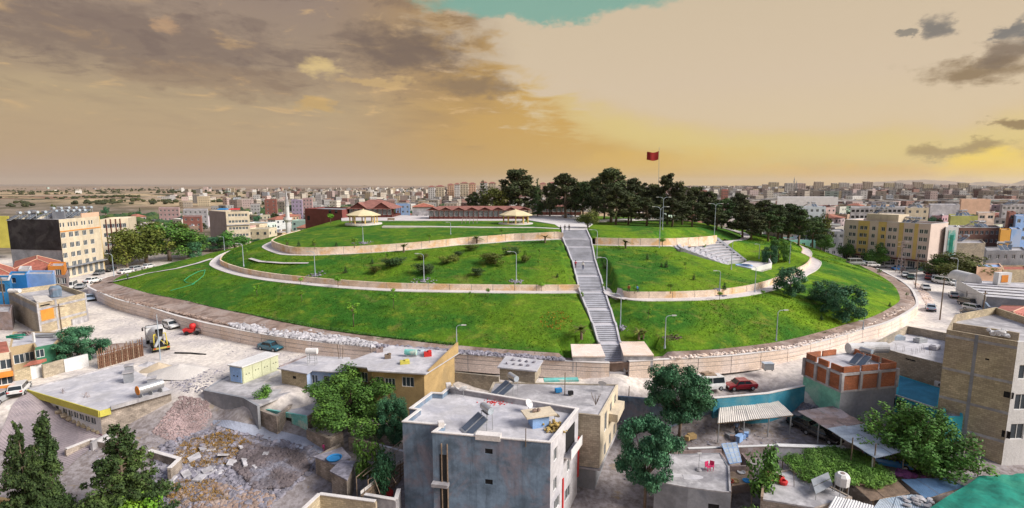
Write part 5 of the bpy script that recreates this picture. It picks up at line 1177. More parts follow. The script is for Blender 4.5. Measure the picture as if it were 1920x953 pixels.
# ================================================================= people
PM = {}
def person_mesh(pose):
    if pose in PM: return PM[pose]
    J = {'pelvis': (0, 0, .95), 'chest': (0, 0, 1.28), 'neck': (0, 0, 1.5), 'head': (0, .01, 1.66)}
    st = {'stand': ((0, .1), (0, -.02)), 'walk': ((.25, .12), (-.28, .1))}.get(pose)
    for k_, s_ in (('l', -1), ('r', 1)):
        J['hip'+k_] = (s_*.1, 0, .9); J['sh'+k_] = (s_*.19, 0, 1.42)
        if pose == 'sit': J['kn'+k_] = (s_*.14, .42, .98); J['an'+k_] = (s_*.14, .50, .58); J['to'+k_] = (s_*.14, .66, .54); J['el'+k_] = (s_*.27, .1, 1.15); J['ha'+k_] = (s_*.16, .34, 1.04)
        else:
            f = 0 if pose == 'stand' else s_*.26; J['kn'+k_] = (s_*.11, f*.55+.03, .5); J['an'+k_] = (s_*.12, f, .09); J['to'+k_] = (s_*.13, f+.17, .05); J['el'+k_] = (s_*.27, -f*.5, 1.14); J['ha'+k_] = (s_*.28, -f*.9+.1, .87)
    names = list(J); E_ = [('pelvis', 'chest'), ('chest', 'neck'), ('neck', 'head')]
    for k_ in 'lr': E_ += [('pelvis', 'hip'+k_), ('hip'+k_, 'kn'+k_), ('kn'+k_, 'an'+k_), ('an'+k_, 'to'+k_), ('chest', 'sh'+k_), ('sh'+k_, 'el'+k_), ('el'+k_, 'ha'+k_)]
    Rr = {'pelvis': .15, 'chest': .16, 'neck': .06, 'head': .105, 'hip': .1, 'kn': .065, 'an': .045, 'to': .04, 'sh': .075, 'el': .045, 'ha': .035}
    me = bpy.data.meshes.new('body'); me.from_pydata([J[n_] for n_ in names], [(names.index(a), names.index(b)) for a, b in E_], [])
    o = bpy.data.objects.new('tmp', me); COL.objects.link(o); sk = o.modifiers.new('s', 'SKIN'); o.modifiers.new('d', 'SUBSURF').levels = 1
    for n_, sv_ in zip(names, me.skin_vertices[0].data):
        r = Rr[n_ if n_ in Rr else n_[:-1]]; sv_.radius = (r, r*(.7 if n_ in ('pelvis', 'chest') else 1)); sv_.use_root = n_ == 'pelvis'
    dg = bpy.context.evaluated_depsgraph_get(); m2 = bpy.data.meshes.new_from_object(o.evaluated_get(dg)); bpy.data.objects.remove(o)
    for m_ in (M['skin'], M['black'], M['white']): m2.materials.append(m_)
    for p_ in m2.polygons:
        z = p_.center.z; x = abs(p_.center.x); p_.material_index = 0 if z > 1.49 or (x > .24 and z < 1.1 and pose != 'sit') else (2 if z > 1.0 and not (pose == 'sit' and p_.center.y > .15) else 1); p_.use_smooth = True
    PM[pose] = m2; return m2
HAIR = MB().lathe((0, 0, 0), [(0, .115), (.07, .1), (.112, .04), (.112, -.03), (.09, -.07)], 12)
HM = HAIR.mesh('hair', M['hair'], smooth=True); CLOTH = {}
def person(px, py, pose, top, bot, lab, z=None, rz=0., sc=1., sink=0.):
    p = onh(px, py) if z is None else at(px, py, z)
    r_ = thing('person', lab, 'person', (p.x, p.y, p.z-sink), rz); r_.scale = (sc,)*3
    o = build(person_mesh(pose), 'body', None, r_, world=False)
    for i, c_ in ((1, bot), (2, top)):
        o.material_slots[i].link = 'OBJECT'; nm = 'cloth_%s' % '_'.join('%d' % (q*99) for q in c_); o.material_slots[i].material = mat(nm, c_, var=.1, bump=0)
    h = build(HM, 'hair', None, r_, world=False); h.location = (0, -.015, 1.70)
stz = lambda y: None
person(1059, 434, 'stand', (.03, .03, .035), (.02, .02, .03), 'person in black standing at the stair head, left of two', z=PZ+.08, rz=.3); person(1067, 433.5, 'stand', (.04, .04, .04), (.02, .02, .02), 'person in dark clothes at the stair head, right of two', z=PZ+.08, rz=-.5)
person(1051, 432, 'sit', (.03, .03, .04), (.03, .03, .03), 'person sitting at the left edge of the stair head', z=PZ+.06, sink=.5)
person(1079, 503.5, 'walk', (.45, .04, .06), (.10, .03, .04), 'person in red climbing the stairs', z=8.9); person(1093, 506, 'walk', (.7, .68, .66), (.03, .05, .12), 'person in a white shirt on the stairs', z=8.8, rz=2.9)
person(1179, 546, 'sit', (.30, .08, .04), (.05, .04, .03), 'person in a brown-red top sitting on the lawn above the path', sink=.53, rz=2.8); person(1194, 547, 'sit', (.05, .16, .50), (.05, .05, .08), 'person in a blue top sitting on the lawn above the path', sink=.53, rz=3.4)
person(607, 848, 'stand', (.50, .05, .22), (.3, .03, .12), 'child in pink standing in the alley by the ruin', sc=.62); person(617, 838, 'stand', (.05, .05, .12), (.03, .03, .05), 'person in dark blue walking in the alley by the ruin', sc=.8, rz=.5)
person(240, 525, 'walk', (.12, .14, .2), (.03, .03, .04), 'person in grey walking on the left lawn path', rz=1.5)
person(1380, 815, 'stand', (.15, .2, .3), (.04, .04, .05), 'person in blue standing under the beige shed roof', rz=3.)
# ================================================================= near buildings
def P_(L, z): return [at(x, y, z) for x, y in L]
def wpx(a, b, lst):                           # windows given by photo pixels: (px, py, w, h, style)
    out = []
    for px, py, w, h, s_ in lst: u, z = onwall(a, b, px, py); out.append((u, z, w, h, s_))
    return out
def box_thing(name, lab, cat, c, d, m, rz=0, group=None): return solo(MB().box(c, d, rz), name, m, lab, cat, group)
def frustum(mb, A, h, lean=0): return mb
def wall_line(lab, pts, zt, zb, m, th=.25, cope=None, name='garden_wall', cat='wall', group=None, sec=3.2):
    """free standing wall along photo/world points, built in sections"""
    W3 = [Vector(p[:2]) for p in pts]; r_ = thing(name, lab, cat, (W3[0].x, W3[0].y, zb), 0, group)
    for i in range(len(W3)-1):
        a, b = W3[i], W3[i+1]; e = (b-a); L = e.length; e /= L; nn = Vector((-e.y, e.x))*th/2; k_ = max(1, int(L/sec))
        for j in range(k_):
            p = a+e*(L*j/k_+.006-(.0 if j else th*.3)); q = a+e*(L*(j+1)/k_-.006+(th*.3 if j == k_-1 else 0)); dz_ = rnd.uniform(-.03, .03)
            build(MB().prism([tuple(p-nn), tuple(q-nn), tuple(q+nn), tuple(p+nn)], zb, zt+dz_), 'wall_section', m, r_)
        if cope: build(MB().prism([tuple(a-nn*1.3), tuple(b-nn*1.3), tuple(b+nn*1.3), tuple(a+nn*1.3)], zt+.032+.002*i, zt+.11+.002*i), 'coping', cope, r_)
    return r_
HEATER = None
def heater(x, y, z, rz, lab, sc=1., group='rooftop solar water heaters'):
    """two collectors leaning towards -x of the frame, tank on a stand"""
    global HEATER
    if HEATER is not None: return dup(HEATER, (x, y, z), rz, lab, group, (sc,)*3)
    r_ = thing('solar_water_heater', lab, 'solar heater', (x, y, z), rz, group)
    st = MB()
    for sx in (-.3, .3):
        for sy in (-.5, .5): st.cyl((sx, sy, 0), (sx*.8, sy, 1.5), .03)
    st.box((0, -.5, .8), (.6, .03, .03)).box((0, .5, .8), (.6, .03, .03)).box((0, 0, 1.48), (.6, 1.1, .04))
    build(st, 'stand', M['metal'], r_, world=False)
    t_ = build(MB().cyl((0, -.72, 1.8), (0, .72, 1.8), .31, .31, 16), 'tank', M['steel'], r_, world=False)
    build(MB().cyl((0, -.74, 1.8), (0, -.72, 1.8), .28, .3, 14), 'end_cap', M['galv'], t_, world=False)
    for s_ in (-.48, .48):
        c_ = build(MB().add([(-.35, s_-.44, 1.25), (-2.1, s_-.44, .15), (-2.1, s_+.44, .15), (-.35, s_+.44, 1.25), (-.38, s_-.44, 1.17), (-2.13, s_-.44, .07), (-2.13, s_+.44, .07), (-.38, s_+.44, 1.17)], [(0, 1, 2, 3), (4, 7, 6, 5), (0, 4, 5, 1), (1, 5, 6, 2), (2, 6, 7, 3), (3, 7, 4, 0)]), 'collector', M['metal'], r_, world=False)
        build(MB().add([(-.42, s_-.38, 1.225), (-2.03, s_-.38, .213), (-2.03, s_+.38, .213), (-.42, s_+.38, 1.225)], [(0, 1, 2, 3)]), 'collector_glass', glossy('collector_glass', (.10, .13, .18), .2), c_, world=False)
    r_.scale = (sc,)*3; HEATER = r_; return r_
DISH = None
def dish(x, y, z, rz, lab):
    global DISH
    if DISH is not None: return dup(DISH, (x, y, z), rz, lab, 'satellite dishes')
    r_ = thing('satellite_dish', lab, 'satellite dish', (x, y, z), rz, 'satellite dishes')
    build(MB().cyl((0, 0, 0), (0, 0, .8), .03), 'post', M['metal'], r_, world=False)
    mb = MB(); ax = Vector((.8, 0, .6)); q = ax.to_track_quat('Z', 'Y'); P = [[Vector((0, 0, .85))+q @ Vector((r*math.cos(t*math.pi/8), r*math.sin(t*math.pi/8), r*r*.5)) for t in range(17)] for r in (0, .2, .4, .5)]
    build(mb.grid(P), 'reflector', M['white'], r_, world=False, smooth=True); build(MB().cyl((0, 0, .85), (.45, 0, 1.2), .015), 'feed_arm', M['metal'], r_, world=False)
    DISH = r_; return r_
# ---- grey apartment house in front
zt = 3.8
q = P_([(754.5, 791.3), (828.5, 797.9), (810.5, 811), (1032.5, 830.8), (1084.5, 766.6), (841.7, 726), (828, 737.5), (808.8, 736.4), (767.7, 766.6), (784, 769)], zt)
lw = [(1041.7, 852, .9, 1.3, 'two'), (1066, 873, .9, 1.3, 'two'), (1041, 908, .9, 1.3, 'two'), (1064, 925, 1.6, 1.3, 'three'), (1044, 944, 1.5, 1.2, 'three')]
win = {2: wpx(q[2], q[3], [(916.4, 846.6, .72, .5, 'dark'), (916.7, 904, .72, .5, 'dark')]), 3: wpx(q[3], q[4], lw)}
ap = bld('apartment_house', 'grey four-storey apartment house with flat roof in the front centre', 'house', q, -8.5, zt, M['bluegrey'], M['concw'], .55, M['cope'], win, th=.2, edgemats={3: M['concw'], 4: M['conc']})  # blue shade of the front and lighter lit right side put into wall colours
# slot shaft on the front, its shade drawn as dark wall panels, with ledges
a, b = q[2].copy(), q[3].copy(); e = (b-a).normalized(); nn = Vector((e.y, -e.x, 0)); u0, z0_ = onwall(a, b, 831, 835); rz = math.atan2(e.y, e.x)
for z1_ in (1.6, -1.7, -5): 
    c_ = a+e*u0+nn*.02; build(MB().box((c_.x, c_.y, z1_-1.2), (.75, .06, 2.6), rz), 'shaft_shade_panel', M['dark'], ap); c_ = a+e*(u0-.25)+nn*.3; build(MB().box((c_.x, c_.y, z1_-2.75), (1.6, .62, .32), rz), 'ledge', M['conc'], ap)
for u_ in (.4, .95): c_ = a+e*(u0-.55+u_)+nn*.06; build(MB().box((c_.x, c_.y, -2), (.09, .1, 9.6), rz), 'drain_pipe', M['wood'], ap)
a, b = q[3], q[4]; e = (b-a).normalized(); nn = Vector((e.y, -e.x, 0)); rz = math.atan2(e.y, e.x)
c_ = a+e*5.3+nn*.35; bal = build(MB().box((c_.x, c_.y, .55), (3.4, .8, .16), rz), 'balcony', M['cope'], ap); c_ = a+e*5.3+nn*.02; build(MB().box((c_.x, c_.y, 1.9), (2.6, .05, 2.1), rz), 'balcony_opening', M['dark'], bal)
c_ = a+e*5.3+nn*.72; build(MB().box((c_.x, c_.y, 1.05), (3.4, .06, .85), rz), 'balustrade', M['white'], bal)
for u_, z_ in ((3.3, -3.6), (7.9, -1.5)): c_ = a+e*u_+nn*.05; build(MB().box((c_.x, c_.y, z_), (.28, .1, 4.4), rz), 'red_trim', M['red'], ap)
for px, py in ((841, 727), (827, 800)): p = at(px, py, zt); build(MB().box((p.x, p.y, zt+.25), (.55, .55, .55), .3), 'chimney', M['cope'], ap)
zr = zt-.55
p = at(913, 803, zr); heater(p.x, p.y, zr, .55, 'large solar water heater with silver tank on the grey apartment roof', 1.12)
p = at(916, 818, zt); build(MB().box((p.x, p.y, zt+.0), (2.3, .8, .5), math.atan2(q[3].y-q[2].y, q[3].x-q[2].x)), 'roof_block', M['cope'], ap)
ks = thing('roof_shed', 'small pale blue roof shed with cream slab on the grey apartment house', 'shed', at(1010, 800, zr)); p = at(1010, 797, zr)
build(MB().box((p.x, p.y, zr+.6), (1.7, 1.3, 1.2), .3), 'wall', M['paleblue'], ks); build(MB().box((p.x, p.y, zr+1.27), (3.1, 1.9, .14), .3), 'roof', M['cream'], ks); build(MB().rock((p.x-.4, p.y, zr+1.5), .35, rnd).rock((p.x, p.y+.2, zr+1.48), .3, rnd), 'stones', M['earth'], ks, kind='stuff')
p = at(1040, 803, zr); mb = MB()
for i in range(90): mb.rock((p.x+rnd.gauss(0, .5), p.y+rnd.gauss(0, .5), zr+abs(rnd.gauss(.1, .2))), rnd.uniform(.1, .25), rnd)
solo(mb, 'straw_heap', mat('straw', (.42, .30, .10), var=.3, scale=2), 'yellow heap of straw beside the roof shed', 'heap', kind='stuff')
for px, py, r, lab in ((853, 740, .4, 'satellite dish at the back left roof corner'), (869, 744, 2., 'second satellite dish near the back left roof corner'), (991, 772, -.6, 'satellite dish by the back parapet of the apartment roof'), (1040, 795, 1., 'satellite dish beside the straw heap')): p = at(px, py, zr); dish(p.x, p.y, zr, r, lab)
p = at(929, 755, zr); mb = MB()
for i in range(60): mb.rock((p.x+rnd.gauss(0, .7), p.y+rnd.gauss(0, .3), zr+.03), rnd.uniform(.05, .12), rnd)
solo(mb, 'drying_peppers', M['red'], 'patch of red peppers drying on the grey apartment roof', 'peppers', kind='stuff')
p = at(985.8, 827, zt); solo(MB().cyl((p.x, p.y, zr), (p.x, p.y, zt+1.2), .04), 'roof_pole', M['bark'], 'short dark pole on the front parapet of the grey apartment roof', 'pole')
# ---- tan block house behind it
zt = 3.0
q = P_([(925, 716), (1159, 720.6), (1126, 779.8), (905, 757)], zt)
win = {1: [(1.6, 1.2, 1.1, 2.2, 'two'), (4., 1.2, 1.1, 2.2, 'two'), (6.6, 1.2, 1.2, 2.2, 'two'), (1.6, -2.3, 1.1, 2., 'two'), (4., -2.3, 1.1, 2., 'two'), (6.6, -2.3, 1.1, 2., 'two')]}
tb_ = bld('block_house', 'tan block house with wide flat roof behind the grey apartment house', 'house', q, -2.8, zt, M['block'], M['conc'], .12, None, win, edgemats={1: M['cream']})
qi = inset(ccw([Vector(p[:2]) for p in q]), .55); build(MB().prism([tuple(p) for p in qi], -8, -2.8), 'ground_floor', M['grey'], tb_)
qs = inset(ccw([Vector(p[:2]) for p in q]), -.12); build(MB().prism([tuple(p) for p in qs], -3.05, -2.85), 'floor_slab', M['conc'], tb_)
a, b = q[1], q[2]; e = (b-a).normalized(); nn = Vector((-e.y, e.x, 0)) if Vector((-e.y, e.x)).x > 0 else Vector((e.y, -e.x, 0)); c_ = a+e*3+nn*.5; build(MB().box((c_.x, c_.y, 1.), (4, 1., .9), math.atan2(e.y, e.x)), 'balcony', M['cream'], tb_)
hs = thing('roof_hut', 'small block hut with stones on its slab roof on the tan block house', 'hut', at(975, 717, zt)); p0 = P_([(937, 712), (1003, 719), (1014, 700), (951, 692)], zt)
build(MB().prism([tuple(p[:2]) for p in p0], zt, zt+1.5), 'wall', M['block'], hs); po = inset(ccw([Vector(p[:2]) for p in p0]), -.25); build(MB().prism([tuple(p) for p in po], zt+1.5, zt+1.66), 'roof', M['concw'], hs)
for i in range(8): p = p0[0].lerp(p0[1], .15+.1*i).lerp(p0[3].lerp(p0[2], .15+.1*i), .3+.4*(i % 2)); build(MB().rock((p.x, p.y, zt+1.76), .28, rnd), 'stone', M['rubble'], hs)
p = at(962, 738, zt); heater(p.x, p.y, zt, .5, 'solar water heater with blue-grey tank on the tan block roof', 1.1)
for px, py, w, m_, lab in ((1047, 735, .75, 'blue', 'blue plastic crate on the tan block roof'), (1070, 740, .55, 'black', 'small black crate on the tan block roof')):
    p = at(px, py, zt); solo(MB().box((p.x, p.y, zt+.22), (w, w*.7, .4), .2), 'crate', M[m_], lab, 'crate')
p = at(1059, 740, zt); solo(MB().cyl((p.x, p.y, zt-.2), (p.x, p.y, zt+2.6), .05), 'roof_pole', M['bark'], 'tall thin pole standing in the middle of the tan block roof', 'pole')
p = at(1129, 734, zt); dish(p.x, p.y, zt, 1.2, 'satellite dish near the right edge of the tan block roof')
p = at(1052, 714, zt); solo(MB().box((p.x, p.y, zt+.12), (4.2, .9, .22), .05), 'tarpaulin', M['teal'], 'folded dark teal tarpaulin at the back edge of the tan block roof', 'tarpaulin')
p = at(1117, 760, zt); mb = MB()
for i in range(14): a_ = rnd.uniform(0, 6.3); mb.tube([Vector((p.x, p.y, zt)), Vector((p.x+.3*math.cos(a_), p.y+.3*math.sin(a_), zt+.7)), Vector((p.x+.55*math.cos(a_), p.y+.55*math.sin(a_), zt+rnd.uniform(.9, 1.5)))], [.02, .015, .008], 4)
solo(mb, 'bare_shrub', M['bark'], 'bare potted shrub on the front edge of the tan block roof', 'plant')
# ---- ochre house
zt = 3.5
q = P_([(650, 684), (695, 689), (697, 694), (795, 700), (852, 664), (735, 652)], zt)
win = {0: wpx(q[0], q[1], [(680, 707, 1.5, 1.3, 'three')]), 2: wpx(q[2], q[3], [(712, 716, 1.1, 1.3, 'two'), (731, 718.6, 1.4, 1.3, 'three'), (765, 716.5, 1.6, 1.3, 'three')])}
oh = bld('ochre_house', 'two-storey ochre house with flat roof beside the large green tree', 'house', q, -4.2, zt, M['ochre'], M['concw'], .06, None, win, edgemats={3: M['ochre']})
po = inset(ccw([Vector(p[:2]) for p in q]), -.5); build(MB().prism([tuple(p) for p in po], zt-.02, zt+.14), 'roof_slab', M['concw'], oh)
a, b = q[3], q[4]; e = (b-a).normalized(); nn = Vector((e.y, -e.x, 0)); L = (b-a).length; A, B = a+e*(.3), a+e*(L+.2)
build(MB().add([(A.x+nn.x*w_, A.y+nn.y*w_, z_) for w_ in (.52, .3) for z_ in (zt+.15, zt+.3)]+[(B.x+nn.x*w_, B.y+nn.y*w_, z_) for w_ in (.52, .3) for z_ in (zt+.15, zt+1.7)], [(0, 1, 3, 2), (4, 6, 7, 5), (0, 4, 5, 1), (2, 3, 7, 6), (1, 5, 7, 3), (0, 2, 6, 4)]), 'side_wall', M['ochre'], oh)
p = at(772, 668, zt+.14); bt = thing('water_tank', 'blue-green cylinder tank lying on the ochre house roof', 'tank', p); build(MB().cyl((p.x-.9, p.y, zt+.75), (p.x+.7, p.y-.2, zt+.75), .38, .38, 14), 'tank', M['teal'], bt); build(MB().box((p.x, p.y, zt+.26), (1.4, .6, .22)), 'stand', M['metal'], bt)
for px, py, w, d_, h, m_, lab, nm in ((788, 664, 1.6, 1., .5, 'galv', 'heap of grey sheets beside the tank on the ochre roof', 'sheet_pile'), (802, 668, 1., .6, .6, 'red', 'red bucket pile at the right end of the ochre roof', 'bucket'), (759, 682, 1.2, .7, .4, 'yellow', 'yellow low stand on the ochre roof', 'stand'), (727, 672, .8, .6, .5, 'bark', 'dark bundle in the middle of the ochre roof', 'bundle'), (712, 660, .9, .7, .5, 'rust', 'rusty red drum at the back left of the ochre roof', 'drum')):
    p = at(px, py, zt+.14); solo(MB().box((p.x, p.y, zt+.15+h/2), (w, d_, h), .3).box((p.x+.2, p.y+.1, zt+.2+h), (w*.5, d_*.6, h*.4), .8), nm, M[m_], lab, 'roof clutter')
wall_line('weathered block garden wall right of the ochre house', [at(846, 712, -.3), at(935, 722, -.3)], .9, -4, M['block'])
# ---- white and tan low house with water tank
zt = 2.1
q = P_([(527, 691), (575, 700), (583, 694.5), (651, 699), (652, 673), (577, 671)], zt)
wh = bld('low_house', 'low house with pale blue wall and tan block side wall, left of the ochre house', 'house', q, -4, zt, M['paleblue'], M['concw'], .1, None, {2: wpx(q[2], q[3], [(590, 712, .9, 1.3, 'two'), (612, 715, .9, 1.5, 'plain')]), 0: wpx(q[0], q[1], [(552, 708, .6, .4, 'dark')])}, edgemats={0: M['tanblock'], 4: M['tanblock']})
po = inset(ccw([Vector(p[:2]) for p in q]), -.35); build(MB().prism([tuple(p) for p in po], zt-.01, zt+.12), 'roof_slab', M['concw'], wh)
a, b = q[0], q[5]; e = (b-a).normalized(); build(MB().prism([tuple((a+Vector((-e.y, e.x, 0))*.4)[:2]), tuple((b+Vector((-e.y, e.x, 0))*.4)[:2]), tuple((b+Vector((-e.y, e.x, 0))*.2)[:2]), tuple((a+Vector((-e.y, e.x, 0))*.2)[:2])], zt+.1, zt+.26), 'red_edge', M['rust'], wh)
p = at(586, 684, zt+.1); wt = thing('water_tank', 'white water tank on a tall steel stand on the low house roof', 'tank', p); mb = MB()
for sx in (-.5, .5):
    for sy in (-.35, .35): mb.cyl((p.x+sx, p.y+sy, zt+.1), (p.x+sx, p.y+sy, zt+1.6), .04)
for z_ in (.8, 1.55): mb.box((p.x, p.y-.35, zt+z_), (1.1, .04, .05)).box((p.x, p.y+.35, zt+z_), (1.1, .04, .05))
build(mb, 'stand', M['metal'], wt); build(MB().cyl((p.x-.75, p.y, zt+2.05), (p.x+.75, p.y, zt+2.05), .42, .42, 14), 'tank', M['white'], wt)
p = at(636, 674, zt); solo(MB().cyl((p.x, p.y, zt), (p.x-.2, p.y, zt+2.3), .05).cyl((p.x+.5, p.y, zt), (p.x+.6, p.y, zt+1.9), .04), 'roof_pole', M['bark'], 'pair of thin poles at the back of the low house roof', 'pole')
# ---- pale green transformer kiosk
q = P_([(432, 716), (456, 720), (523, 693.5), (500, 690)], 0); tk = thing('transformer_kiosk', 'long pale green metal kiosk standing on the grey concrete slab', 'kiosk', q[0])
build(MB().prism([tuple(p[:2]) for p in q], -.1, 2.3), 'wall', mat('pale_green_sheet', (.50, .52, .36), var=.1), tk)
po = inset(ccw([Vector(p[:2]) for p in q]), -.15); build(MB().prism([tuple(p) for p in po], 2.3, 2.45), 'roof', M['white'], tk)
a, b = q[1], q[2]; e = (b-a).normalized(); nn = Vector((e.y, -e.x, 0)); L = (b-a).length; rz = math.atan2(e.y, e.x)
for i in range(4):
    c_ = a+e*(L*(i+.5)/4)+nn*.03; dr_ = build(MB().box((c_.x, c_.y, 1.15), (L/4-.16, .06, 2.05), rz), 'door', MATS['pale_green_sheet'], tk); c2 = c_+nn*.05
    for s_ in (-.22, .22): build(MB().box((c2.x+e.x*s_, c2.y+e.y*s_, 1.2+.1*(i % 2)), (.12, .03, .12), rz), 'vent', M['dark'], dr_)
a, b = q[0], q[1]; e = (b-a).normalized(); nn = Vector((e.y, -e.x, 0)); c_ = (a+b)/2+nn*.04; dr_ = build(MB().box((c_.x, c_.y, 1.15), ((b-a).length-.3, .06, 2.05), math.atan2(e.y, e.x)), 'door', M['paleblue'], tk)
for s_ in (-.3, .3): c2 = c_+e*s_+nn*.05; build(MB().box((c2.x, c2.y, 1.), (.2, .03, .16), math.atan2(e.y, e.x)), 'vent', M['dark'], dr_)
q = P_([(383.5, 731), (458.5, 745.5), (484, 760), (545, 735), (522, 695), (428, 698)], 0)
slab_path([tuple(p[:2]) for p in q], .0, 'kiosk_slab', 'conc', .3)
wall_line('long grey rendered retaining wall under the pale green kiosk', [at(428, 705, .05), at(383.5, 731, .05), at(458.5, 745.5, .05), at(484, 760, .05)], .05, -4.2, M['grey'], .3, name='retaining_wall')
wall_line('rough mud brick wall remains beside the green bush', [at(484, 762, -.6), at(520, 778, -.8), at(560, 742, -.6)], -.9, -4.2, M['stone'], .4, name='ruined_wall')
# ---- turquoise ruin
zt = -1.2
q = P_([(484, 765), (576, 781), (622, 757), (560, 744)], zt)
bld('ruined_house', 'low ruined house with peeling turquoise front wall', 'house', q, -4.2, zt, M['teal'], M['conc'], .08, None, {0: [(1.9, -2.65, .95, 2.0, 'dark'), (4.4, -2.35, 1.5, 1.1, 'dark')]}, edgemats={1: M['stone']})
wall_line('rough stone wall between the turquoise ruin and the alley', [at(578, 806, -2.3), at(618, 822, -2.3), at(640, 812, -2.3)], -2.2, -4.6, M['stone'], .4)
# ---- stone huts and courtyard walls in the middle
def hut(lab, L, zt, zb, m, rm, over=.12):
    q = P_(L, zt); r_ = thing('stone_hut', lab, 'hut', (q[0].x, q[0].y, zb)); build(MB().prism([tuple(p[:2]) for p in q], zb, zt), 'wall', m, r_)
    po = inset(ccw([Vector(p[:2]) for p in q]), -over); build(MB().prism([tuple(p) for p in po], zt, zt+.14), 'roof', rm, r_); return r_
hut('flat stone hut with a blue basin on its roof', [(591, 858), (628, 872), (656, 860), (640, 842)], -2.7, -5.4, M['stone'], M['rubble'])
p = at(627, 861, -2.56); solo(MB().lathe((p.x, p.y, -2.55), [(0, .03), (.7, .03), (.8, .2), (.74, .2), (.66, .08)], 20), 'basin', M['blue'], 'bright blue basin lying on the stone hut roof', 'basin')
r_ = hut('small leaning stone hut with pale plastered side', [(621, 885), (650, 900), (664, 868), (640, 866)], -2.5, -5.8, M['stone'], M['rubble'])
for pts, zt, m_, lab in (([(594, 856), (637, 833)], -2.6, 'stone', 'rough courtyard wall along the alley end'), ([(656, 820), (708, 833)], -2.5, 'stone', 'weathered wall at the back of the ruined courtyard'), ([(708, 833), (757, 846)], -2.4, 'rubblew', 'white stone rubble wall running to the grey apartment'),
                         ([(569, 955), (599, 927), (704, 941)], -2.9, 'tanblock', 'tan block yard wall at the bottom centre'), ([(684, 928), (742, 938), (748, 918)], -3.0, 'conc', 'pale capped wall beside the plank fence')):
    wall_line(lab, [at(x, y, zt) for x, y in pts], zt, -7, M[m_], .3, cope=M['cope'] if m_ in ('tanblock', 'conc') else None)
a, b = at(676, 919, -2.6), at(757, 856, -2.6); r_ = thing('plank_fence', 'long slanting fence of weathered planks left of the grey apartment house', 'fence', a)
for j in range(7):
    z_ = -2.7-.42*j; build(MB().add([(a.x, a.y, z_), (b.x, b.y, z_), (b.x, b.y, z_-.34), (a.x, a.y, z_-.34), (a.x+.06, a.y+.06, z_), (b.x+.06, b.y+.06, z_), (b.x+.06, b.y+.06, z_-.34), (a.x+.06, a.y+.06, z_-.34)], [(0, 3, 2, 1), (4, 5, 6, 7), (0, 1, 5, 4), (2, 3, 7, 6), (0, 4, 7, 3), (1, 2, 6, 5)]), 'plank', M['wood'] if j else M['cope'], r_)
for j in range(6): p = a.lerp(b, (j+.5)/6); build(MB().box((p.x-.05, p.y-.08, -4.3), (.12, .1, 3.2), .7), 'post', M['bark'], r_)
r_ = thing('pergola_frame', 'bare frame of thin poles over the ruined courtyard', 'frame', at(700, 880, -3))
for (x0, y0, x1, y1) in ((668, 895, 753, 826), (680, 893, 754, 838), (690, 900, 755, 868), (700, 870, 730, 900), (715, 860, 742, 905), (700, 893, 712, 925)): build(MB().cyl(at(x0, y0, -2.2), at(x1, y1, -2.2), .045, .035), 'pole', M['wood'], r_)
for x0, y0 in ((668, 895), (690, 900), (740, 850)): p = at(x0, y0, -2.2); build(MB().cyl((p.x, p.y, -6), p, .05), 'post', M['wood'], r_)
p = at(728, 925, -5.2); solo(MB().lathe((p.x, p.y, -5.6), [(0, 0), (.5, .1), (.55, .5), (.3, .9), (0, .95)], 10), 'red_bag', M['red'], 'round red bag behind the plank fence', 'bag')
# ---- yellow edged flat roof (left)
zt = .2
q = P_([(51, 731), (186, 771), (324, 733), (232, 684)], zt); c4 = sum(q, Vector())/4
qi = [p.lerp(c4, .09) for p in q]; qi[1] = q[1].lerp(c4, .05); qi[2] = q[2].lerp(c4, .03)
L0 = (qi[1]-qi[0]).length
yb = bld('school_building', 'single-storey building with white flat roof and yellow roof edge', 'building', qi, -4.2, zt-.2, M['white'], M['conc'], .1, None, {0: [(L0*.22, -2.1, 1., 2., 'dark'), (L0*.34, -2.1, 1., 2.1, 'plain')]+[(L0*(.46+.085*i), -1.55, L0*.078, .9, 'two') for i in range(6)]}, edgemats={1: M['stone'], 2: M['stone']})
build(MB().prism([tuple(p[:2]) for p in q], zt-.18, zt), 'roof_slab', M['concw'], yb)
def strip(a, b, z0, z1, th, m, par, nm, out=True):
    e = (b-a).normalized(); nn = Vector((e.y, -e.x, 0))*th; build(MB().prism([tuple(a[:2]), tuple(b[:2]), tuple((b+nn)[:2]), tuple((a+nn)[:2])], z0, z1), nm, m, par)
strip(q[0], q[1], zt-.75, zt+.08, .12, M['yellow'], yb, 'yellow_fascia'); strip(q[1], q[1].lerp(q[2], .14), zt-.75, zt+.02, .12, M['yellow'], yb, 'yellow_fascia'); strip(q[1].lerp(q[2], .14), q[2], zt-.2, zt+.25, .25, M['conc'], yb, 'stone_edge')
strip(qi[0].lerp(qi[1], .38), qi[1], -4.2, -2.9, .08, mat('maroon_dado', (.24, .13, .16), var=.3), yb, 'dado'); strip(q[0].lerp(q[3], .02), q[3], zt-.05, zt+.16, -.2, M['conc'], yb, 'stone_edge')
for px, py, w, h, lab in ((243, 701, .9, 1.25, 'upper one of the two stacked grey chimney blocks'), (242, 716, 1.0, 1.35, 'lower grey chimney block on the white roof'), (285, 718, .9, .7, 'low capped chimney block beside the orange ended tank')):
    p = at(px, py, zt); r_ = thing('chimney_block', lab, 'chimney', p); build(MB().box((p.x, p.y, zt+h/2), (w, w, h), .5), 'shaft', M['grey'], r_); build(MB().box((p.x, p.y, zt+h+.05), (w+.25, w+.25, .1), .5), 'cap', M['conc'], r_)
p = at(281, 741, zt); bl_ = thing('boiler_tank', 'large cylindrical tank with orange end on the white roof edge', 'tank', p); d_ = Vector((.5, .866, 0)); a = p-d_*1.3; b = p+d_*1.5
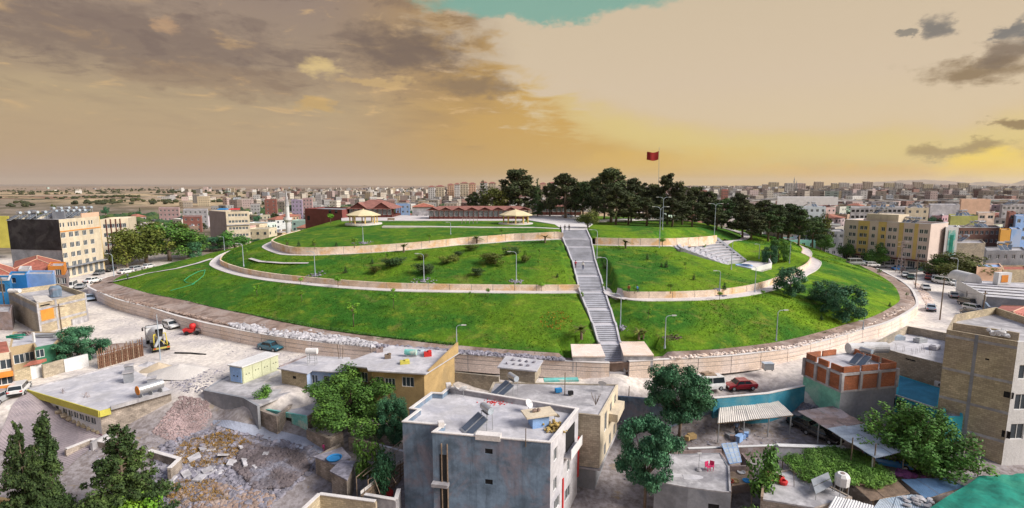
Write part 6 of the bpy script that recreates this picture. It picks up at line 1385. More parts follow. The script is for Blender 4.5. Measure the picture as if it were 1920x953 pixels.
build(MB().cyl((a.x, a.y, zt+1.05), (b.x, b.y, zt+1.05), .6, .6, 18), 'tank', M['steel'], bl_); build(MB().cyl((a.x-d_.x*.06, a.y-d_.y*.06, zt+1.05), (a.x, a.y, zt+1.05), .57, .6, 18), 'end_cap', M['orange'], bl_)
for t in (.1, .5, .9): c_ = a.lerp(b, t); build(MB().box((c_.x, c_.y, zt+.25), (.1, 1.1, .5), 1.05), 'stand', M['metal'], bl_)
for px, py, lab in ((119, 737, 'left tuft of bare steel rods on the white roof'), (163, 745, 'right tuft of bare steel rods on the white roof')):
    p = at(px, py, zt); mb = MB()
    for i in range(9): mb.cyl((p.x+rnd.uniform(-.4, .4), p.y+rnd.uniform(-.3, .3), zt), (p.x+rnd.uniform(-.4, .4), p.y+rnd.uniform(-.3, .3), zt+.6), .015, n=4)
    solo(mb, 'steel_rods', M['rust'], lab, 'steel rods')
for i in range(9):
    p = at(120+9*i, 789+2.8*i, -3.1); solo(MB().rock((p.x, p.y-.3, gz(p.x, p.y)+.15), .62, rnd), 'boulder', M['tanblock'], f'{nth(i)} pale boulder from the left in the row along the yellow edged building', 'boulder', 'boulders along the yellow edged building')
wall_line('low tan stone yard wall left of the conifers, angled', [at(126, 860, -4), at(171, 829, -3.2), at(216, 838, -3.2)], -2.9, -6, M['stone'], .35, cope=M['cope']); wall_line('low tan stone yard wall right of the cedar', [at(281, 850, -3.5), at(337, 866, -3.5), at(318, 884, -3.5)], -3.2, -6, M['stone'], .35, cope=M['cope'])
wall_line('low wall with ochre end at the building corner', [at(38, 768, -2), at(80, 756, -2)], -1.9, -4, M['ochre'], .35); wall_line('sloping concrete wall from the yellow building to the stone wall', [at(220, 806, -2.8), at(172, 832, -2.8)], -2.6, -5, M['conc'], .3)
wall_line('orange-ochre wall at the bottom left corner', [at(-5, 934, -4), at(46, 940, -4)], -4, -7, M['ochre'], .4)
# paved yard in rows of setts
pv = MB(); Q = [at(60, 770, -3), at(206, 812, -3), at(120, 880, -4), at(-10, 840, -3.6)]
nr = 26
for i in range(nr):
    t0, t1 = i/nr, (i+.86)/nr; a, b = Q[0].lerp(Q[3], t0), Q[1].lerp(Q[2], t0); c_, d_ = Q[1].lerp(Q[2], t1), Q[0].lerp(Q[3], t1); n = 22; rows = []
    for u, w_ in ((a, b), (d_, c_)): rows.append([(lambda p: (p.x, p.y, gz(p.x, p.y)+.16))(u.lerp(w_, j/n)) for j in range(n+1)])
    build(MB().grid(rows), 'paving_row', mat('lilac_paving', (.34, .29, .31), var=.15, scale=.4, fine=4., c2=(.27, .235, .26)))['kind'] = 'structure'
# ---- stake fence
a, b = at(185, 692, 0), at(268, 668, 0); r_ = thing('stake_fence', 'tall fence of rough brown stakes and rails behind the white roof', 'fence', a); e = (b-a).normalized(); n = 24
for i in range(n): p = a.lerp(b, i/(n-1)); h = rnd.uniform(2.3, 3.1); build(MB().cyl((p.x, p.y, -.2), (p.x+rnd.uniform(-.12, .12), p.y, h), .09, .06, 6), 'stake', M['darkwood'] if i % 3 else M['wood'], r_)
for z_ in (.5, 1.1, 1.7, 2.2): build(MB().cyl((a.x, a.y-.1, z_), (b.x, b.y-.1, z_+rnd.uniform(-.1, .1)), .06, .06, 6), 'rail', M['darkwood'], r_)
mb = MB(); build(MB().prism([(a.x, a.y+.15), (b.x, b.y+.15), (b.x, b.y+.2), (a.x, a.y+.2)], 0, 1.9), 'backing_sheet', M['darkwood'], r_)
# ---- ochre courtyard house at the left
zt = 3.4
q = P_([(17, 652), (62, 644), (66, 652), (103, 645), (122, 622), (24, 622)], zt)
och = bld('courtyard_house', 'ochre house with two white windows behind the white garden gate', 'house', q, -.3, zt, mat('tan_render', (.47, .36, .22), var=.12), M['concw'], .15, None, {0: wpx(q[0], q[1], [(37, 673, 1.3, 1.4, 'two'), (55.7, 668.6, 1.3, 1.4, 'two')]), 2: wpx(q[2], q[3], [(75, 663, 1., 1.2, 'two')])}, edgemats={2: M['green']})
for px, py in ((64, 640), (110, 636)): p = at(px, py, zt); build(MB().box((p.x, p.y, zt+.6), (.25, .25, 1.5)), 'chimney', M['white'], och)
for i, (px, py, w, d_, m_, lab) in enumerate(((86, 632, 3., .8, 'metal', 'stack of grey pipes on the courtyard house roof'), (44, 628, 2.2, 1.2, 'rust', 'heap of rusty poles at the back of the courtyard house roof'), (30, 634, 2.4, 1., 'tealnet', 'green net heap on the courtyard house roof'))):
    p = at(px, py, zt); mb = MB()
    for j in range(7): mb.cyl((p.x-w/2, p.y+rnd.uniform(-d_, d_)/2, zt+.1+.12*(j % 3)), (p.x+w/2, p.y+rnd.uniform(-d_, d_)/2, zt+.15+.2*(j % 3)), .09, n=5)
    solo(mb, 'pipe_stack', M[m_], lab, 'pipes')
wall_line('low stone garden wall left of the white gate', [at(24, 722, 0), at(57, 712, 0)], 1.8, -.3, M['tanblock'], .3, cope=None); wall_line('stone garden wall between white gate and white wall', [at(83, 709, 0), at(121, 698, 0)], 1.9, -.3, M['block'], .3); wall_line('white painted garden wall under the round tree', [at(123, 698, 0), at(165, 687, 0)], 1.9, -.3, M['white'], .3)
a, b = at(59, 712, 0), at(81, 706, 0); r_ = thing('garden_gate', 'white double garden gate with small tiled roof', 'gate', a)
for i in range(2): p, p2 = a.lerp(b, i*.5+.02), a.lerp(b, i*.5+.48); build(MB().prism([tuple(p[:2]), tuple(p2[:2]), (p2.x+.02, p2.y+.08), (p.x+.02, p.y+.08)], 0, 1.9), 'leaf', M['white'], r_)
build(MB().prism([(a.x-.3, a.y-.6), (b.x+.3, b.y-.6), (b.x+.3, b.y+.5), (a.x-.3, a.y+.5)], 2.05, [2.15, 2.15, 2.45, 2.45]), 'roof', M['redtile'], r_)
# ---- balcony house at the left edge
zt = 5.
q = P_([(-34, 668), (20, 660), (14, 640), (-30, 645)], zt)
bh = bld('balcony_house', 'house with orange parapets at the left picture edge', 'house', q, -.2, zt, M['cream'], M['redtile'], -.05, None, {0: wpx(q[0], q[1], [(6, 684, 1.7, 1.3, 'three'), (8, 713, 1.7, 1.3, 'three')])})
a, b = q[0], q[1]
for z_ in (2.15, -.2+.5): strip(a, b, z_-.25, z_+.35, .6, M['orange'], bh, 'parapet_band')
p = q[1]; build(MB().cyl((p.x+.1, p.y-.1, -.2), (p.x+.1, p.y-.1, zt), .08), 'drain_pipe', M['wood'], bh); strip(a, b, -.2, .12, .9, M['rust'], bh, 'plinth')
# ---- unfinished block house
zt = 5.6
q = P_([(15, 545), (68, 570), (161, 549.5), (108, 532)], zt)
ub = bld('unfinished_house', 'unfinished tan block house with an orange wall panel', 'house', q, -.2, zt, M['tanblock'], M['conc'], .9, None, {1: wpx(q[1], q[2], [(79.5, 573.3, .75, .28, 'dark'), (84.5, 572.2, .75, .28, 'dark'), (89.5, 571.1, .75, .28, 'dark')])}, edgemats={0: M['block']})
a, b = q[1], q[2]; L = (b-a).length; pt = lambda t: a.lerp(b, t)
strip(pt(.06), pt(.30), 2.3, 4.25, .05, M['orange'], ub, 'orange_panel')
for t in (0, .34, .965): strip(pt(t), pt(t+.035), -.2, zt, .06, M['conc'], ub, 'column')
for z_ in (1.9, 4.5): strip(pt(.002), pt(.998), z_-.2, z_+.2, .04, M['conc'], ub, 'beam')
strip(q[0], q[1], 3.9, 4.9, .03, M['grey'], ub, 'beam'); strip(pt(.62), pt(.94), -.2, 1.2, .3, M['conc'], ub, 'plinth')
p = at(80, 562, zt); hq = P_([(60, 555), (69, 568), (99, 563), (88, 554)], zt+.1); solo(MB().prism([tuple(x[:2]) for x in hq], zt+.02, zt+.12), 'roof_sheet', M['beige'], 'beige sheet lying over the corner of the unfinished house', 'sheet')
p = at(105, 556, zt-.8); solo(MB().lathe((p.x, p.y, zt-.8), [(0, 0), (.9, 0), (1.0, 1.6), (.7, 2.1), (0, 2.2)], 10), 'wrapped_tank', M['bluegrey'], 'dark wrapped tank on the unfinished house roof', 'tank')
for px, lab in ((23, 'left of two white drums on the unfinished house'), (33, 'right of two white drums on the unfinished house')): p = at(px, 550, zt); solo(MB().cyl((p.x-.5, p.y, zt+.5), (p.x+.5, p.y, zt+.5), .42, .42, 12), 'drum', M['white'], lab, 'drum')
# ---- blue house, red roofs, orange house
def bw_(pts, Y, z): return [Vector((atY(x, y, Y).x, Y, 0)) for x, y in pts]
def front_box(name, lab, cat, px0, px1, Y, depth, pyt, zb, m, roof=None, wins=None, para=.4, cope=None, skew=0., **k_):
    a = atY(px0, pyt, Y); b = atY(px1, pyt, Y+skew); zt = a.z; sh_ = (a.x+b.x)/2/Y*depth*.88; q = [Vector((a.x, Y, 0)), Vector((b.x, Y+skew, 0)), Vector((b.x+sh_, Y+skew+depth, 0)), Vector((a.x+sh_, Y+depth, 0))]
    L = (q[1]-q[0]).length; w_ = {}
    if wins: w_ = {0: [(L*fx, zt-dz_, ww, hh, s_) for fx, dz_, ww, hh, s_ in wins]}
    return bld(name, lab, cat, q, zb, zt, m, roof or M['conc'], para, cope, w_, **k_), q, zt
front_box('blue_house', 'house with pale lilac-blue wall behind the unfinished house', 'house', 49, 100, 112, 5, 514, -.2, M['paleblue'])
front_box('blue_house', 'house with vivid blue upper wall left of the pale blue wall', 'house', 16, 48.5, 111, 5, 516, -.2, M['blue'], wins=[(.25, 1.2, 1, 1.2, 'plain')])
front_box('blue_house', 'vivid blue lower house with balcony at the left picture edge', 'house', -30, 17, 104, 6, 526, -.2, M['blue'], wins=[(.66, 1.6, 1.4, 1.8, 'plain')], cope=M['white'])
front_box('low_house', 'low rusty walled outbuilding below the vivid blue house', 'house', -30, 20, 92, 6, 585, -.2, M['rust'])
def tiled_house(lab, q, zb, ze, zr, wall, roof, wins=None, ridge=.42, ov=.5):
    r_ = thing('tiled_house', lab, 'house', (q[0].x, q[0].y, zb)); Q = ccw([Vector(p[:2]) for p in q]); mb = MB()
    for i in range(4): wall_mb(mb, Q[i], Q[(i+1) % 4], zb, ze, [(u-w/2, u+w/2, z-h/2, z+h/2) for u, z, w, h, s_ in (wins or {}).get(i, [])])
    build(mb, 'wall', wall, r_)
    for i, lst in (wins or {}).items():
        a, b = Q[i], Q[(i+1) % 4]; e = (b-a).normalized(); nin = Vector((-e.y, e.x))
        for u, z, w, h, s_ in lst:
            fm, pm = win_mesh(w, h, s_); l_ = a+e*u+nin*.1; o = place(fm, 'window', (l_.x, l_.y, z), math.atan2(e.y, e.x), r_); pp = bpy.data.objects.new('pane', pm); COL.objects.link(pp); pp.parent = o
    rm = MB(); Pr, a2, b2 = hip_roof(rm, Q, ze, zr, ridge, ov); rf = build(rm, 'roof', roof, r_)
    rb = MB().tube([Vector((a2.x, a2.y, zr+.03)), Vector((b2.x, b2.y, zr+.03))], .1, 6)
    for i in range(4):
        e_ = a2 if (Pr[i]-a2).length < (Pr[i]-b2).length else b2; rb.tube([Vector((Pr[i].x, Pr[i].y, ze+.05)), Vector((e_.x, e_.y, zr+.05))], .09, 6)
    build(rb, 'ridge_tiles', M['peach'], rf, kind='stuff'); return r_
q = [atY(24, 497, 128), atY(118, 500, 128), atY(112, 500, 142), atY(30, 495, 142)]; tiled_house('large house with red tiled hip roof below the charred wall', q, -.2, 5.4, 7.6, M['cream'], M['redtile'])
q = [atY(-40, 505, 118), atY(32, 505, 118), atY(28, 500, 130), atY(-40, 500, 130)]; tiled_house('red tiled house at the left edge behind the blue house', q, -.2, 5.2, 7.2, M['cream'], M['redtile'])
front_box('orange_house', 'bright orange house with white window beside the shops', 'house', 89, 120, 126, 7, 499, 2.6, M['orange'], wins=[(.6, 1.6, 1.6, 1.5, 'three'), (.15, 1.6, .8, 1., 'plain')])
front_box('shop', 'small shop with red goods under the orange house', 'shop', 100, 124, 124.5, 8, 516, -.2, M['rust'], wins=[(.3, 1.4, 1.6, 1.6, 'shop'), (.7, 1.4, 1.6, 1.6, 'shop')])
front_box('white_annex', 'white framed roof annex between red tiled roofs', 'annex', 34, 56, 120, 5, 505, 3, M['white'], wins=[(.3, 1., 1., .9, 'dark'), (.75, 1., 1., .9, 'dark')])
# ---- charred and cream apartment block
zt = 17.
q = P_([(13, 411), (110, 412), (186, 405.5)], zt); q.append(q[0]+q[2]-q[1]); a, b = q[1], q[2]; wl = []
for r_i, (y0, w, h) in enumerate(((422, .8, 1.4), (441.5, 1.7, 1.5), (461.5, 1.7, 1.5), (480, 1.7, 1.5), (498.5, 1.7, 1.5))):
    z_ = onwall(a, b, 118, y0)[1]
    for px in (118.7, 133.7, 144.6, 159, 172.6):
        u = onwall(a, b, px, 441)[0]
        if r_i == 0: wl += [(u-.55, z_, .7, 1.3, 'plain'), (u+.55, z_, .7, 1.3, 'plain')]
        else: wl.append((u, z_, w, h, 'three'))
L = (b-a).length
for i in range(7): wl.append((L*(i+.5)/7, 1.7, L/7-.8, 2.6, 'shop'))
cb_ = bld('apartment_block', 'cream apartment block with charred black side wall', 'apartment block', q, -.2, zt, M['cream'], M['conc'], .6, None, {1: wl}, edgemats={0: M['grey']})
strip(q[0], q[1], 8.3, zt+.02, .06, M['char'], cb_, 'charred_cladding'); strip(a, b, zt-3.55, zt-3.3, .12, M['orange'], cb_, 'orange_band'); strip(a, b, 3.2, 3.45, 1.2, M['grey'], cb_, 'shop_canopy'); strip(a.lerp(b, .995), b, -.2, zt, .1, M['yelr'], cb_, 'corner_band')
strip(a.lerp(b, .55), b, zt, zt+1.3, -.3, M['peach'], cb_, 'roof_parapet')
q2 = P_([(187, 412), (240, 409.5)], 15.3); q2 += [q2[1]+Vector((-6, 12, 0)), q2[0]+Vector((-6, 12, 0))]; L = (q2[1]-q2[0]).length; wl = []
for z_ in (13, 10, 7, 4.4): wl += rowwin(L, z_, 6, 1.3, 1.4, 'two', .8)
b2_ = bld('apartment_block', 'narrow cream apartment block with brown pilasters behind the street trees', 'apartment block', q2, -.2, 15.3, M['cream'], M['conc'], .6, None, {0: wl})
for t in (.18, .34, .52, .68): strip(q2[0].lerp(q2[1], t), q2[0].lerp(q2[1], t+.03), 0, 15.3, .3, M['maroon'], b2_, 'pilaster')
k_ = 0
for (x0, y0, n, x1, z_) in ((20, 398, 0, 0, 0), (100, 396, 6, 170, 18.2), (104, 403, 6, 158, 17.6), (36, 407, 4, 84, 17.2)):
    for i in range(n):
        px = x0+(x1-x0)*i/max(1, n-1); t = (px-13)/173; p = atY(px, 405, 148+(px-13)*.10+(6 if z_ > 18 else 2 if z_ > 17.3 else -2)); k_ += 1
        heater(p.x, p.y, 16.5 if z_ < 18 else 17.2, 1.2+rnd.uniform(-.1, .1), f'white tank solar heater on the charred apartment roof, {nth(k_-1)} of the cluster', 1.25)
front_box('roof_hut', 'dark stepped stair hut on the charred apartment roof', 'hut', 52, 66, 152, 4, 395, 16.4, M['grey'])
front_box('roof_hut', 'long dark solar shed on the charred apartment roof', 'hut', 97, 120, 156, 4, 397, 16.4, M['grey'])
front_box('farm_wall', 'yellow-green wall at the far left edge behind the charred block', 'wall', -20, 14, 185, 6, 407, 4, M['yellow'])
# ---- grey and cream three storey block
zt = 15.6; q = P_([(391.4, 396), (423, 397), (467, 396)], zt); q[0] = atY(391.4, 396, q[1].y+9); q.append(q[0]+q[2]-q[1]); L = (q[2]-q[1]).length; wl = []
for z_ in (14, 11.3, 8.4, 5.5, 2.6): wl += rowwin(L, z_, 6, 1., 1.1, 'two', .7)
gb = bld('apartment_block', 'block with blank grey side and cream window front behind the round tree', 'apartment block', q, -.5, zt, M['cream'], M['conc'], .6, None, {1: wl}, edgemats={0: mat('pinkish_grey_render', (.34, .29, .29), var=.1)})
for z_ in (9.9, 4.1): strip(q[1], q[2], z_-.2, z_+.2, .5, M['conc'], gb, 'cornice')
for i, (px, m_, lab) in enumerate(((413, 'blue', 'blue roof awning on the grey and cream block'), (435, 'red', 'red roof awning on the grey and cream block'))):
    p = at(px, 396, zt); solo(MB().prism([(p.x-1.9, p.y+.6), (p.x+1.9, p.y+.6), (p.x+1.9, p.y+3), (p.x-1.9, p.y+3)], [zt+.5]*4, [zt+.6, zt+.6, zt+1.1, zt+1.1]), 'awning', M[m_], lab, 'awning')
# ---- yellow and pink striped block
zt = 14.8; q = P_([(1585, 412), (1746, 420.5)], zt); e = (q[1]-q[0]).normalized(); nn = Vector((-e.y, e.x, 0)); q += [q[1]+nn*13, q[0]+nn*13]; L = (q[1]-q[0]).length; a, b = q[0], q[1]; wl = []
cols = [1594, 1601, 1614.5, 1622, 1637, 1655, 1668, 1677, 1699, 1707, 1727, 1735.5]
zs_ = [onwall(a, b, 1598, y)[1] for y in (426, 439.5, 453.5, 467.5)]
for px in cols:
    u = onwall(a, b, px, 440)[0]
    for z_ in zs_: wl.append((u, z_, 1.05, 1.3, 'two'))
n = 9
for i in range(n): wl.append((L*(i+.5)/n, 1.6, L/n-.7, 2.5, 'shop'))
wp = mat('pale_pink_render', (.64, .53, .48), var=.06)
yb_ = bld('apartment_block', 'yellow and pale pink striped apartment block above the car row', 'apartment block', q, -.2, zt, wp, M['conc'], .6, M['white'], {0: wl, 3: rowwin(13, 10, 3, 1.2, 1.3)+rowwin(13, 6, 3, 1.2, 1.3)})
us = [onwall(a, b, px, 440)[0] for px in (1608, 1629, 1646, 1661, 1685, 1693, 1714, 1721, 1745.5)]
for i, (u0, u1) in enumerate(((us[0], us[1]), (us[2], us[3]), (us[4], us[5]), (us[6], us[7]))):
    hol = [w_ for w_ in wl if u0-.2 < w_[0] < u1+.2 and w_[1] > 3.5]; mb = MB(); pa, pb = a+e*u0, a+e*u1
    nn_ = Vector((e.y, -e.x, 0))*.14; wall_mb(mb, pa+nn_, pb+nn_, 3.6, zt-.05, [(w_[0]-u0-.55, w_[0]-u0+.55, w_[1]-.68, w_[1]+.68) for w_ in hol], .14)
    for s_, p_ in ((0, pa), (1, pb)): mb.add([(p_.x, p_.y, 3.6), (p_.x+nn_.x, p_.y+nn_.y, 3.6), (p_.x+nn_.x, p_.y+nn_.y, zt-.05), (p_.x, p_.y, zt-.05)], [(0, 1, 2, 3)])
    build(mb, 'yellow_strip', M['yelr'], yb_)
strip(a, b, 3.1, 3.45, 1., M['maroon'], yb_, 'shop_canopy')
ph = MB().prism([tuple((a+e*L*t+nn*d_)[:2]) for t, d_ in ((.24, 1.5), (.62, 1.5), (.62, 9), (.24, 9))], zt-.4, zt+2.3); build(ph, 'penthouse', M['cream'], yb_)
for i, t in enumerate((.28, .34, .40, .66, .72, .78)): p = a+e*L*t+nn*6; heater(p.x, p.y, zt-.6 if t > .62 else zt+2.3, rnd.uniform(-.5, .5), f'white solar heater tank on the yellow block roof, {nth(i)} from the left', 1.1)
# electricity pylon
p = on(1688, 512); top = atY(1688, 452, p.y).z; r_ = thing('lattice_pylon', 'reddish lattice electricity pylon in front of the yellow block', 'pylon', p)
for sx in (-1, 1):
    for sy in (-1, 1): build(MB().cyl((p.x+sx*.9, p.y+sy*.9, p.z), (p.x+sx*.25, p.y+sy*.25, top), .07, .05, 5), 'leg', M['rust'], r_)
mb = MB(); nz = 9
for i in range(nz):
    z0_, z1_ = p.z+(top-p.z)*i/nz, p.z+(top-p.z)*(i+1)/nz; w0, w1 = .9-.65*i/nz, .9-.65*(i+1)/nz
    for s_ in (-1, 1): mb.cyl((p.x-w0, p.y+s_*w0, z0_), (p.x+w1, p.y+s_*w1, z1_), .03, n=4).cyl((p.x+w0, p.y+s_*w0, z0_), (p.x-w1, p.y+s_*w1, z1_), .03, n=4).cyl((p.x+s_*w0, p.y-w0, z0_), (p.x+s_*w1, p.y+w1, z1_), .03, n=4)
build(mb, 'bracing', M['rust'], r_, kind='stuff')
for z_ in (top-.3, top-1.6): build(MB().box((p.x, p.y, z_), (4.2, .12, .12), .2), 'cross_arm', M['rust'], r_)
# ---- right side buildings near the street
zt = 3.6
q = P_([(1794, 524), (1850, 556), (1990, 568), (1940, 532)], zt); dp = bld('depot', 'long white depot with pale sheet roof beside the right street', 'depot', q, -.2, zt, M['white'], M['concw'], .12, None, {0: [(9, 1.4, 1.2, 2., 'plain')]}, edgemats={1: M['grey']})
e = (q[2]-q[1]).normalized()
for i in range(4):
    A = q[0].lerp(q[1], .3+.17*i); B = q[3].lerp(q[2], .3+.17*i); strip(A, B, zt+.02, zt+.10, .9, M['white'] if i % 2 else M['concw'], dp, 'roof_strip')
A = at(1808, 529, zt); B = at(1841, 531, zt); mb = MB(); n = 12; vs = []
for i in range(n+1): t = math.pi*i/n; c_ = (A+B)/2; w_ = (B-A)/2; vs += [(c_.x-w_.x*math.cos(t), c_.y-w_.y*math.cos(t), zt+2.1*math.sin(t)), (c_.x-w_.x*math.cos(t)+1, c_.y-w_.y*math.cos(t)+6, zt+2.1*math.sin(t))]
mb.add(vs, [(2*i, 2*i+2, 2*i+3, 2*i+1) for i in range(n)]+[tuple(range(0, 2*n+2, 2))]); build(mb, 'arched_roof', M['white'], dp)
p = at(1878, 533, zt); kk = thing('roof_sign', 'white roof box with an orange emblem panel on the depot', 'roof box', p); build(MB().box((p.x, p.y, zt+1.4), (3.4, 1.2, 2.8), .1), 'box', M['white'], kk); build(MB().box((p.x-.05, p.y-.66, zt+1.4), (1.7, .06, 1.7), .1), 'panel', M['orange'], kk)
wall_line('grey rendered yard wall in front of the depot', [at(1842, 558, 2.6), at(1856, 577, 2.4), at(1925, 582, 2.4)], 2.5, -.2, M['bluegrey'], .35)
q = P_([(1852, 592), (1925, 612), (1990, 590), (1880, 574)], 2.8); tiled_house('low house with salmon-red corrugated tile roof by the right street', q, -.3, 2.8, 4.0, M['stone'], mat('salmon_tile', (.46, .17, .14), var=.3, scale=1.5, fine=7.), ridge=.5)
for i in range(14):
    A, B = at(1856+5*i, 592+1.35*i, 3.0), at(1866+5*i, 583+.5*i, 4.0)
    solo(MB().cyl(A, B, .07, .07, 5), 'roof_batten', M['redtile'], f'{nth(i)} raised batten from the left on the salmon roof', 'batten', 'battens on the salmon roof')
# ---- big tan block building, far right
zt = 10.
p1 = at(1775, 618, zt); p2 = at(1909, 641, zt); pm = at(1840, 630, zt); q = [p1, p2, p2+Vector((9, .5, 0)), p1+Vector((16, 11, 0)), p1+Vector((7, 7, 0))]
bb = bld('block_tower', 'tall unfinished tan block building at the right edge', 'building', q, -4.6, zt, M['tanblock'], M['conc'], .9, None, {1: [(1.3, 6.6, 1.5, 1.6, 'two'), (1.3, 3.2, 1.5, 1.8, 'two'), (1.3, -.2, 1.6, 1.8, 'two'), (4, 3.2, 1.5, 1.8, 'two'), (4, -.2, 1.5, 1.8, 'two')], 0: wpx(p1, p2, [(1891, 741, .8, .7, 'dark'), (1886, 815, .7, .8, 'dark'), (1851, 674, .35, .2, 'dark')])}, edgemats={1: M['white']})
a, b = q[0], q[1]; lp = lambda t: a.lerp(b, t)
for z_ in (9.3, 5.4, 1.9, -1.4): strip(lp(.003), lp(.997), z_-.15, z_+.15, .03, M['conc'], bb, 'floor_beam')
for t in (.42,): strip(lp(t), lp(t+.05), -4.5, zt-.02, .04, M['grey'], bb, 'column')
strip(a, lp(.45), -4.6, -1.2, .035, M['grey'], bb, 'render_patch')
for i in range(4): p = lp(.2+.2*i)+Vector((2.5, 2.5, 0)); wl_ = 1
wall_line('inner block wall on the roof of the tall tan building', [p1+Vector((2.5, 2, 0)), p1+Vector((5, -.5, 0)), p2+Vector((2.5, 2.5, 0))], zt+.25, zt-1, M['tanblock'], .2)
p = at(1873, 622, zt); mb = MB()
for i in range(16): mb.rock((p.x+rnd.gauss(0, .6), p.y+rnd.gauss(0, .5), zt-.3+rnd.uniform(0, .5)), rnd.uniform(.3, .6), rnd)
solo(mb, 'plastic_heap', M['white'], 'heap of white plastic sheeting on the tall tan building roof', 'heap', kind='stuff')
# ---- brick house with concrete frame
zt = 4.5
q = P_([(1510, 661), (1580.6, 689), (1684, 680), (1596, 651)], zt)
bk = thing('brick_house', 'unfinished orange brick house with grey concrete frame and mint base', 'house', (q[1].x, q[1].y, -3)); Q = ccw([Vector(p[:2]) for p in q]); zf = 1.35; Z = [(-3.8, zf)]
mb = MB()
for i in range(4): wall_mb(mb, Q[i], Q[(i+1) % 4], -3.8, zf-.12, [])
s0 = [i for i in range(4) if Q[i] == Vector(q[0][:2])][0]; base = build(mb, 'base_wall', [M['grey'], M['mint']], bk); base.data.polygons[s0].material_index = 1
qo = inset(Q, -.04); build(MB().prism([tuple(p) for p in qo], zf-.12, zf+.12), 'floor_beam', M['conc'], bk); build(MB().prism([tuple(p) for p in inset(Q, .06)], 3.5, 3.62), 'roof', M['concw'], bk)
for i in range(4):
    a, b = Q[i], Q[(i+1) % 4]; e = (b-a).normalized(); nn = Vector((e.y, -e.x)); L = (b-a).length; k2 = 3 if L > 5.6 else 2; rz = math.atan2(e.y, e.x)
    for j in range(k2+1):
        if j == k2: continue
        c_ = a+e*(L*j/k2); build(MB().box((c_.x, c_.y, (zf+3.75)/2-.0), (.36, .36, 3.75-zf-.01), rz), 'column', M['conc'], bk)
    for j in range(k2):
        u0, u1 = L*j/k2+.19, L*(j+1)/k2-.19; c_ = a+e*((u0+u1)/2)-nn*.12
        build(MB().box((c_.x, c_.y, (zf+.12+3.4)/2), (u1-u0, .2, 3.4-zf-.12), rz), 'brick_panel', M['brick'], bk)
        if not (i == (s0+3) % 4 and j == 0): build(MB().box((c_.x, c_.y, 4.12), (u1-u0, .2, .72), rz), 'parapet_panel', M['brick'], bk)
    c_ = (a+b)/2; build(MB().box((c_.x-nn.x*.05, c_.y-nn.y*.05, 3.55), (L-.4, .3, .3), rz), 'ring_beam', M['conc'], bk)
p = at(1622, 682, 3.62); heater(p.x, p.y, 3.62, .45, 'solar water heater with blue collectors on the brick house roof', 1.)
for px, py, lab in ((1612, 655, 'left white water tank behind the brick house'), (1640, 653, 'right white water tank behind the brick house')):
    p = at(px, py, 4.2); solo(MB().cyl((p.x-1.6, p.y, 4.3), (p.x+1.6, p.y, 4.3), .75, .75, 16), 'water_tank', M['white'], lab, 'tank')
# ---- cyan membrane roof house
zt = -.3
q = P_([(1684, 703), (1766, 729), (1760, 766), (1680, 740)], zt); cy = bld('cyan_house', 'low house with bright cyan-blue membrane roof', 'house', q, -3.8, zt, mat('cyan_paint', (.04, .40, .52), var=.15), M['sky'], .03, None, {2: [(2.2, -1.5, 1.3, 1.1, 'two'), (4.2, -1.5, 1.6, 1.3, 'dark')]})
a, b = q[2], q[3]; strip(a, b, zt-.12, zt+.03, -.15, M['white'], cy, 'eaves_trim')
zt = 2.8
q = P_([(1632, 646), (1700, 611), (1784, 626), (1774, 684), (1686, 662)], zt); th_ = bld('terrace_house', 'unfinished house with white roof terrace and tan block parapets', 'house', q, -3.6, zt, M['block'], M['concw'], 1.3, None, {3: wpx(q[3], q[4], [(1703, 674, .7, .2, 'dark'), (1711, 676, .7, .2, 'dark')])})
p = at(1758, 719, .9); ac = thing('air_conditioner', 'white air conditioner unit on the tan wall above the cyan roof', 'air conditioner', p); a, b = q[3], q[4]; u, z_ = onwall(a, b, 1757, 719); e = (Vector(b[:2])-Vector(a[:2])).normalized(); c_ = Vector(a[:2])+e*u+Vector((e.y, -e.x))*(-.3 if Vector((e.y, -e.x)).y > 0 else .3)
c_ = Vector(a[:2])+e*u; c_.y -= .35; build(MB().box((c_.x, c_.y, z_), (1., .4, .7), math.atan2(e.y, e.x)), 'casing', M['white'], ac); build(MB().cyl((c_.x, c_.y-.2, z_), (c_.x-.03, c_.y-.26, z_), .25, .25, 14), 'fan_grille', M['dark'], ac)
for i, (px, py, m_, lab) in enumerate(((1683, 637, 'galv', 'blue-grey water tank at the back wall of the white terrace'), (1725, 642, 'metal', 'dark tarpaulin heap on the white terrace'), (1752, 655, 'concw', 'white slab over the stair opening of the terrace'))):
    p = at(px, py, 1.5); solo(MB().box((p.x, p.y, 1.5+.35), (1.8, 1., .6), .3*i).box((p.x, p.y, 2.2), (1.2, .7, .14), .3*i), 'roof_load', M[m_], lab, 'roof clutter')
for i in range(8): p = at(1672+rnd.uniform(0, 80), 655+rnd.uniform(0, 12), 1.5); solo(MB().cyl((p.x, p.y, 1.4), (p.x, p.y, 2.5), .02, n=4).cyl((p.x+.2, p.y, 1.4), (p.x+.25, p.y, 2.4), .02, n=4), 'steel_rods', M['rust'], f'pair of thin steel rods on the white terrace, {nth(i)} set', 'steel rods', 'steel rods on the white terrace')
front_box('low_house', 'small pale cyan outbuilding behind the fountain shaped tree', 'house', 1770, 1806, 55, 4, 782, -4.6, MATS['cyan_paint'])
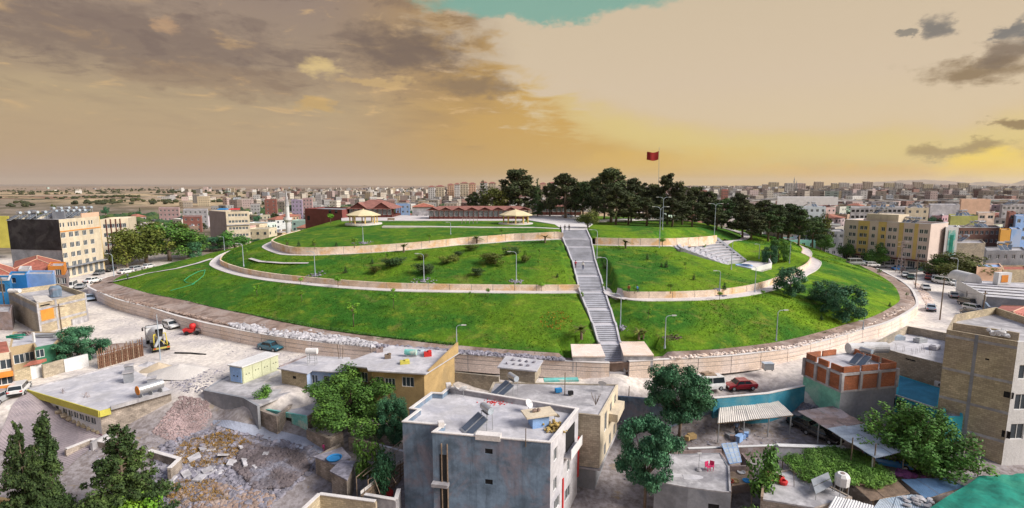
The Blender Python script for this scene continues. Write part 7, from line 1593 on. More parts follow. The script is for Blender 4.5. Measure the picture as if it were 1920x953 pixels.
# ---- blue retaining wall of the street, dustbin
wall_line('bright blue retaining wall between street and car yard', [at(1338, 747, .5), at(1440, 738, .5), at(1507, 724, .5)], .5, -3.8, mat('street_blue_paint', (.035, .22, .33), var=.25, c2=(.10, .27, .34)), .3, cope=M['cope'], name='retaining_wall')
wall_line('grey-blue retaining wall beside the tan block house', [at(1158, 741, .2), at(1235, 747, .2), at(1338, 748, .2)], .1, -5, M['bluegrey'], .3, name='retaining_wall')
p = at(1439, 694, 0); db = thing('waste_container', 'grey metal waste container by the foot wall', 'waste container', p); build(MB().prism([(p.x-.7, p.y-.45), (p.x+.7, p.y-.45), (p.x+.7, p.y+.45), (p.x-.7, p.y+.45)], .15, 1.0), 'bin', M['metal'], db); build(MB().box((p.x, p.y, 1.06), (1.5, .98, .1)), 'lid', M['galv'], db)
for s_ in (-.5, .5): build(MB().cyl((p.x+s_, p.y-.4, .1), (p.x+s_, p.y-.3, .1), .1, n=8), 'wheel', M['black'], db)
r_ = thing('yard_steps', 'pale blue tiled steps beside the alley', 'steps', at(1200, 780, -3))
for i in range(5): a = at(1182+9*i, 792, -4+.2*i); build(MB().box((a.x, a.y+.3, -3.9+.14*i), (.5, 2.2, .5+.28*i), 0), 'step', M['paleblue'], r_)
# ---- corrugated roofs
def corr(mb, a, b, c_, d_, z, amp=.035, wl=.22, zs=None):
    """corrugated sheet a-b-c-d, ribs running a->d"""
    L = (b-a).length; n = max(6, int(L/wl)*2); rows = [[], []]
    for i in range(n+1):
        t = i/n; o_ = amp*(1 if i % 2 else -1)
        p, q_ = a.lerp(b, t), d_.lerp(c_, t); rows[0].append((p.x, p.y, p.z+o_)); rows[1].append((q_.x, q_.y, q_.z+o_))
    mb.grid(rows); return mb
def sheet_roof(name, lab, q, mats, nu, nv, zb, posts=(), amp=.035, wl=.24, cat='shed'):
    r_ = thing(name, lab, cat, (q[0].x, q[0].y, zb)); bl = lambda u, v: q[0].lerp(q[1], u).lerp(q[3].lerp(q[2], u), v)
    for i in range(nu):
        for j in range(nv):
            a, b, c_, d_ = bl(i/nu, j/nv-.004), bl((i+1)/nu+.003, j/nv-.004), bl((i+1)/nu+.003, (j+1)/nv+.012), bl(i/nu, (j+1)/nv+.012)
            dz_ = .05*((i+j) % 2)+.02*(j); k_ = Vector((0, 0, dz_)); m_ = mats(i/nu, j/nv) if callable(mats) else mats
            build(corr(MB(), a+k_, b+k_, c_+k_, d_+k_, 0, amp, wl), 'roof_sheet', m_, r_)
    for u, v in posts: p = bl(u, v); build(MB().cyl((p.x, p.y, zb), (p.x, p.y, p.z-.06), .07), 'post', M['metal'], r_)
    for v in (.02, .5, .98): build(MB().cyl(bl(0, v)-Vector((0, 0, .1)), bl(1, v)-Vector((0, 0, .1)), .05, n=4), 'purlin', M['wood'], r_)
    return r_
def PZ_(L): return [at(x, y, z) for x, y, z in L]
q = PZ_([(1350, 752, -.6), (1452, 744, -.6), (1487, 779, -1.0), (1345, 794, -1.0)]); sheet_roof('car_shed', 'open shed with beige corrugated roof in the car yard', q, M['beige'], 5, 2, -3.5, [(0.02, .97), (.35, .97), (.68, .97), (.98, .97), (.02, .05), (.98, .05)])
q = PZ_([(1496, 771, -.9), (1566, 762, -.9), (1703, 846, -1.1), (1640, 860, -1.1)]); sheet_roof('car_shed', 'long lean-to shed with half rusty, half blue-grey corrugated roof', q, lambda u, v: M['rust'] if v < .42 else M['galv'], 2, 7, -4, [(0.03, .3), (.03, .6), (.03, .97), (.97, .97), (.97, .5)])
a = P_([(1560, 790), (1612, 838)], -1.2)
for i, (px, y0, y1) in enumerate(((1597, 846, 820), (1640, 858, 838))): p = at(px, y0, -1.2); solo(MB().cyl((p.x, p.y, -4), (p.x, p.y, -1.2+1.5), .06), 'roof_pole', M['bark'], f'{"left" if i == 0 else "right"} dark pole rising through the blue-grey shed roof', 'pole')
# scrap and small clutter under the beige shed
p0 = at(1385, 826, -3.4)
for i in range(9): p = at(1356+rnd.uniform(0, 45), 812+rnd.uniform(0, 16), -3.4); solo(MB().box((p.x, p.y, -3.1), (rnd.uniform(.4, 1.1), .6, rnd.uniform(.4, .8)), rnd.uniform(0, 3)), 'scrap_box', [M['rust'], M['grey'], M['paleblue']][i % 3], f'scrap metal box under the beige shed roof, {nth(i)} of the row', 'scrap', 'scrap under the beige shed')
p = at(1297, 822, -3.5); solo(MB().box((p.x, p.y, -3.2), (.9, .7, .5), .3).box((p.x-.7, p.y-.5, -3.2), (.5, .5, .5), .9), 'crate_pile', M['ochre'], 'ochre crates under the dark round tree', 'crates')
# ---- roofs at the bottom right
zt = -2.5
q = P_([(1255, 851), (1352, 848), (1368, 876), (1371, 926), (1290, 916), (1227, 904)], zt); fh_ = bld('flat_roof_house', 'flat roofed house with pink chairs on its grey roof', 'house', q, -7.5, zt, M['grey'], M['conc'], .06, None, {3: [(1.5, -4.4, 1., 1.2, 'dark')]})
strip(q[0], q[1], zt-.1, zt+.35, .12, M['rust'], fh_, 'brick_edge')
for a, b in ((q[5], q[0]), (q[2], q[3]), (q[3], q[4]), (q[4], q[5])): strip(a, b, zt-.02, zt+.12, .18, M['conc'], fh_, 'roof_kerb')
def chair(px, py, z, rz, m, lab):
    p = at(px, py, z); r_ = thing('plastic_chair', lab, 'chair', p, rz, 'pink plastic chairs')
    build(MB().box((0, 0, .42), (.44, .44, .04)), 'seat', m, r_, world=False); build(MB().box((0, .21, .66), (.44, .04, .44)), 'backrest', m, r_, world=False)
    for sx in (-.19, .19):
        build(MB().box((sx*1.1, 0, .6), (.04, .42, .03)), 'armrest', m, r_, world=False)
        for sy in (-.19, .19): build(MB().box((sx, sy, .2), (.04, .04, .4)), 'leg', m, r_, world=False)
pk = mat('pink_plastic', (.60, .05, .16), var=.05, rough=.5, bump=0)
chair(1327, 882, zt, .4, pk, 'pink plastic chair on the flat roof, left of two'); chair(1334, 881, zt, -.5, pk, 'pink plastic chair on the flat roof, right of two')
p = at(1310, 881, zt); r_ = thing('clothes_post', 'thin post in a concrete foot on the flat roof with pink chairs', 'post', p); build(MB().cyl((p.x, p.y, zt), (p.x, p.y, zt+1.8), .03), 'post', M['metal'], r_); build(MB().cyl((p.x, p.y, zt), (p.x, p.y, zt+.14), .35, .2, 10), 'foot', M['conc'], r_); build(MB().box((p.x, p.y, zt+1.8), (.4, .1, .12)), 'head', M['white'], r_)
for px, py, rx, ry, lab in ((1338, 864, 1.2, .7, 'pale dried cement patch near the back of the flat roof'), (1296, 893, 1.0, .6, 'pale dried cement patch near the front of the flat roof'), (1258, 890, 1., .5, 'pale cement patch at the left of the flat roof')):
    p = at(px, py, zt+.05); solo(MB().prism([(p.x+rx*math.cos(t)*(1+.25*math.sin(3*t+px)), p.y+ry*math.sin(t)*(1+.2*math.cos(2*t))) for t in [2*math.pi*i/18 for i in range(18)]], zt-.04, zt+.004-.05), 'cement_patch', M['concw'], lab, 'cement patch')
q = P_([(1353, 833), (1381, 830), (1390, 866), (1368, 870)], -2.4); r_ = thing('glazed_frame', 'blue steel frame with glass panes over the stair well', 'frame', q[0]); bl = lambda u, v: q[0].lerp(q[1], u).lerp(q[3].lerp(q[2], u), v)
for i in range(3):
    for j in range(4): k = [bl((i+.06)/3, (j+.06)/4), bl((i+.94)/3, (j+.06)/4), bl((i+.94)/3, (j+.94)/4), bl((i+.06)/3, (j+.94)/4)]; build(MB().prism([tuple(p[:2]) for p in k], -2.42, -2.38), 'pane', M['galv'], r_)
for i in range(4): build(MB().cyl(bl(i/3, 0), bl(i/3, 1), .05, n=5), 'bar', M['paleblue'], r_)
for j in range(5): build(MB().cyl(bl(0, j/4), bl(1, j/4), .05, n=5), 'bar', M['paleblue'], r_)
wall_line('red-brown parapet round the glazed stair well', [at(1350, 846, -2.4), at(1369, 872, -2.4), at(1410, 871, -2.4), at(1392, 848, -2.4)], -2.5, -6, M['rust'], .2)
jt = thing('junk_table', 'table covered with coloured trays between the two flat roofs', 'table', at(1388, 900, -3.2)); q = P_([(1366, 885), (1408, 880), (1412, 905), (1372, 910)], -3.1); build(MB().prism([tuple(p[:2]) for p in q], -3.2, -3.1), 'table_top', M['wood'], jt)
for p in q: build(MB().cyl((p.x*.999, p.y, -6), (p.x*.999, p.y, -3.2), .05), 'leg', M['wood'], jt)
for i, (px, py, m_, lab) in enumerate(((1378, 903, 'ochre', 'round tray of ochre dried fruit on the table'), (1400, 903, 'blue', 'round blue tray on the table'), (1368, 903, 'red', 'red basin at the left end of the table'), (1390, 887, 'white', 'white cloth bundle at the back of the table'))):
    p = at(px, py, -3.1); solo(MB().lathe((p.x, p.y, -3.1), [(0, .03), (.36, .03), (.42, .14), (.38, .14), (.3, .06)], 14), 'tray', M[m_], lab, 'tray')
zt = -3.
q = P_([(1431, 889), (1482, 879), (1506, 896), (1536, 901), (1563, 914), (1598, 932), (1527, 955), (1426, 938)], zt); fh2 = bld('flat_roof_house', 'flat roofed house with red plastic sandals and tilted solar panels', 'house', q, -7.5, zt, M['stone'], M['conc'], .08)
strip(q[6], q[7], zt-.02, zt+.15, .15, M['conc'], fh2, 'roof_kerb'); strip(q[7], q[0], zt-.02, zt+.4, .2, M['wood'], fh2, 'roof_kerb'); strip(q[1], q[2], zt-.02, zt+.15, .15, M['cope'], fh2, 'roof_kerb'); strip(q[2], q[3], zt-.02, zt+.15, .15, M['cope'], fh2, 'roof_kerb')
for i, (px, py) in enumerate(((1462, 899), (1468, 906))): p = at(px, py, zt); solo(MB().lathe((p.x, p.y, zt-.05), [(0, 0), (.4, 0), (.45, .3), (.25, .4), (.2, .15)], 12), 'red_tub', M['red'], f'{"upper" if i == 0 else "lower"} of two red plastic tubs on the right flat roof', 'tub')
p = at(1441, 903, zt); mb = MB()
for j in range(5): mb.box((p.x+rnd.uniform(-.15, .15), p.y, zt+.1+.2*j), (.8, .5, .18), rnd.uniform(-.4, .4))
solo(mb, 'sack_stack', mat('brown_sacks', (.36, .22, .13), var=.3), 'stack of brown sacks beside the leafy vine', 'sacks')
p = at(1489, 911, zt); solo(MB().cyl((p.x, p.y, zt-.1), (p.x-.15, p.y, zt+1.6), .03), 'roof_pole', M['bark'], 'thin dark pole on the right flat roof', 'pole')
sp_ = thing('solar_array', 'pair of tilted grey solar panels at the edge of the vine canopy', 'solar panels', at(1545, 918, zt)); A = P_([(1520, 907), (1552, 893), (1562, 910), (1530, 927)], zt+.6)
for i in range(2):
    k = [A[0].lerp(A[3], i*.5+.02), A[1].lerp(A[2], i*.5+.02), A[1].lerp(A[2], i*.5+.46), A[0].lerp(A[3], i*.5+.46)]; hz = [.7-.5*(i*.5), .7-.5*(i*.5), .7-.5*(i*.5+.44), .7-.5*(i*.5+.44)]
    build(MB().prism([tuple(p[:2]) for p in k], [zt+h_+.3 for h_ in hz], [zt+h_+.36 for h_ in hz]), 'panel', glossy('panel_glass', (.24, .26, .29), .3), sp_)
for p in A: build(MB().cyl((p.x, p.y, zt), (p.x, p.y, zt+.55), .03), 'leg', M['metal'], sp_)
p = at(1577, 925, zt); wt = thing('water_tank', 'battered white water tank on a frame beside the solar panels', 'tank', p); mb = MB()
for sx in (-.4, .4):
    for sy in (-.4, .4): mb.cyl((p.x+sx, p.y+sy, zt-.1), (p.x+sx, p.y+sy, zt+.9), .035)
build(mb, 'stand', M['metal'], wt); build(MB().lathe((p.x, p.y, zt+.9), [(0, 0), (.62, 0), (.66, .9), (.45, 1.15), (.0, 1.15)], 8), 'tank', M['white'], wt); build(MB().cyl((p.x, p.y, zt+2.04), (p.x, p.y, zt+2.1), .2, n=8), 'hatch', M['rust'], wt)
# vine canopy on a trellis
q = PZ_([(1468, 856, -2.4), (1560, 838, -2.4), (1612, 846, -2.4), (1672, 896, -2.6), (1640, 912, -2.7), (1590, 905, -2.7), (1512, 896, -2.7)])
vc = thing('vine_canopy', 'dense green grape vine canopy spread over a low trellis', 'vine', (q[0].x, q[0].y, -5)); Q = ccw([Vector(p[:2]) for p in q])
def inside(p, Q):
    c_ = False; n = len(Q)
    for i in range(n):
        a, b = Q[i], Q[(i+1) % n]
        if (a[1] > p[1]) != (b[1] > p[1]) and p[0] < (b[0]-a[0])*(p[1]-a[1])/(b[1]-a[1])+a[0]: c_ = not c_
    return c_
def sample(Q, n, rg):
    x0, x1, y0, y1 = min(p[0] for p in Q), max(p[0] for p in Q), min(p[1] for p in Q), max(p[1] for p in Q); out = []
    while len(out) < n:
        p = (rg.uniform(x0, x1), rg.uniform(y0, y1))
        if inside(p, Q): out.append(p)
    return out
rg = random.Random(4); bl_ = []
for x, y in sample(Q, 190, rg): bl_.append((x, y, -2.6+rg.uniform(-.1, .25), rg.uniform(.55, .85), rg.uniform(.55, .85), .26))
me = leaves_mesh('foliage', [(b[0]-q[0].x, b[1]-q[0].y, b[2]+5, b[3], b[4], b[5]) for b in bl_], 38000, .17, mat('vine_leaf', (.10, .27, .035), rough=.7, var=.3, kind='leaf', c2=(.17, .38, .05), bump=0), 5, .9); o = bpy.data.objects.new('foliage', me); COL.objects.link(o); o.parent = vc; o['kind'] = 'stuff'
for i in range(len(Q)): a, b = Q[i], Q[(i+1) % len(Q)]; build(MB().cyl((a.x, a.y, -2.7), (b.x, b.y, -2.7), .05, n=5), 'rail', M['wood'], vc); build(MB().cyl((a.x, a.y, -5.2), (a.x, a.y, -2.7), .05, n=5), 'post', M['wood'], vc)
for i in range(6): a, b = Q[0].lerp(Q[1], i/5), Q[4].lerp(Q[3], i/5); build(MB().cyl((a.x, a.y, -2.75), (b.x, b.y, -2.75), .04, n=4), 'rail', M['wood'], vc)
q = PZ_([(1597, 906, -2.9), (1680, 899, -2.9), (1706, 924, -3.), (1632, 938, -3.)]); sheet_roof('low_shed', 'low roof of rusty brown corrugated sheets below the vine', q, M['wood'], 3, 1, -5, wl=.16, amp=.025)
q = PZ_([(1690, 899, -2.8), (1775, 897, -2.8), (1812, 912, -2.9), (1735, 935, -2.9)]); sheet_roof('low_shed', 'low roof of blue corrugated sheets beside the teal net', q, mat('blue_sheet', (.13, .24, .40), var=.2), 3, 1, -5, wl=.16, amp=.025)
q = PZ_([(1650, 935, -3.1), (1740, 925, -3.1), (1750, 962, -3.2), (1630, 962, -3.2)]); sheet_roof('low_shed', 'low roof of pale galvanised sheets at the bottom edge', q, M['galv'], 3, 1, -5, wl=.16, amp=.025)
q = PZ_([(1565, 930, -2.6), (1638, 948, -2.6), (1630, 975, -2.7), (1545, 965, -2.7)]); sheet_roof('low_shed', 'white corrugated roof with an orange patch at the bottom edge', q, M['white'], 3, 1, -5, wl=.2)
# teal net roof in the corner
P0 = PZ_([(1740, 955, -2.), (1836, 893, -1.8), (1960, 886, -1.8), (1990, 990, -2.), (1740, 990, -2.)]); tn = thing('net_roof', 'big teal green net roof in the bottom right corner', 'roof', (P0[0].x, P0[0].y, -5)); rows = []
for i in range(15):
    v = i/14; a = P0[0].lerp(P0[1], v) if v < 1 else P0[1]; b = P0[3].lerp(P0[2], v); rows.append([(lambda p, u: (p.x, p.y, p.z+.35*math.sin(math.pi*u)*math.sin(math.pi*min(1, v+.15))+.07*math.sin(22*u+7*v)+.03*math.sin(41*u-9*v)))(a.lerp(b, j/16), j/16) for j in range(17)])
build(MB().grid(rows), 'net', M['tealnet'], tn, smooth=True)
for p in (P0[0], P0[1], P0[2]): build(MB().cyl((p.x, p.y, -6), (p.x, p.y, p.z), .06), 'post', M['metal'], tn)
# yard walls, tyres, bundles
wall_line('white capped low yard wall below the car yard', [at(1290, 842, -2.9), at(1400, 838, -2.9), at(1458, 836, -2.9)], -2.9, -5, M['rust'], .25, cope=M['white']); wall_line('white sheet covered wall behind the vine canopy', [at(1458, 836, -2.7), at(1585, 840, -2.7)], -2.7, -5, M['concw'], .5, cope=M['white'])
wall_line('mesh topped block wall below the shed end', [at(1738, 862, -3), at(1785, 890, -3), at(1830, 893, -3)], -3, -6, M['grey'], .25)
for i, px in enumerate((1706, 1724)): p = at(px, 888, -3.6); solo(MB().lathe((p.x, p.y, -3.6), [(.2, 0), (.42, 0), (.46, .12), (.42, .24), (.2, .24), (.2, 0)], 16), 'tyre', M['black'], f'{"left" if i == 0 else "right"} of two old tyres lying by the low sheds', 'tyre', 'old tyres')
mb = MB(); p = at(1690, 893, -3.5)
for i in range(14): mb.rock((p.x+rnd.gauss(0, .6), p.y+rnd.gauss(0, .3), -3.3+rnd.uniform(0, .3)), rnd.uniform(.3, .6), rnd)
solo(mb, 'cloth_bundle', mat('purple_cloth', (.16, .05, .16), var=.3), 'purple cloth bundle beside the tyres', 'bundle', kind='stuff')
mb = MB(); p = at(1725, 938, -2.9)
for i in range(26): mb.rock((p.x+rnd.gauss(0, .7), p.y+rnd.gauss(0, .5), -3+rnd.uniform(0, .2)), rnd.uniform(.2, .4), rnd, flat=.3)
solo(mb, 'tarp_heap', M['conc'], 'crumpled pale tarpaulin on the low sheets at the bottom right', 'tarpaulin', kind='stuff')
r_ = thing('pipe_railing', 'rusty red pipe frame right of the fountain shaped tree', 'frame', at(1830, 880, -3)); B = PZ_([(1808, 845, -2.6), (1838, 855, -2.6), (1836, 872, -2.6), (1806, 862, -2.6)])
for i in range(4): build(MB().cyl(B[i], B[(i+1) % 4], .06), 'rail', M['rust'], r_); build(MB().cyl((B[i].x, B[i].y, -5), B[i], .06), 'post', M['rust'], r_)
# ---- rubble, heaps, slabs
def scatter(name, lab, cat, poly, n, s0, s1, m, surf=None, seed=1, zoff=0, flat=.6):
    rg = random.Random(seed); mb = MB(); x0, x1 = min(p[0] for p in poly), max(p[0] for p in poly)
    for p in (onh_many if surf else on_many)(sample(poly, n, rg)):
        mb.rock((p.x, p.y, p.z+zoff), s0+(s1-s0)*rg.random()**2.2, rg, flat=flat)
    return solo(mb, name, m, lab, cat, kind='stuff')
scatter('rubble', 'field of broken stone and rubble in the empty lot', 'rubble', [(300, 835), (400, 800), (480, 815), (600, 842), (600, 875), (560, 905), (500, 953), (290, 953), (280, 900)], 4200, .1, .5, M['rubble'], seed=2)
scatter('rubble', 'dark rubble heaps on the right half of the empty lot', 'rubble', [(455, 835), (570, 850), (580, 880), (540, 915), (480, 920), (440, 880)], 4200, .1, .42, mat('dark_rubble', (.13, .108, .115), var=.4, c2=(.22, .22, .27)), seed=3, zoff=.2)
scatter('rubble', 'pale broken blocks on the left of the empty lot', 'rubble', [(300, 860), (400, 815), (450, 850), (400, 900), (300, 925)], 500, .1, .55, M['rubblew'], seed=4, flat=.4)
scatter('gravel', 'purple-brown gravel slope below the retaining wall', 'gravel', [(285, 812), (338, 742), (388, 750), (402, 795), (330, 830)], 3000, .05, .26, mat('lilac_gravel', (.32, .24, .24), var=.35), seed=5)
scatter('rubble', 'broken stone heap at the bottom of the empty lot', 'rubble', [(330, 925), (400, 905), (520, 930), (500, 956), (330, 956)], 900, .1, .4, M['earth'], seed=6, zoff=.05)
scatter('rubble', 'rubble under the brick house towards the yard', 'rubble', [(1565, 770), (1610, 745), (1660, 760), (1640, 800), (1600, 790)], 900, .06, .35, M['earth'], seed=7)
scatter('rubble', 'rubble behind the blue wall next to the mint base', 'rubble', [(1470, 765), (1500, 752), (1540, 765), (1520, 775)], 300, .06, .3, M['rubble'], seed=8)
scatter('rubble', 'white rubble band on the dirt above the left foot wall', 'rubble', [(430, 606), (560, 617), (640, 630), (720, 646), (700, 651), (621, 642), (521, 629), (440, 614)], 1700, .08, .6, M['rubblew'], onh, seed=9)
scatter('rubble', 'stone rubble on the dirt behind the ochre house', 'rubble', [(700, 645), (860, 656), (1060, 672), (1060, 677), (851, 662), (700, 651)], 1100, .08, .5, M['rubble'], onh, seed=10)
scatter('rubble', 'pink stone debris on the dirt above the right foot wall', 'rubble', [(1230, 672), (1481, 648), (1620, 612), (1715, 560), (1700, 580), (1600, 622), (1481, 653), (1240, 676)], 700, .06, .35, M['ashlar'], onh, seed=11)
scatter('rubble', 'brown clods on the dirt strip of the left hill foot', 'rubble', [(180, 545), (260, 565), (420, 604), (430, 610), (250, 568)], 900, .08, .4, M['earth'], onh, seed=12)
scatter('rubble', 'stone debris slope beside the right street', 'rubble', [(1712, 528), (1728, 535), (1752, 566), (1738, 572), (1728, 556)], 700, .1, .45, M['ashlar'], seed=13)
def heap(lab, px, py, rx, ry, h, m, nm='heap'):
    p = on(px, py); mb = MB(); rows = []; rg = random.Random(int(px))
    for i in range(9):
        r = 1-i/8; z_ = h*(1-r)**.9*(1 if i else 1); rows.append([(p.x+rx*r*math.cos(t*math.pi/12)*(1+.12*math.sin(t*.8+px)), p.y+ry*r*math.sin(t*math.pi/12)*(1+.1*math.cos(t*.9)), p.z-.1+z_+(rg.uniform(-.05, .05) if 0 < i < 8 and t < 24 else 0)) for t in range(25)])
    for r_0 in rows: r_0[-1] = r_0[0]
    return solo(mb.grid(rows), nm, m, lab, 'heap', smooth=True)
heap('large pale heap of building sand beside the mixer truck', 338, 698, 4.2, 3., 1.3, mat('pale_sand', (.55, .52, .50), var=.08)); heap('yellowish sand heap left of the pale heap', 298, 692, 2.4, 1.8, 1.1, mat('yellow_sand', (.52, .43, .32), var=.1)); heap('low white rubble heap beside the chimney blocks', 278, 684, 1.6, 1.2, .6, M['rubblew']); heap('low earth mound in the vacant plot by the stake fence', 222, 652, 5, 3, .5, M['earth'])
p = at(328, 663, 0); q_ = at(386, 666, 0); solo(MB().tube([p+Vector((0, 0, .12)), p.lerp(q_, .5)+Vector((0, .2, .12)), q_+Vector((0, 0, .1))], .13, 8), 'dark_pipe', M['black'], 'long dark pipe lying on the dusty road behind the mixer truck', 'pipe')
SLB = [(419, 856, 1.5), (465, 872, 1.6), (437, 872, 1.1), (375, 900, 1.3), (389, 885, 1.), (380, 845, .9), (365, 862, 1.2), (497, 858, .9), (350, 893, 1.), (455, 842, .8), (480, 880, .8), (320, 905, 1.1)]
for i, (px, py, s_) in enumerate(sorted(SLB)): p = on(px, py); solo(MB().box((p.x, p.y, p.z+.25), (s_, s_*.75, .16), rnd.uniform(0, 3), rx=rnd.uniform(-.5, .5), ry=rnd.uniform(-.4, .4)), 'concrete_slab', M['rubblew'], f'tilted white concrete slab in the rubble lot, {nth(i)} from the left', 'concrete slab', 'white slabs in the rubble lot')
# alley slab and dry grass
ua, la = [(397, 789), (430, 789), (500, 803), (560, 818), (624, 838)], [(400, 797), (440, 808), (490, 822), (545, 838), (600, 852)]; mb = MB(); rows = []
for v in range(7):
    pp = []
    for i in range(29): u = i/7.0001; k_ = int(u); f_ = u-k_; pp.append(tuple((ua[k_][c_]*(1-f_)+ua[k_+1][c_]*f_)*(1-v/6)+(la[k_][c_]*(1-f_)+la[k_+1][c_]*f_)*v/6 for c_ in (0, 1)))
    rows.append([(p.x, p.y, p.z+.09) for p in on_many(pp)])
struct(mb.grid(rows), 'alley_paving', mat('blue_grey_paving', (.34, .37, .46), var=.12, scale=.4))
rg = np.random.RandomState(8)
def tufts(lab, poly, n, h, m, seed, surf=None, w=.05):
    r2 = random.Random(seed); mb = MB()
    for p in (onh_many if surf else on_many)(sample(poly, n, r2)):
        for k_ in range(3):
            a_ = r2.uniform(0, 6.3); L = h*r2.uniform(.5, 1.2); dx_, dy_ = math.cos(a_), math.sin(a_)
            mb.add([(p.x-dy_*w, p.y+dx_*w, p.z), (p.x+dy_*w, p.y-dx_*w, p.z), (p.x+dx_*L*.6, p.y+dy_*L*.6, p.z+L)], [(0, 1, 2)])
    return solo(mb, 'dry_grass' if 'dry' in lab else ('flowers' if 'flower' in lab else 'grass'), m, lab, 'grass', kind='stuff')
dg = mat('dry_grass', (.34, .21, .07), var=.3, scale=1.)
tufts('dry orange grass patches in the rubble lot', [(345, 830), (430, 808), (480, 835), (440, 870), (370, 880), (320, 860)], 3500, .3, dg, 3); tufts('dry brown grass at the bottom of the rubble lot', [(300, 905), (400, 900), (430, 940), (320, 950)], 1500, .3, dg, 4)
tufts('green grass edge above the left foot wall', [(230, 540), (420, 590), (560, 612), (700, 636), (860, 652), (860, 645), (700, 628), (560, 604), (420, 582)], 2600, .3, M['leaf'], 5, onh)
# ================================================================= middle distance: named buildings
def fb(lab, px0, px1, Y, pyt, m, depth=10, zb=None, n=4, rows=None, cat='house', name='town_house', cope=None, style='two', w=1.2, h=1.3, roof=None, skew=0, **k_):
    zt = atY((px0+px1)/2, pyt, Y).z; zb = zb if zb is not None else gz(atY((px0+px1)/2, pyt, Y).x, Y)-.4; st = max(1, int((zt-zb)/3.1)); L = abs(atY(px1, pyt, Y).x-atY(px0, pyt, Y).x)
    rows = st if rows is None else rows
    wins = [((i+.5)/n, .5+1.3+3.05*r, min(w, L/n*.7), h, style) for r in range(rows) for i in range(n)] if n else None
    o_ = front_box(name, lab, cat, px0, px1, Y, depth, pyt, zb, m, roof, wins, .4, cope, skew, **k_)
    if L > 8 and Y < 300:
        for i in range(2 if L < 14 else 4): p = o_[1][0].lerp(o_[1][1], (i+.5)/(2 if L < 14 else 4)).lerp(o_[1][3].lerp(o_[1][2], .5), .5+.2*(i % 2)); heater(p.x, p.y, zt-.4, rnd.uniform(-.6, 1.6), f'{nth(i)} solar heater on the '+' '.join(lab.split()[:8]), 1.2)
    return o_
brown = mat('brown_render', (.20, .11, .09), var=.2)
pinkm = mat('pink_render', (.52, .36, .36), var=.12); lilac = mat('lilac_render', (.40, .34, .48), var=.12); redm = mat('red_render', (.32, .14, .115), var=.15); aqua = mat('aqua_render', (.25, .55, .52), var=.12); tang = mat('tangerine_render', (.62, .33, .07), var=.1); lime = mat('lime_render', (.42, .43, .14), var=.15)
fb('narrow brown block with white signs right of the yellow block', 1747, 1773, 176, 424, brown, 12, n=3)
bbx, qq, zz = fb('white building with a turquoise lettered billboard', 1774, 1798, 160, 426, M['white'], 8, n=0)
strip(qq[0].lerp(qq[1], .25), qq[0].lerp(qq[1], .8), 4, zz-1, .1, M['teal'], bbx, 'billboard'); strip(qq[0].lerp(qq[1], .38), qq[0].lerp(qq[1], .66), 5.5, zz-2.5, .16, M['tealnet'], bbx, 'billboard_print')
fb('brown and pink shop row with white roof edge', 1799, 1876, 186, 427, brown, 10, n=8, cope=M['white']); fb('orange-yellow house near the right edge', 1877, 1896, 172, 431, tang, 6, n=0); fb('pale grey-blue house right of the orange-yellow one', 1897, 1916, 173, 430, M['paleblue'], 9, n=0)
fb('olive yellow blank walled building', 1783, 1834, 214, 405, lime, 14, n=0); fb('pale pink house with two windows above a dark red base', 1835, 1866, 214, 399, mat('pale_peach', (.62, .50, .42)), 12, n=2, rows=1, w=2.2)
fb('long grey block wall building behind the wide olive tree', 1772, 1848, 168, 456, M['block'], 12, n=0); fb('grey house with a row of white framed windows', 1850, 1925, 148, 470, M['grey'], 9, n=5, w=.9); fb('peach walled house with pale blue roof sheet', 1832, 1880, 137, 501, M['peach'], 7, n=0, roof=M['paleblue']); fb('tan house with red roof behind the depot', 1881, 1930, 139, 506, M['tanblock'], 8, n=0, roof=M['redtile'])
fb('blue and white house at the right edge', 1906, 1930, 182, 405, M['paleblue'], 10, n=2, rows=3); fb('dark red house beside the blue and white house', 1893, 1905, 190, 398, redm, 10, n=1); fb('turquoise building seen between the pine trunks', 1470, 1530, 185, 450, aqua, 10, n=4)
fb('long grey office block with rows of white pillars', 1596, 1734, 262, 389, M['conc'], 16, n=16, w=1.6, style='dark'); fb('grey low building left of the yellow block with blue canopy', 1549, 1584, 190, 434, M['grey'], 10, n=3); fb('pale blue and white balcony apartment block', 1497, 1549, 245, 388, mat('ice_render', (.50, .56, .62), var=.1), 12, n=5); fb('cream house with red side wall right of the office block', 1700, 1742, 240, 390, M['cream'], 12, n=3)
fb('long white hall roof far behind the pines', 1458, 1572, 420, 370, M['white'], 30, n=0); fb('wide white roofed hall behind the olive yellow building', 1745, 1800, 300, 384, M['concw'], 18, n=0); fb('salmon blank walled house behind the pink house', 1803, 1858, 330, 374, M['peach'], 16, n=0); fb('grey-green office block at the right skyline edge', 1880, 1930, 270, 384, M['conc'], 14, n=6)
fb('long pink-red hall in the left valley', 297, 335, 360, 390, pinkm, 12, n=5); fb('red house among the trees of the left valley', 342, 377, 300, 406, redm, 10, n=3); fb('long pale house behind the red house', 343, 388, 335, 393, M['concw'], 12, n=5); fb('coral red house left of the minaret', 496, 518, 420, 374, redm, 12, n=2); fb('lilac house behind the minaret', 546, 566, 400, 375, lilac, 12, n=3); fb('pink and lilac row house right of the minaret', 567, 585, 430, 372, pinkm, 12, n=3); fb('white house with blue upper floor behind the big red roof', 742, 768, 330, 383, M['paleblue'], 10, n=3)
fb('grey walled house at the left end of the long restaurant', 773, 806, 205, 397, M['conc'], 8, zb=4, n=2, rows=1)
q = [atY(773, 384, 285), atY(815, 384, 285), atY(812, 384, 300), atY(776, 384, 300)]; tiled_house('pale lilac house with orange-red hip roof beyond the long restaurant', q, -3, atY(800, 388, 285).z, atY(800, 381, 292).z, M['concw'], M['redtile'])
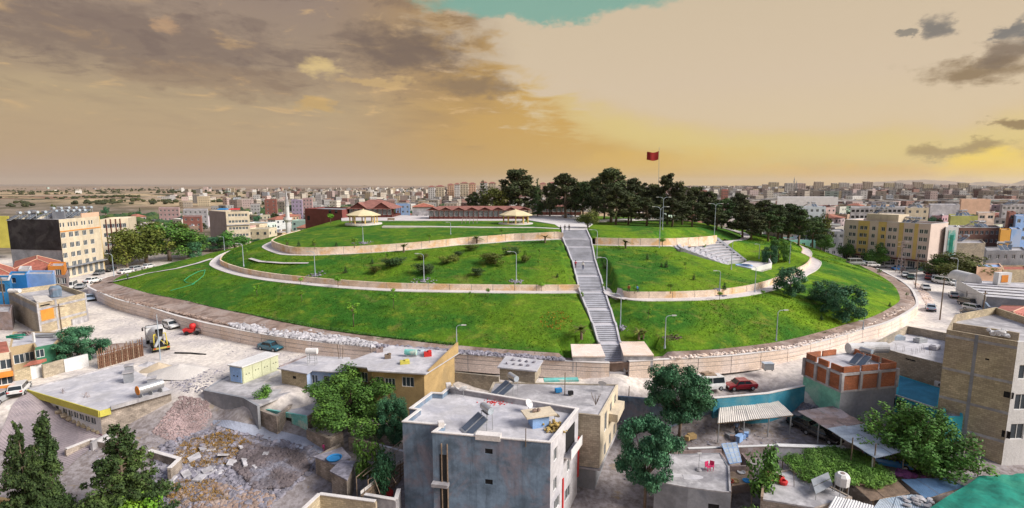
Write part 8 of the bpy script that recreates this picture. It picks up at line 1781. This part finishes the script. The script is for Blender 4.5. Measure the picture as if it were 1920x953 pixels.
def tower(lab, px0, px1, Y, pyt, m, cap, pyb=None, nw=4):
    a, b = atY(px0, pyt, Y), atY(px1, pyt, Y); zb = gz(a.x, Y)-1; L = b.x-a.x; r_ = thing('apartment_tower', lab, 'apartment block', (a.x, Y, zb)); d_ = L*.75
    sh = a.x/Y*d_*.7; build(MB().prism([(a.x, Y), (b.x, Y), (b.x+sh, Y+d_), (a.x+sh, Y+d_)], zb, a.z), 'wall', m, r_)
    mb = MB(); n = int((a.z-zb)/3)
    for i in range(nw):
        for j in range(n): x = a.x+L*(i+.5)/nw; mb.box((x, Y-.05, zb+1.9+3*j), (L/nw*.45, .3, 1.4))
    build(mb, 'windows', M['fwin'], r_, kind='stuff'); rm = MB(); hip_roof(rm, [Vector((a.x, Y, 0)), Vector((b.x, Y, 0)), Vector((b.x+sh, Y+d_, 0)), Vector((a.x+sh, Y+d_, 0))], a.z, a.z+2.5, .45, .8) if cap else rm.box(((a.x+b.x)/2, Y+d_/2, a.z+.4), (L*.6, d_*.5, 1.2)); build(rm, 'roof', M['redroof'] if cap else M['conc'], r_)
for i, (x0, x1, y) in enumerate(((803, 815, 351), (817, 833, 350), (839, 851, 347), (852, 862, 346), (863, 878, 344), (879, 892, 345), (900, 914, 343), (916, 930, 344), (1012, 1024, 345), (1028, 1044, 344), (1046, 1058, 346))):
    tower(f'cream apartment tower with red roof on the skyline, {nth(i)} from the left', x0, x1, 860+18*(i % 3), y, [M['white'], M['cream'], M['peach']][i % 3], True, nw=3)
SKY = [(1430, 1441, 347), (1443, 1461, 342), (1473, 1492, 343), (1493, 1511, 342), (1528, 1545, 342), (1560, 1574, 344), (1575, 1593, 342), (1602, 1618, 343), (1620, 1637, 342), (1660, 1678, 343), (1680, 1694, 342), (1697, 1712, 344), (1714, 1731, 342), (1733, 1750, 345), (1753, 1763, 346), (1766, 1780, 345), (1782, 1797, 347), (1799, 1818, 343), (1820, 1838, 347), (1842, 1856, 352), (1862, 1878, 351), (1884, 1898, 353), (1904, 1922, 350), (1380, 1394, 348), (1400, 1412, 349), (1338, 1350, 350), (1300, 1312, 350)]
for i, (x0, x1, y) in enumerate(sorted(SKY)): tower(f'apartment block on the right skyline, {nth(i)} from the left', x0, x1, 1050+((i*37) % 11)*60, y+((i*5) % 4)*.9-.6, [mat('far_tan', (.36, .30, .25)), mat('far_pink', (.42, .33, .31)), mat('far_grey', (.40, .38, .37)), mat('far_ochre', (.38, .33, .24))][(i*7) % 4], False, nw=4)
for x0, x1, y, Y, lab in ((1300, 1312, 357, 640, 'left red apartment block behind the hilltop pines'), (1314, 1326, 357, 650, 'middle red apartment block behind the hilltop pines'), (1354, 1366, 355, 600, 'right red and white apartment block behind the pines')): tower(lab, x0, x1, Y, y, redm, False, nw=3)
def minaret(lab, px, pyb, pyt, r, Y=None, m='white'):
    p = on(px, pyb) if Y is None else Vector((atY(px, pyb, Y).x, Y, gz(atY(px, pyb, Y).x, Y))); top = atY(px, pyt, p.y).z; h = top-p.z; r_ = thing('minaret', lab, 'minaret', p)
    build(MB().lathe(p, [(r*1.5, 0), (r*1.5, h*.12), (r, h*.17), (r*.95, h*.5)], 12), 'shaft', M[m], r_, smooth=False)
    build(MB().lathe(p, [(r*.95, h*.5), (r*1.7, h*.54), (r*1.7, h*.58), (r*1.55, h*.58), (r*1.55, h*.55), (r*.8, h*.55)], 16), 'balcony', M[m], r_); build(MB().lathe(p, [(r*.8, h*.545), (r*.75, h*.76)], 12), 'upper_shaft', M[m], r_); build(MB().lathe(p, [(r*.95, h*.76), (0, h)], 12), 'spire', M['conc'], r_)
minaret('tall white minaret with balcony and pointed spire left of the hill', 541, 437, 358, .95, 200); minaret('taller of two thin minarets on the right skyline', 1514, 0, 331, 1.6, 1200, 'conc'); minaret('shorter of two thin minarets on the right skyline', 1519, 0, 338, 1.5, 1200, 'conc'); minaret('pale minaret between the red skyline blocks', 1328, 0, 352, 1.2, 620)
# ================================================================= town houses, individually, then the mass
def vis(p):
    t = np.linspace(.2, .985, 90); X = p[0]*t; Y = p[1]*t; Z = CAMZ+(p[2]-CAMZ)*t; return not bool((hill_np(X, Y) > Z+.1).any())
PAL = [('white', (.66, .64, .62)), ('cream', (.60, .52, .40)), ('tan', (.42, .33, .24)), ('grey', (.34, .33, .34)), ('pink', (.56, .36, .34)), ('pale blue', (.38, .46, .58)), ('ochre', (.50, .36, .16)), ('brown', (.22, .14, .11)), ('mint', (.34, .52, .44)), ('brick red', (.36, .13, .09)), ('lilac', (.40, .34, .44))]
RG = random.Random(21); lots = []
KEEP = [(-112, 150, 60, 40), (130, 170, 40, 30)]
for side_ in (-1, 1):
    Y = 196.
    while Y < (640 if side_ < 0 else 560):
        step_ = 12.5+Y*.012; X = (.12 if side_ < 0 else .30)*Y; xe = (.80 if side_ < 0 else 1.06)*Y
        while X < xe:
            x = side_*(X+RG.uniform(-2.5, 2.5)); y = Y+RG.uniform(-3, 3); px, py = pix((x, y, 3)); ok = RG.random() < (.62 if side_ < 0 else .86)
            if side_ < 0:                       # the built valley ends at the fields
                if y > 300+(px-100)*.62: ok = False
                if px < 250 or (px < 500 and y < 235): ok = False
                if ((x+115)/30)**2+((y-205)/28)**2 < 1: ok = False
            if side_ > 0 and (px < 1420 and y < 330): ok = False
            if side_ > 0 and y < 212 and (px < 1760 or px > 1930): ok = False
            if ((x-6)/128)**2+((y-168)/108)**2 < 1: ok = False
            if side_ > 0 and 1585 < px < 1760 and y < 285: ok = False
            if ok and (vis((x, y, 4)) or vis((x, y, 9))): lots.append((y, x, px))
            X += step_*RG.uniform(.9, 1.35)
        Y += step_*RG.uniform(.85, 1.05)
lots.sort(); print('lots', len(lots)); first, rest = lots[:235], lots[235:]
def house_shape(x, y, zb, w, d_, h, rz, col, roofc, hip, wall, roof, win, full=True):
    ca, sa = math.cos(rz), math.sin(rz); T_ = lambda u, v: (x+u*ca-v*sa, y+u*sa+v*ca)
    P = [T_(-w/2, -d_/2), T_(w/2, -d_/2), T_(w/2, d_/2), T_(-w/2, d_/2)]; wall.prism(P, zb-1, h, tone=col, cap=False)
    if hip: k0 = len(roof.f); hip_roof(roof, [Vector(p) for p in P], h, h+1.8, .45, .5); roof.c.extend([(.34, .13, .09)]*(len(roof.f)-k0))
    else:
        roof.prism(P, h-.05, h, tone=roofc); 
        for i in range(4):
            a, b = Vector(P[i]), Vector(P[(i+1) % 4]); e = (b-a).normalized(); nn = Vector((-e.y, e.x))*.3; roof.prism([tuple(a), tuple(b), tuple(b+nn), tuple(a+nn)], h, h+.5, tone=tuple(min(.7, c*1.15) for c in col))
        for i in range(RG.choice((0, 1, 1, 2))): u, v = RG.uniform(-w*.3, w*.3), RG.uniform(-d_*.3, d_*.3); p = T_(u, v); roof.box((p[0], p[1], h+.9), (1.6, .8, .7), rz, tone=(.6, .6, .62)).box((p[0]-.9, p[1]-.6, h+.45), (1.6, 1.2, .12), rz+.2, ry=.5, tone=(.12, .15, .2))
    n = max(1, int(h-zb)//3)
    for f_ in range(n):
        for s_ in (-1, 1):
            k_ = max(2, int(w/3))
            for i in range(k_):
                if RG.random() < .2: continue
                p = T_(-w/2+w*(i+.5)/k_, -d_/2-.03 if s_ < 0 else 0); p2 = T_(-w/2-.03 if x > 0 else w/2+.03, -d_/2+d_*(i+.5)/k_); q_ = p if s_ < 0 else p2
                win.box((q_[0], q_[1], zb+1.7+3*f_), (1.1, .12, 1.2) if s_ < 0 else (.12, 1.1, 1.2), rz)
BAND = lambda y: 'front' if y < 260 else ('second' if y < 330 else ('middle' if y < 420 else 'rear'))
cnt = {}
for y, x, px in sorted(first, key=lambda q: q[2]):
    cn, col = PAL[RG.choices(range(11), (14, 16, 14, 16, 7, 4, 5, 6, 3, 6, 4))[0]]; gy = sum(col)/3; col = tuple((c*.68+gy*.32)*RG.uniform(.85, 1.1) for c in col); zb = gz(x, y); st = RG.choice((1, 1, 2, 2)) if x < 0 else RG.choice((1, 2, 2, 3, 3)); st += (x > 0 and y > 330 and RG.random() < .4)
    h = zb+3*st+.3; hip = RG.random() < .14; w, d_ = RG.uniform(8, 13), RG.uniform(7, 11); side_ = 'valley left of the hill' if x < 0 else 'town right of the hill'; key = (cn, st, BAND(y), side_); cnt[key] = cnt.get(key, 0)+1
    sn = {1: 'one', 2: 'two', 3: 'three', 4: 'four'}[st]; lab = f'{cn} {sn}-storey house, {BAND(y)} rows of the {side_}, {nth(cnt[key]-1)} such'
    r_ = thing('town_house', lab, 'house', (x, y, zb), 0, 'town houses '+('in the left valley' if x < 0 else 'of the right town'))
    wa, ro, wi = MB(), MB(), MB(); house_shape(x, y, zb, w, d_, h, RG.uniform(-.35, .35)+(.5 if x > 0 else -.3), col, RG.choice(((.36, .35, .35), (.46, .44, .43), (.28, .26, .26), (.5, .5, .52))), hip, wa, ro, wi)
    build(wa, 'wall', M['tone'], r_); build(ro, 'roof', M['tone'], r_); build(wi, 'windows', M['glass'], r_, kind='stuff')
wa, wi = MB(), MB()
near_ = []
def mass(x, y, big=1.):
    zb = gz(x, y) if y < 3000 else 0; cn, col = PAL[RG.choices(range(11), (10, 14, 18, 20, 8, 2, 6, 8, 1, 8, 3))[0]]; k_ = RG.uniform(.75, 1.15); gy = sum(col)/3; col = tuple((c*.5+gy*.5)*k_ for c in col); w, d_, h, rz = RG.uniform(7, 13)*big, RG.uniform(7, 11)*big, zb+RG.choice((3.3, 6.3, 6.3, 9.3, 12.3))*(1 if y < 650 or x < 0 else RG.choice((1, 1.3, 1.3, 1.8))), RG.uniform(-.6, .6)
    ca, sa = math.cos(rz), math.sin(rz); P = [(x+u*w/2*ca-v*d_/2*sa, y+u*w/2*sa+v*d_/2*ca) for u, v in ((-1, -1), (1, -1), (1, 1), (-1, 1))]
    wa.prism(P, zb-2, h, tone=col, cap=False); g_ = RG.uniform(.2, .46); wa.add([(p[0], p[1], h) for p in P], [(0, 1, 2, 3)], 0, (g_, g_*.96, g_*.93) if RG.random() > .12 else (.30, .12, .09))
for y, x, px in rest: mass(x, y)
for i in range(12500):
    Y = 540*(9000/540)**(RG.random()**.9); px = RG.uniform(1225, 1990) if RG.random() < .93 else RG.uniform(960, 1225); mass((px-960)/960*Y, Y, 1+Y/6000)
for i in range(800):
    Y = 560*(3200/560)**RG.random(); px = 300+640*RG.random()**.6; mass((px-960)/960*Y, Y)
for i in range(14): px = RG.uniform(0, 250); Y = RG.uniform(1300, 3500); mass((px-960)/960*Y, Y)
for i in range(420):
    Y = RG.uniform(58, 230); x = RG.choice((-1, 1))*RG.uniform(.9, 2.3)*Y; p = [pix((x+u, Y+v, 0))[0] for u in (-9, 9) for v in (-8, 8)]
    if (min(p) > 2000 or max(p) < -80) and all(math.hypot(x-q[0], Y-q[1]) > 17 for q in near_): mass(x, Y); near_.append((x, Y))
solo(wa, 'far_town', M['far'], 'sea of small far houses reaching to the horizon on the right', 'town', kind='stuff')
# ================================================================= far trees
tp = []
for i in range(3000):
    Y = RG.uniform(235, 620); px = RG.uniform(60, 960) if RG.random() < .5 else RG.uniform(1240, 1960); tp.append(((px-960)/960*Y, Y, px))
tp = [(x, y, px) for x, y, px in tp if ((x-6)/130)**2+((y-168)/110)**2 > 1 and not (px < 960 and y > 330+px*.5 and RG.random() < .85) and not (px < 960 and px < 235 and y < 300)]
RG.shuffle(tp); tt = []
for x, y, px in tp:
    if len(tt) >= 230: break
    if any(abs(x-b[1])+abs(y-b[0]) < 7.5 for b in lots[:400]): continue
    if vis((x, y, 5)): tt.append((px, x, y))
tt.sort(); ci = [0, 0]
for px, x, y in tt:
    s_ = 0 if px < 960 else 1; ci[s_] += 1; kd = RG.choice(('broad', 'broad', 'broad', 'pinelow', 'spruce')); h = RG.uniform(5, 10); w = h*(.9 if kd != 'spruce' else .4)
    nm = {'broad': 'round green', 'pinelow': 'dark bushy', 'spruce': 'narrow dark'}[kd]; tree(kd, x, y, gz(x, y)-.3, h, w, f'{nm} tree among the {"valley" if s_ == 0 else "town"} houses, {nth(ci[s_]-1)} from the left', group='trees among the '+('valley houses' if s_ == 0 else 'town houses'), leaf=RG.choice(('leafb', 'leafo', 'pine2')) if kd == 'broad' else None, v=RG.randrange(3))
def blobs(lab, gen, n, s0, s1, m, seed):
    rg = random.Random(seed); mb = MB()
    for i in range(n):
        px, Y = gen(rg)
        if math.sin(px*.021+Y*.004)+math.sin(px*.053-Y*.011) < rg.uniform(-1.2, .9): continue
        x = (px-960)/960*Y; z = gz(x, Y) if Y < 3000 else 0; s_ = rg.uniform(s0, s1)*(1+Y/9000)
        for k_ in range(3): mb.rock((x+rg.uniform(-.5, .5)*s_, Y+rg.uniform(-.3, .3)*s_, z+s_*rg.uniform(.25, .5)), s_*rg.uniform(.4, .7), rg, flat=.8)
    return solo(mb, 'far_trees', m, lab, 'trees', kind='stuff')
fg = mat('far_tree_green', (.035, .045, .022), var=.3, scale=.1, c2=(.07, .075, .03), bump=0)
blobs('dark tree belts crossing the far fields on the left', lambda r: ((lambda px: (px, r.choice((760, 1000, 1350, 1500, 2100, 2300, 3200))*r.uniform(.93, 1.07)*(1+(px-400)*.0002)))(r.uniform(0, 1)**.8*960)), 2600, 3, 6, fg, 1)
blobs('dark green tree clumps in the left valley', lambda r: ((lambda px: (px, (250+px*.36)*r.uniform(.9, 1.3)))(r.uniform(180, 900))), 800, 4, 8, mat('valley_tree_green', (.03, .07, .03), var=.3, scale=.1, c2=(.07, .11, .03), bump=0), 2)
blobs('dark tree clumps between the far houses on the right', lambda r: (r.uniform(1240, 1960), 420*(10**(r.random()))), 420, 5, 9, fg, 3)
# ================================================================= far hills
def hills(name, px0, px1, Y, prof, m, depth=2500):
    xs_ = np.linspace(px0, px1, 70); X = []; Yy = []; Z = []
    hh = np.interp(xs_, [p[0] for p in prof], [p[1] for p in prof]); H_ = (347-hh)/960*Y+CAMZ
    for t in np.linspace(0, 1, 9): X.append((xs_-960)/960*Y*(1+.1*t)); Yy.append(np.full(70, Y+depth*(t-.5))); Z.append(np.maximum(-20, H_*math.sin(math.pi*t)+12*fbm(xs_*1., np.full(70, t*60), .09, 2)*math.sin(math.pi*t)))
    grid_obj(np.array(X), np.array(Yy), np.array(Z), name, m)
hm = mat('far_hill_rock', (.24, .19, .16), var=.12, scale=.0006, fine=.004, bump=0)
hills('far_hills', 1500, 1800, 15000, [(1500, 349), (1580, 343), (1650, 338), (1690, 337), (1730, 339), (1800, 347)], hm); hills('far_mountain', 1795, 1930, 17000, [(1795, 348), (1815, 344), (1830, 344), (1850, 345), (1868, 337), (1878, 334.5), (1890, 338), (1925, 347)], hm); hills('far_hills', 1740, 1830, 15500, [(1740, 349), (1785, 341), (1800, 340), (1815, 342), (1830, 348)], hm)
hills('far_hills', -60, 700, 16000, [(-60, 346), (200, 345.6), (500, 346), (700, 347.5)], hm)
# ================================================================= haze
hz = bpy.data.materials.new('haze_air'); hz.use_nodes = True; t = hz.node_tree; t.nodes.clear(); v = t.nodes.new('ShaderNodeVolumePrincipled'); v.inputs['Color'].default_value = (.93, .84, .74, 1); v.inputs['Density'].default_value = .00003; v.inputs['Anisotropy'].default_value = .2
o = t.nodes.new('ShaderNodeOutputMaterial'); t.links.new(v.outputs[0], o.inputs['Volume'])
hb_ = build(MB().box((0, 13500, 95), (130000, 42000, 730)), 'haze', hz, None, kind='stuff')
# ================================================================= small strips on the lawns
def ribbon(name, lab, cat, pts, w, m, lift=.05, st=False):
    P = []
    for i in range(len(pts)-1):
        for k_ in range(6): t = k_/6; P.append((pts[i][0]*(1-t)+pts[i+1][0]*t, pts[i][1]*(1-t)+pts[i+1][1]*t))
    W3 = onh_many(P+[pts[-1]]); rows = []
    for i, p in enumerate(W3):
        e = (W3[min(i+1, len(W3)-1)]-W3[max(i-1, 0)]).to_2d().normalized(); nn = Vector((-e.y, e.x))*w/2; rows.append([(p.x+nn.x*s_, p.y+nn.y*s_, max(p.z, hillz(p.x+nn.x*s_, p.y+nn.y*s_))+lift+.12) for s_ in (-1, 0, 1)])
    mb = MB().grid(rows)
    return struct(mb, name, m) if st else solo(mb, name, m, lab, cat)
ribbon('footpath', '', '', [(205, 531), (245, 522), (275, 514), (330, 505), (370, 495), (398, 486)], 1.3, M['path'], st=True)
ribbon('footpath', '', '', [(468, 486), (488, 492), (530, 495), (578, 495)], .8, M['path'], st=True)
ribbon('footpath', '', '', [(1133, 549), (1150, 557), (1175, 563)], 1.6, M['path'], .12, st=True)
solo(MB().tube([p+Vector((0, 0, .1)) for p in onh_many([(320, 546), (345, 539), (365, 533), (350, 531), (345, 527), (355, 519), (372, 510), (385, 507), (382, 517), (372, 526), (360, 534)])], .055, 5), 'garden_hose', mat('hose_green', (.05, .45, .22), var=.05), 'long green garden hose coiled on the left lawn', 'hose')
for i, (px, py) in enumerate(((681, 456), (591, 517), (795, 528), (968, 528), (1163, 616), (1349, 545))):
    p = onh(px, py); mb = MB()
    for k_ in range(60): a_, d_ = rnd.uniform(0, 6.3), rnd.uniform(0, 2.2 if i < 3 else 1.1); x, y = p.x+d_*math.cos(a_)*1.3, p.y+d_*math.sin(a_); mb.rock((x, y, hillz(x, y)+.02), rnd.uniform(.08, .3), rnd)
    solo(mb, 'stones', M['rubble'], 'ring of grey stones around the foot of a lawn lamp post, %s from the start of the lamp row' % nth(i), 'stones', kind='stuff')
# ================================================================= grass blades roughening the lawns
rg = np.random.RandomState(3); n = 120000; a = rg.uniform(-math.pi, math.pi, n); TT = np.append(TH, math.pi); q_ = lambda arr: np.interp(a, TT, np.append(arr, arr[0])); R0_, R1_, R2_, B_ = q_(r0), q_(r1), q_(r2), q_(bw)
u = rg.rand(n); rr = np.where(rg.rand(n) < .6, (R0_-B_+.2)*u+R1_*(1-u), (R1_-PW-.5)*u+R2_*(1-u)); X, Y = HC.x+rr*np.cos(a), HC.y+rr*np.sin(a)
k_ = (Y < 175)&(np.hypot(X-AC.x, Y-AC.y) > 26)&~((X > np.interp(Y, SYl, SXa)-2.4)&(X < np.interp(Y, SYl, SXb)+2.4)); X, Y = X[k_], Y[k_]; Z = hill_np(X, Y); n = len(X); t = rg.uniform(0, 6.3, n); h = rg.uniform(.05, .17, n); w = rg.uniform(.05, .12, n)
c_, s_ = np.cos(t), np.sin(t); V = np.stack([np.stack([X-s_*w, Y+c_*w, Z-.05], -1), np.stack([X+s_*w, Y-c_*w, Z-.05], -1), np.stack([X+c_*h*.7, Y+s_*h*.7, Z+h], -1)], 1).reshape(-1, 3)
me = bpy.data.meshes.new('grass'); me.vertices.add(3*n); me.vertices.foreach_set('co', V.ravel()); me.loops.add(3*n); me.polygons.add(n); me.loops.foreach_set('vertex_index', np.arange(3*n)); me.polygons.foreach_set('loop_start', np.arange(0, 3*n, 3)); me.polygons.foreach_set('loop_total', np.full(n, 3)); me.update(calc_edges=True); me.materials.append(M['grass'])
o = bpy.data.objects.new('grass', me); COL.objects.link(o); tag(o, 'short grass blades on the lower and middle hill lawns', 'grass', kind='stuff')
tufts('orange and yellow flowers on the lower lawn left of the stairs', [(1010, 588), (1050, 582), (1080, 600), (1050, 620), (1015, 612)], 130, .2, mat('flower_orange', (.42, .20, .03), var=.4, scale=2.), 9, onh, .08)
tufts('brown bare patch with weeds on the lower right lawn', [(1240, 632), (1262, 627), (1285, 630), (1278, 636), (1250, 641)], 120, .12, M['earth'], 10, onh, .14)
scatter('pebbles', 'loose pebbles strewn over the dusty road left of the stairs', 'pebbles', [(200, 600), (330, 640), (520, 690), (640, 668), (420, 640), (250, 590)], 500, .04, .14, M['rubble'], seed=21)
scatter('pebbles', 'broken stones and litter in front of the pale sand heap', 'pebbles', [(300, 705), (420, 690), (430, 725), (390, 740), (340, 735)], 600, .05, .22, M['rubble'], seed=22)
scatter('rubble', 'stones and litter in the car yard and alley at right', 'rubble', [(1165, 800), (1240, 800), (1330, 790), (1500, 800), (1480, 830), (1300, 835), (1170, 900)], 500, .04, .18, M['rubble'], seed=23)
scatter('rubble', 'stones strewn in the paved yard by the conifers', 'rubble', [(120, 830), (330, 810), (330, 850), (180, 900), (130, 950), (250, 950)], 350, .04, .16, M['rubble'], seed=24)
PW_ = []
for px, py, top, lab in ((1716, 540, 470, 'wooden utility pole beside the far corner of the foot wall'), (1762, 600, 520, 'wooden utility pole in the middle of the right street edge'), (1836, 640, 545, 'wooden utility pole behind the terrace house'), (118, 640, 570, 'wooden utility pole behind the courtyard house'), (12, 600, 520, 'wooden utility pole at the left edge by the blue house')):
    p = on(px, py); h = atY(px, top, p.y).z-p.z; r_ = thing('utility_pole', lab, 'utility pole', p); build(MB().cyl(p, (p.x, p.y, p.z+h), .12, .08, 8), 'pole', M['bark'], r_); build(MB().box((p.x, p.y, p.z+h-.5), (1.6, .1, .1), .5), 'cross_arm', M['bark'], r_); PW_.append(Vector((p.x, p.y, p.z+h-.4)))
def wire(a, b, lab):
    solo(MB().tube([a.lerp(b, i/10)-Vector((0, 0, 1.2*4*(i/10)*(1-i/10))) for i in range(11)], .022, 4), 'overhead_wire', M['black'], lab, 'wire')
wire(PW_[0], PW_[1], 'sagging overhead wire along the far part of the right street'); wire(PW_[1], PW_[2], 'sagging overhead wire along the near part of the right street'); wire(PW_[3], PW_[4], 'sagging overhead wire over the left edge houses')
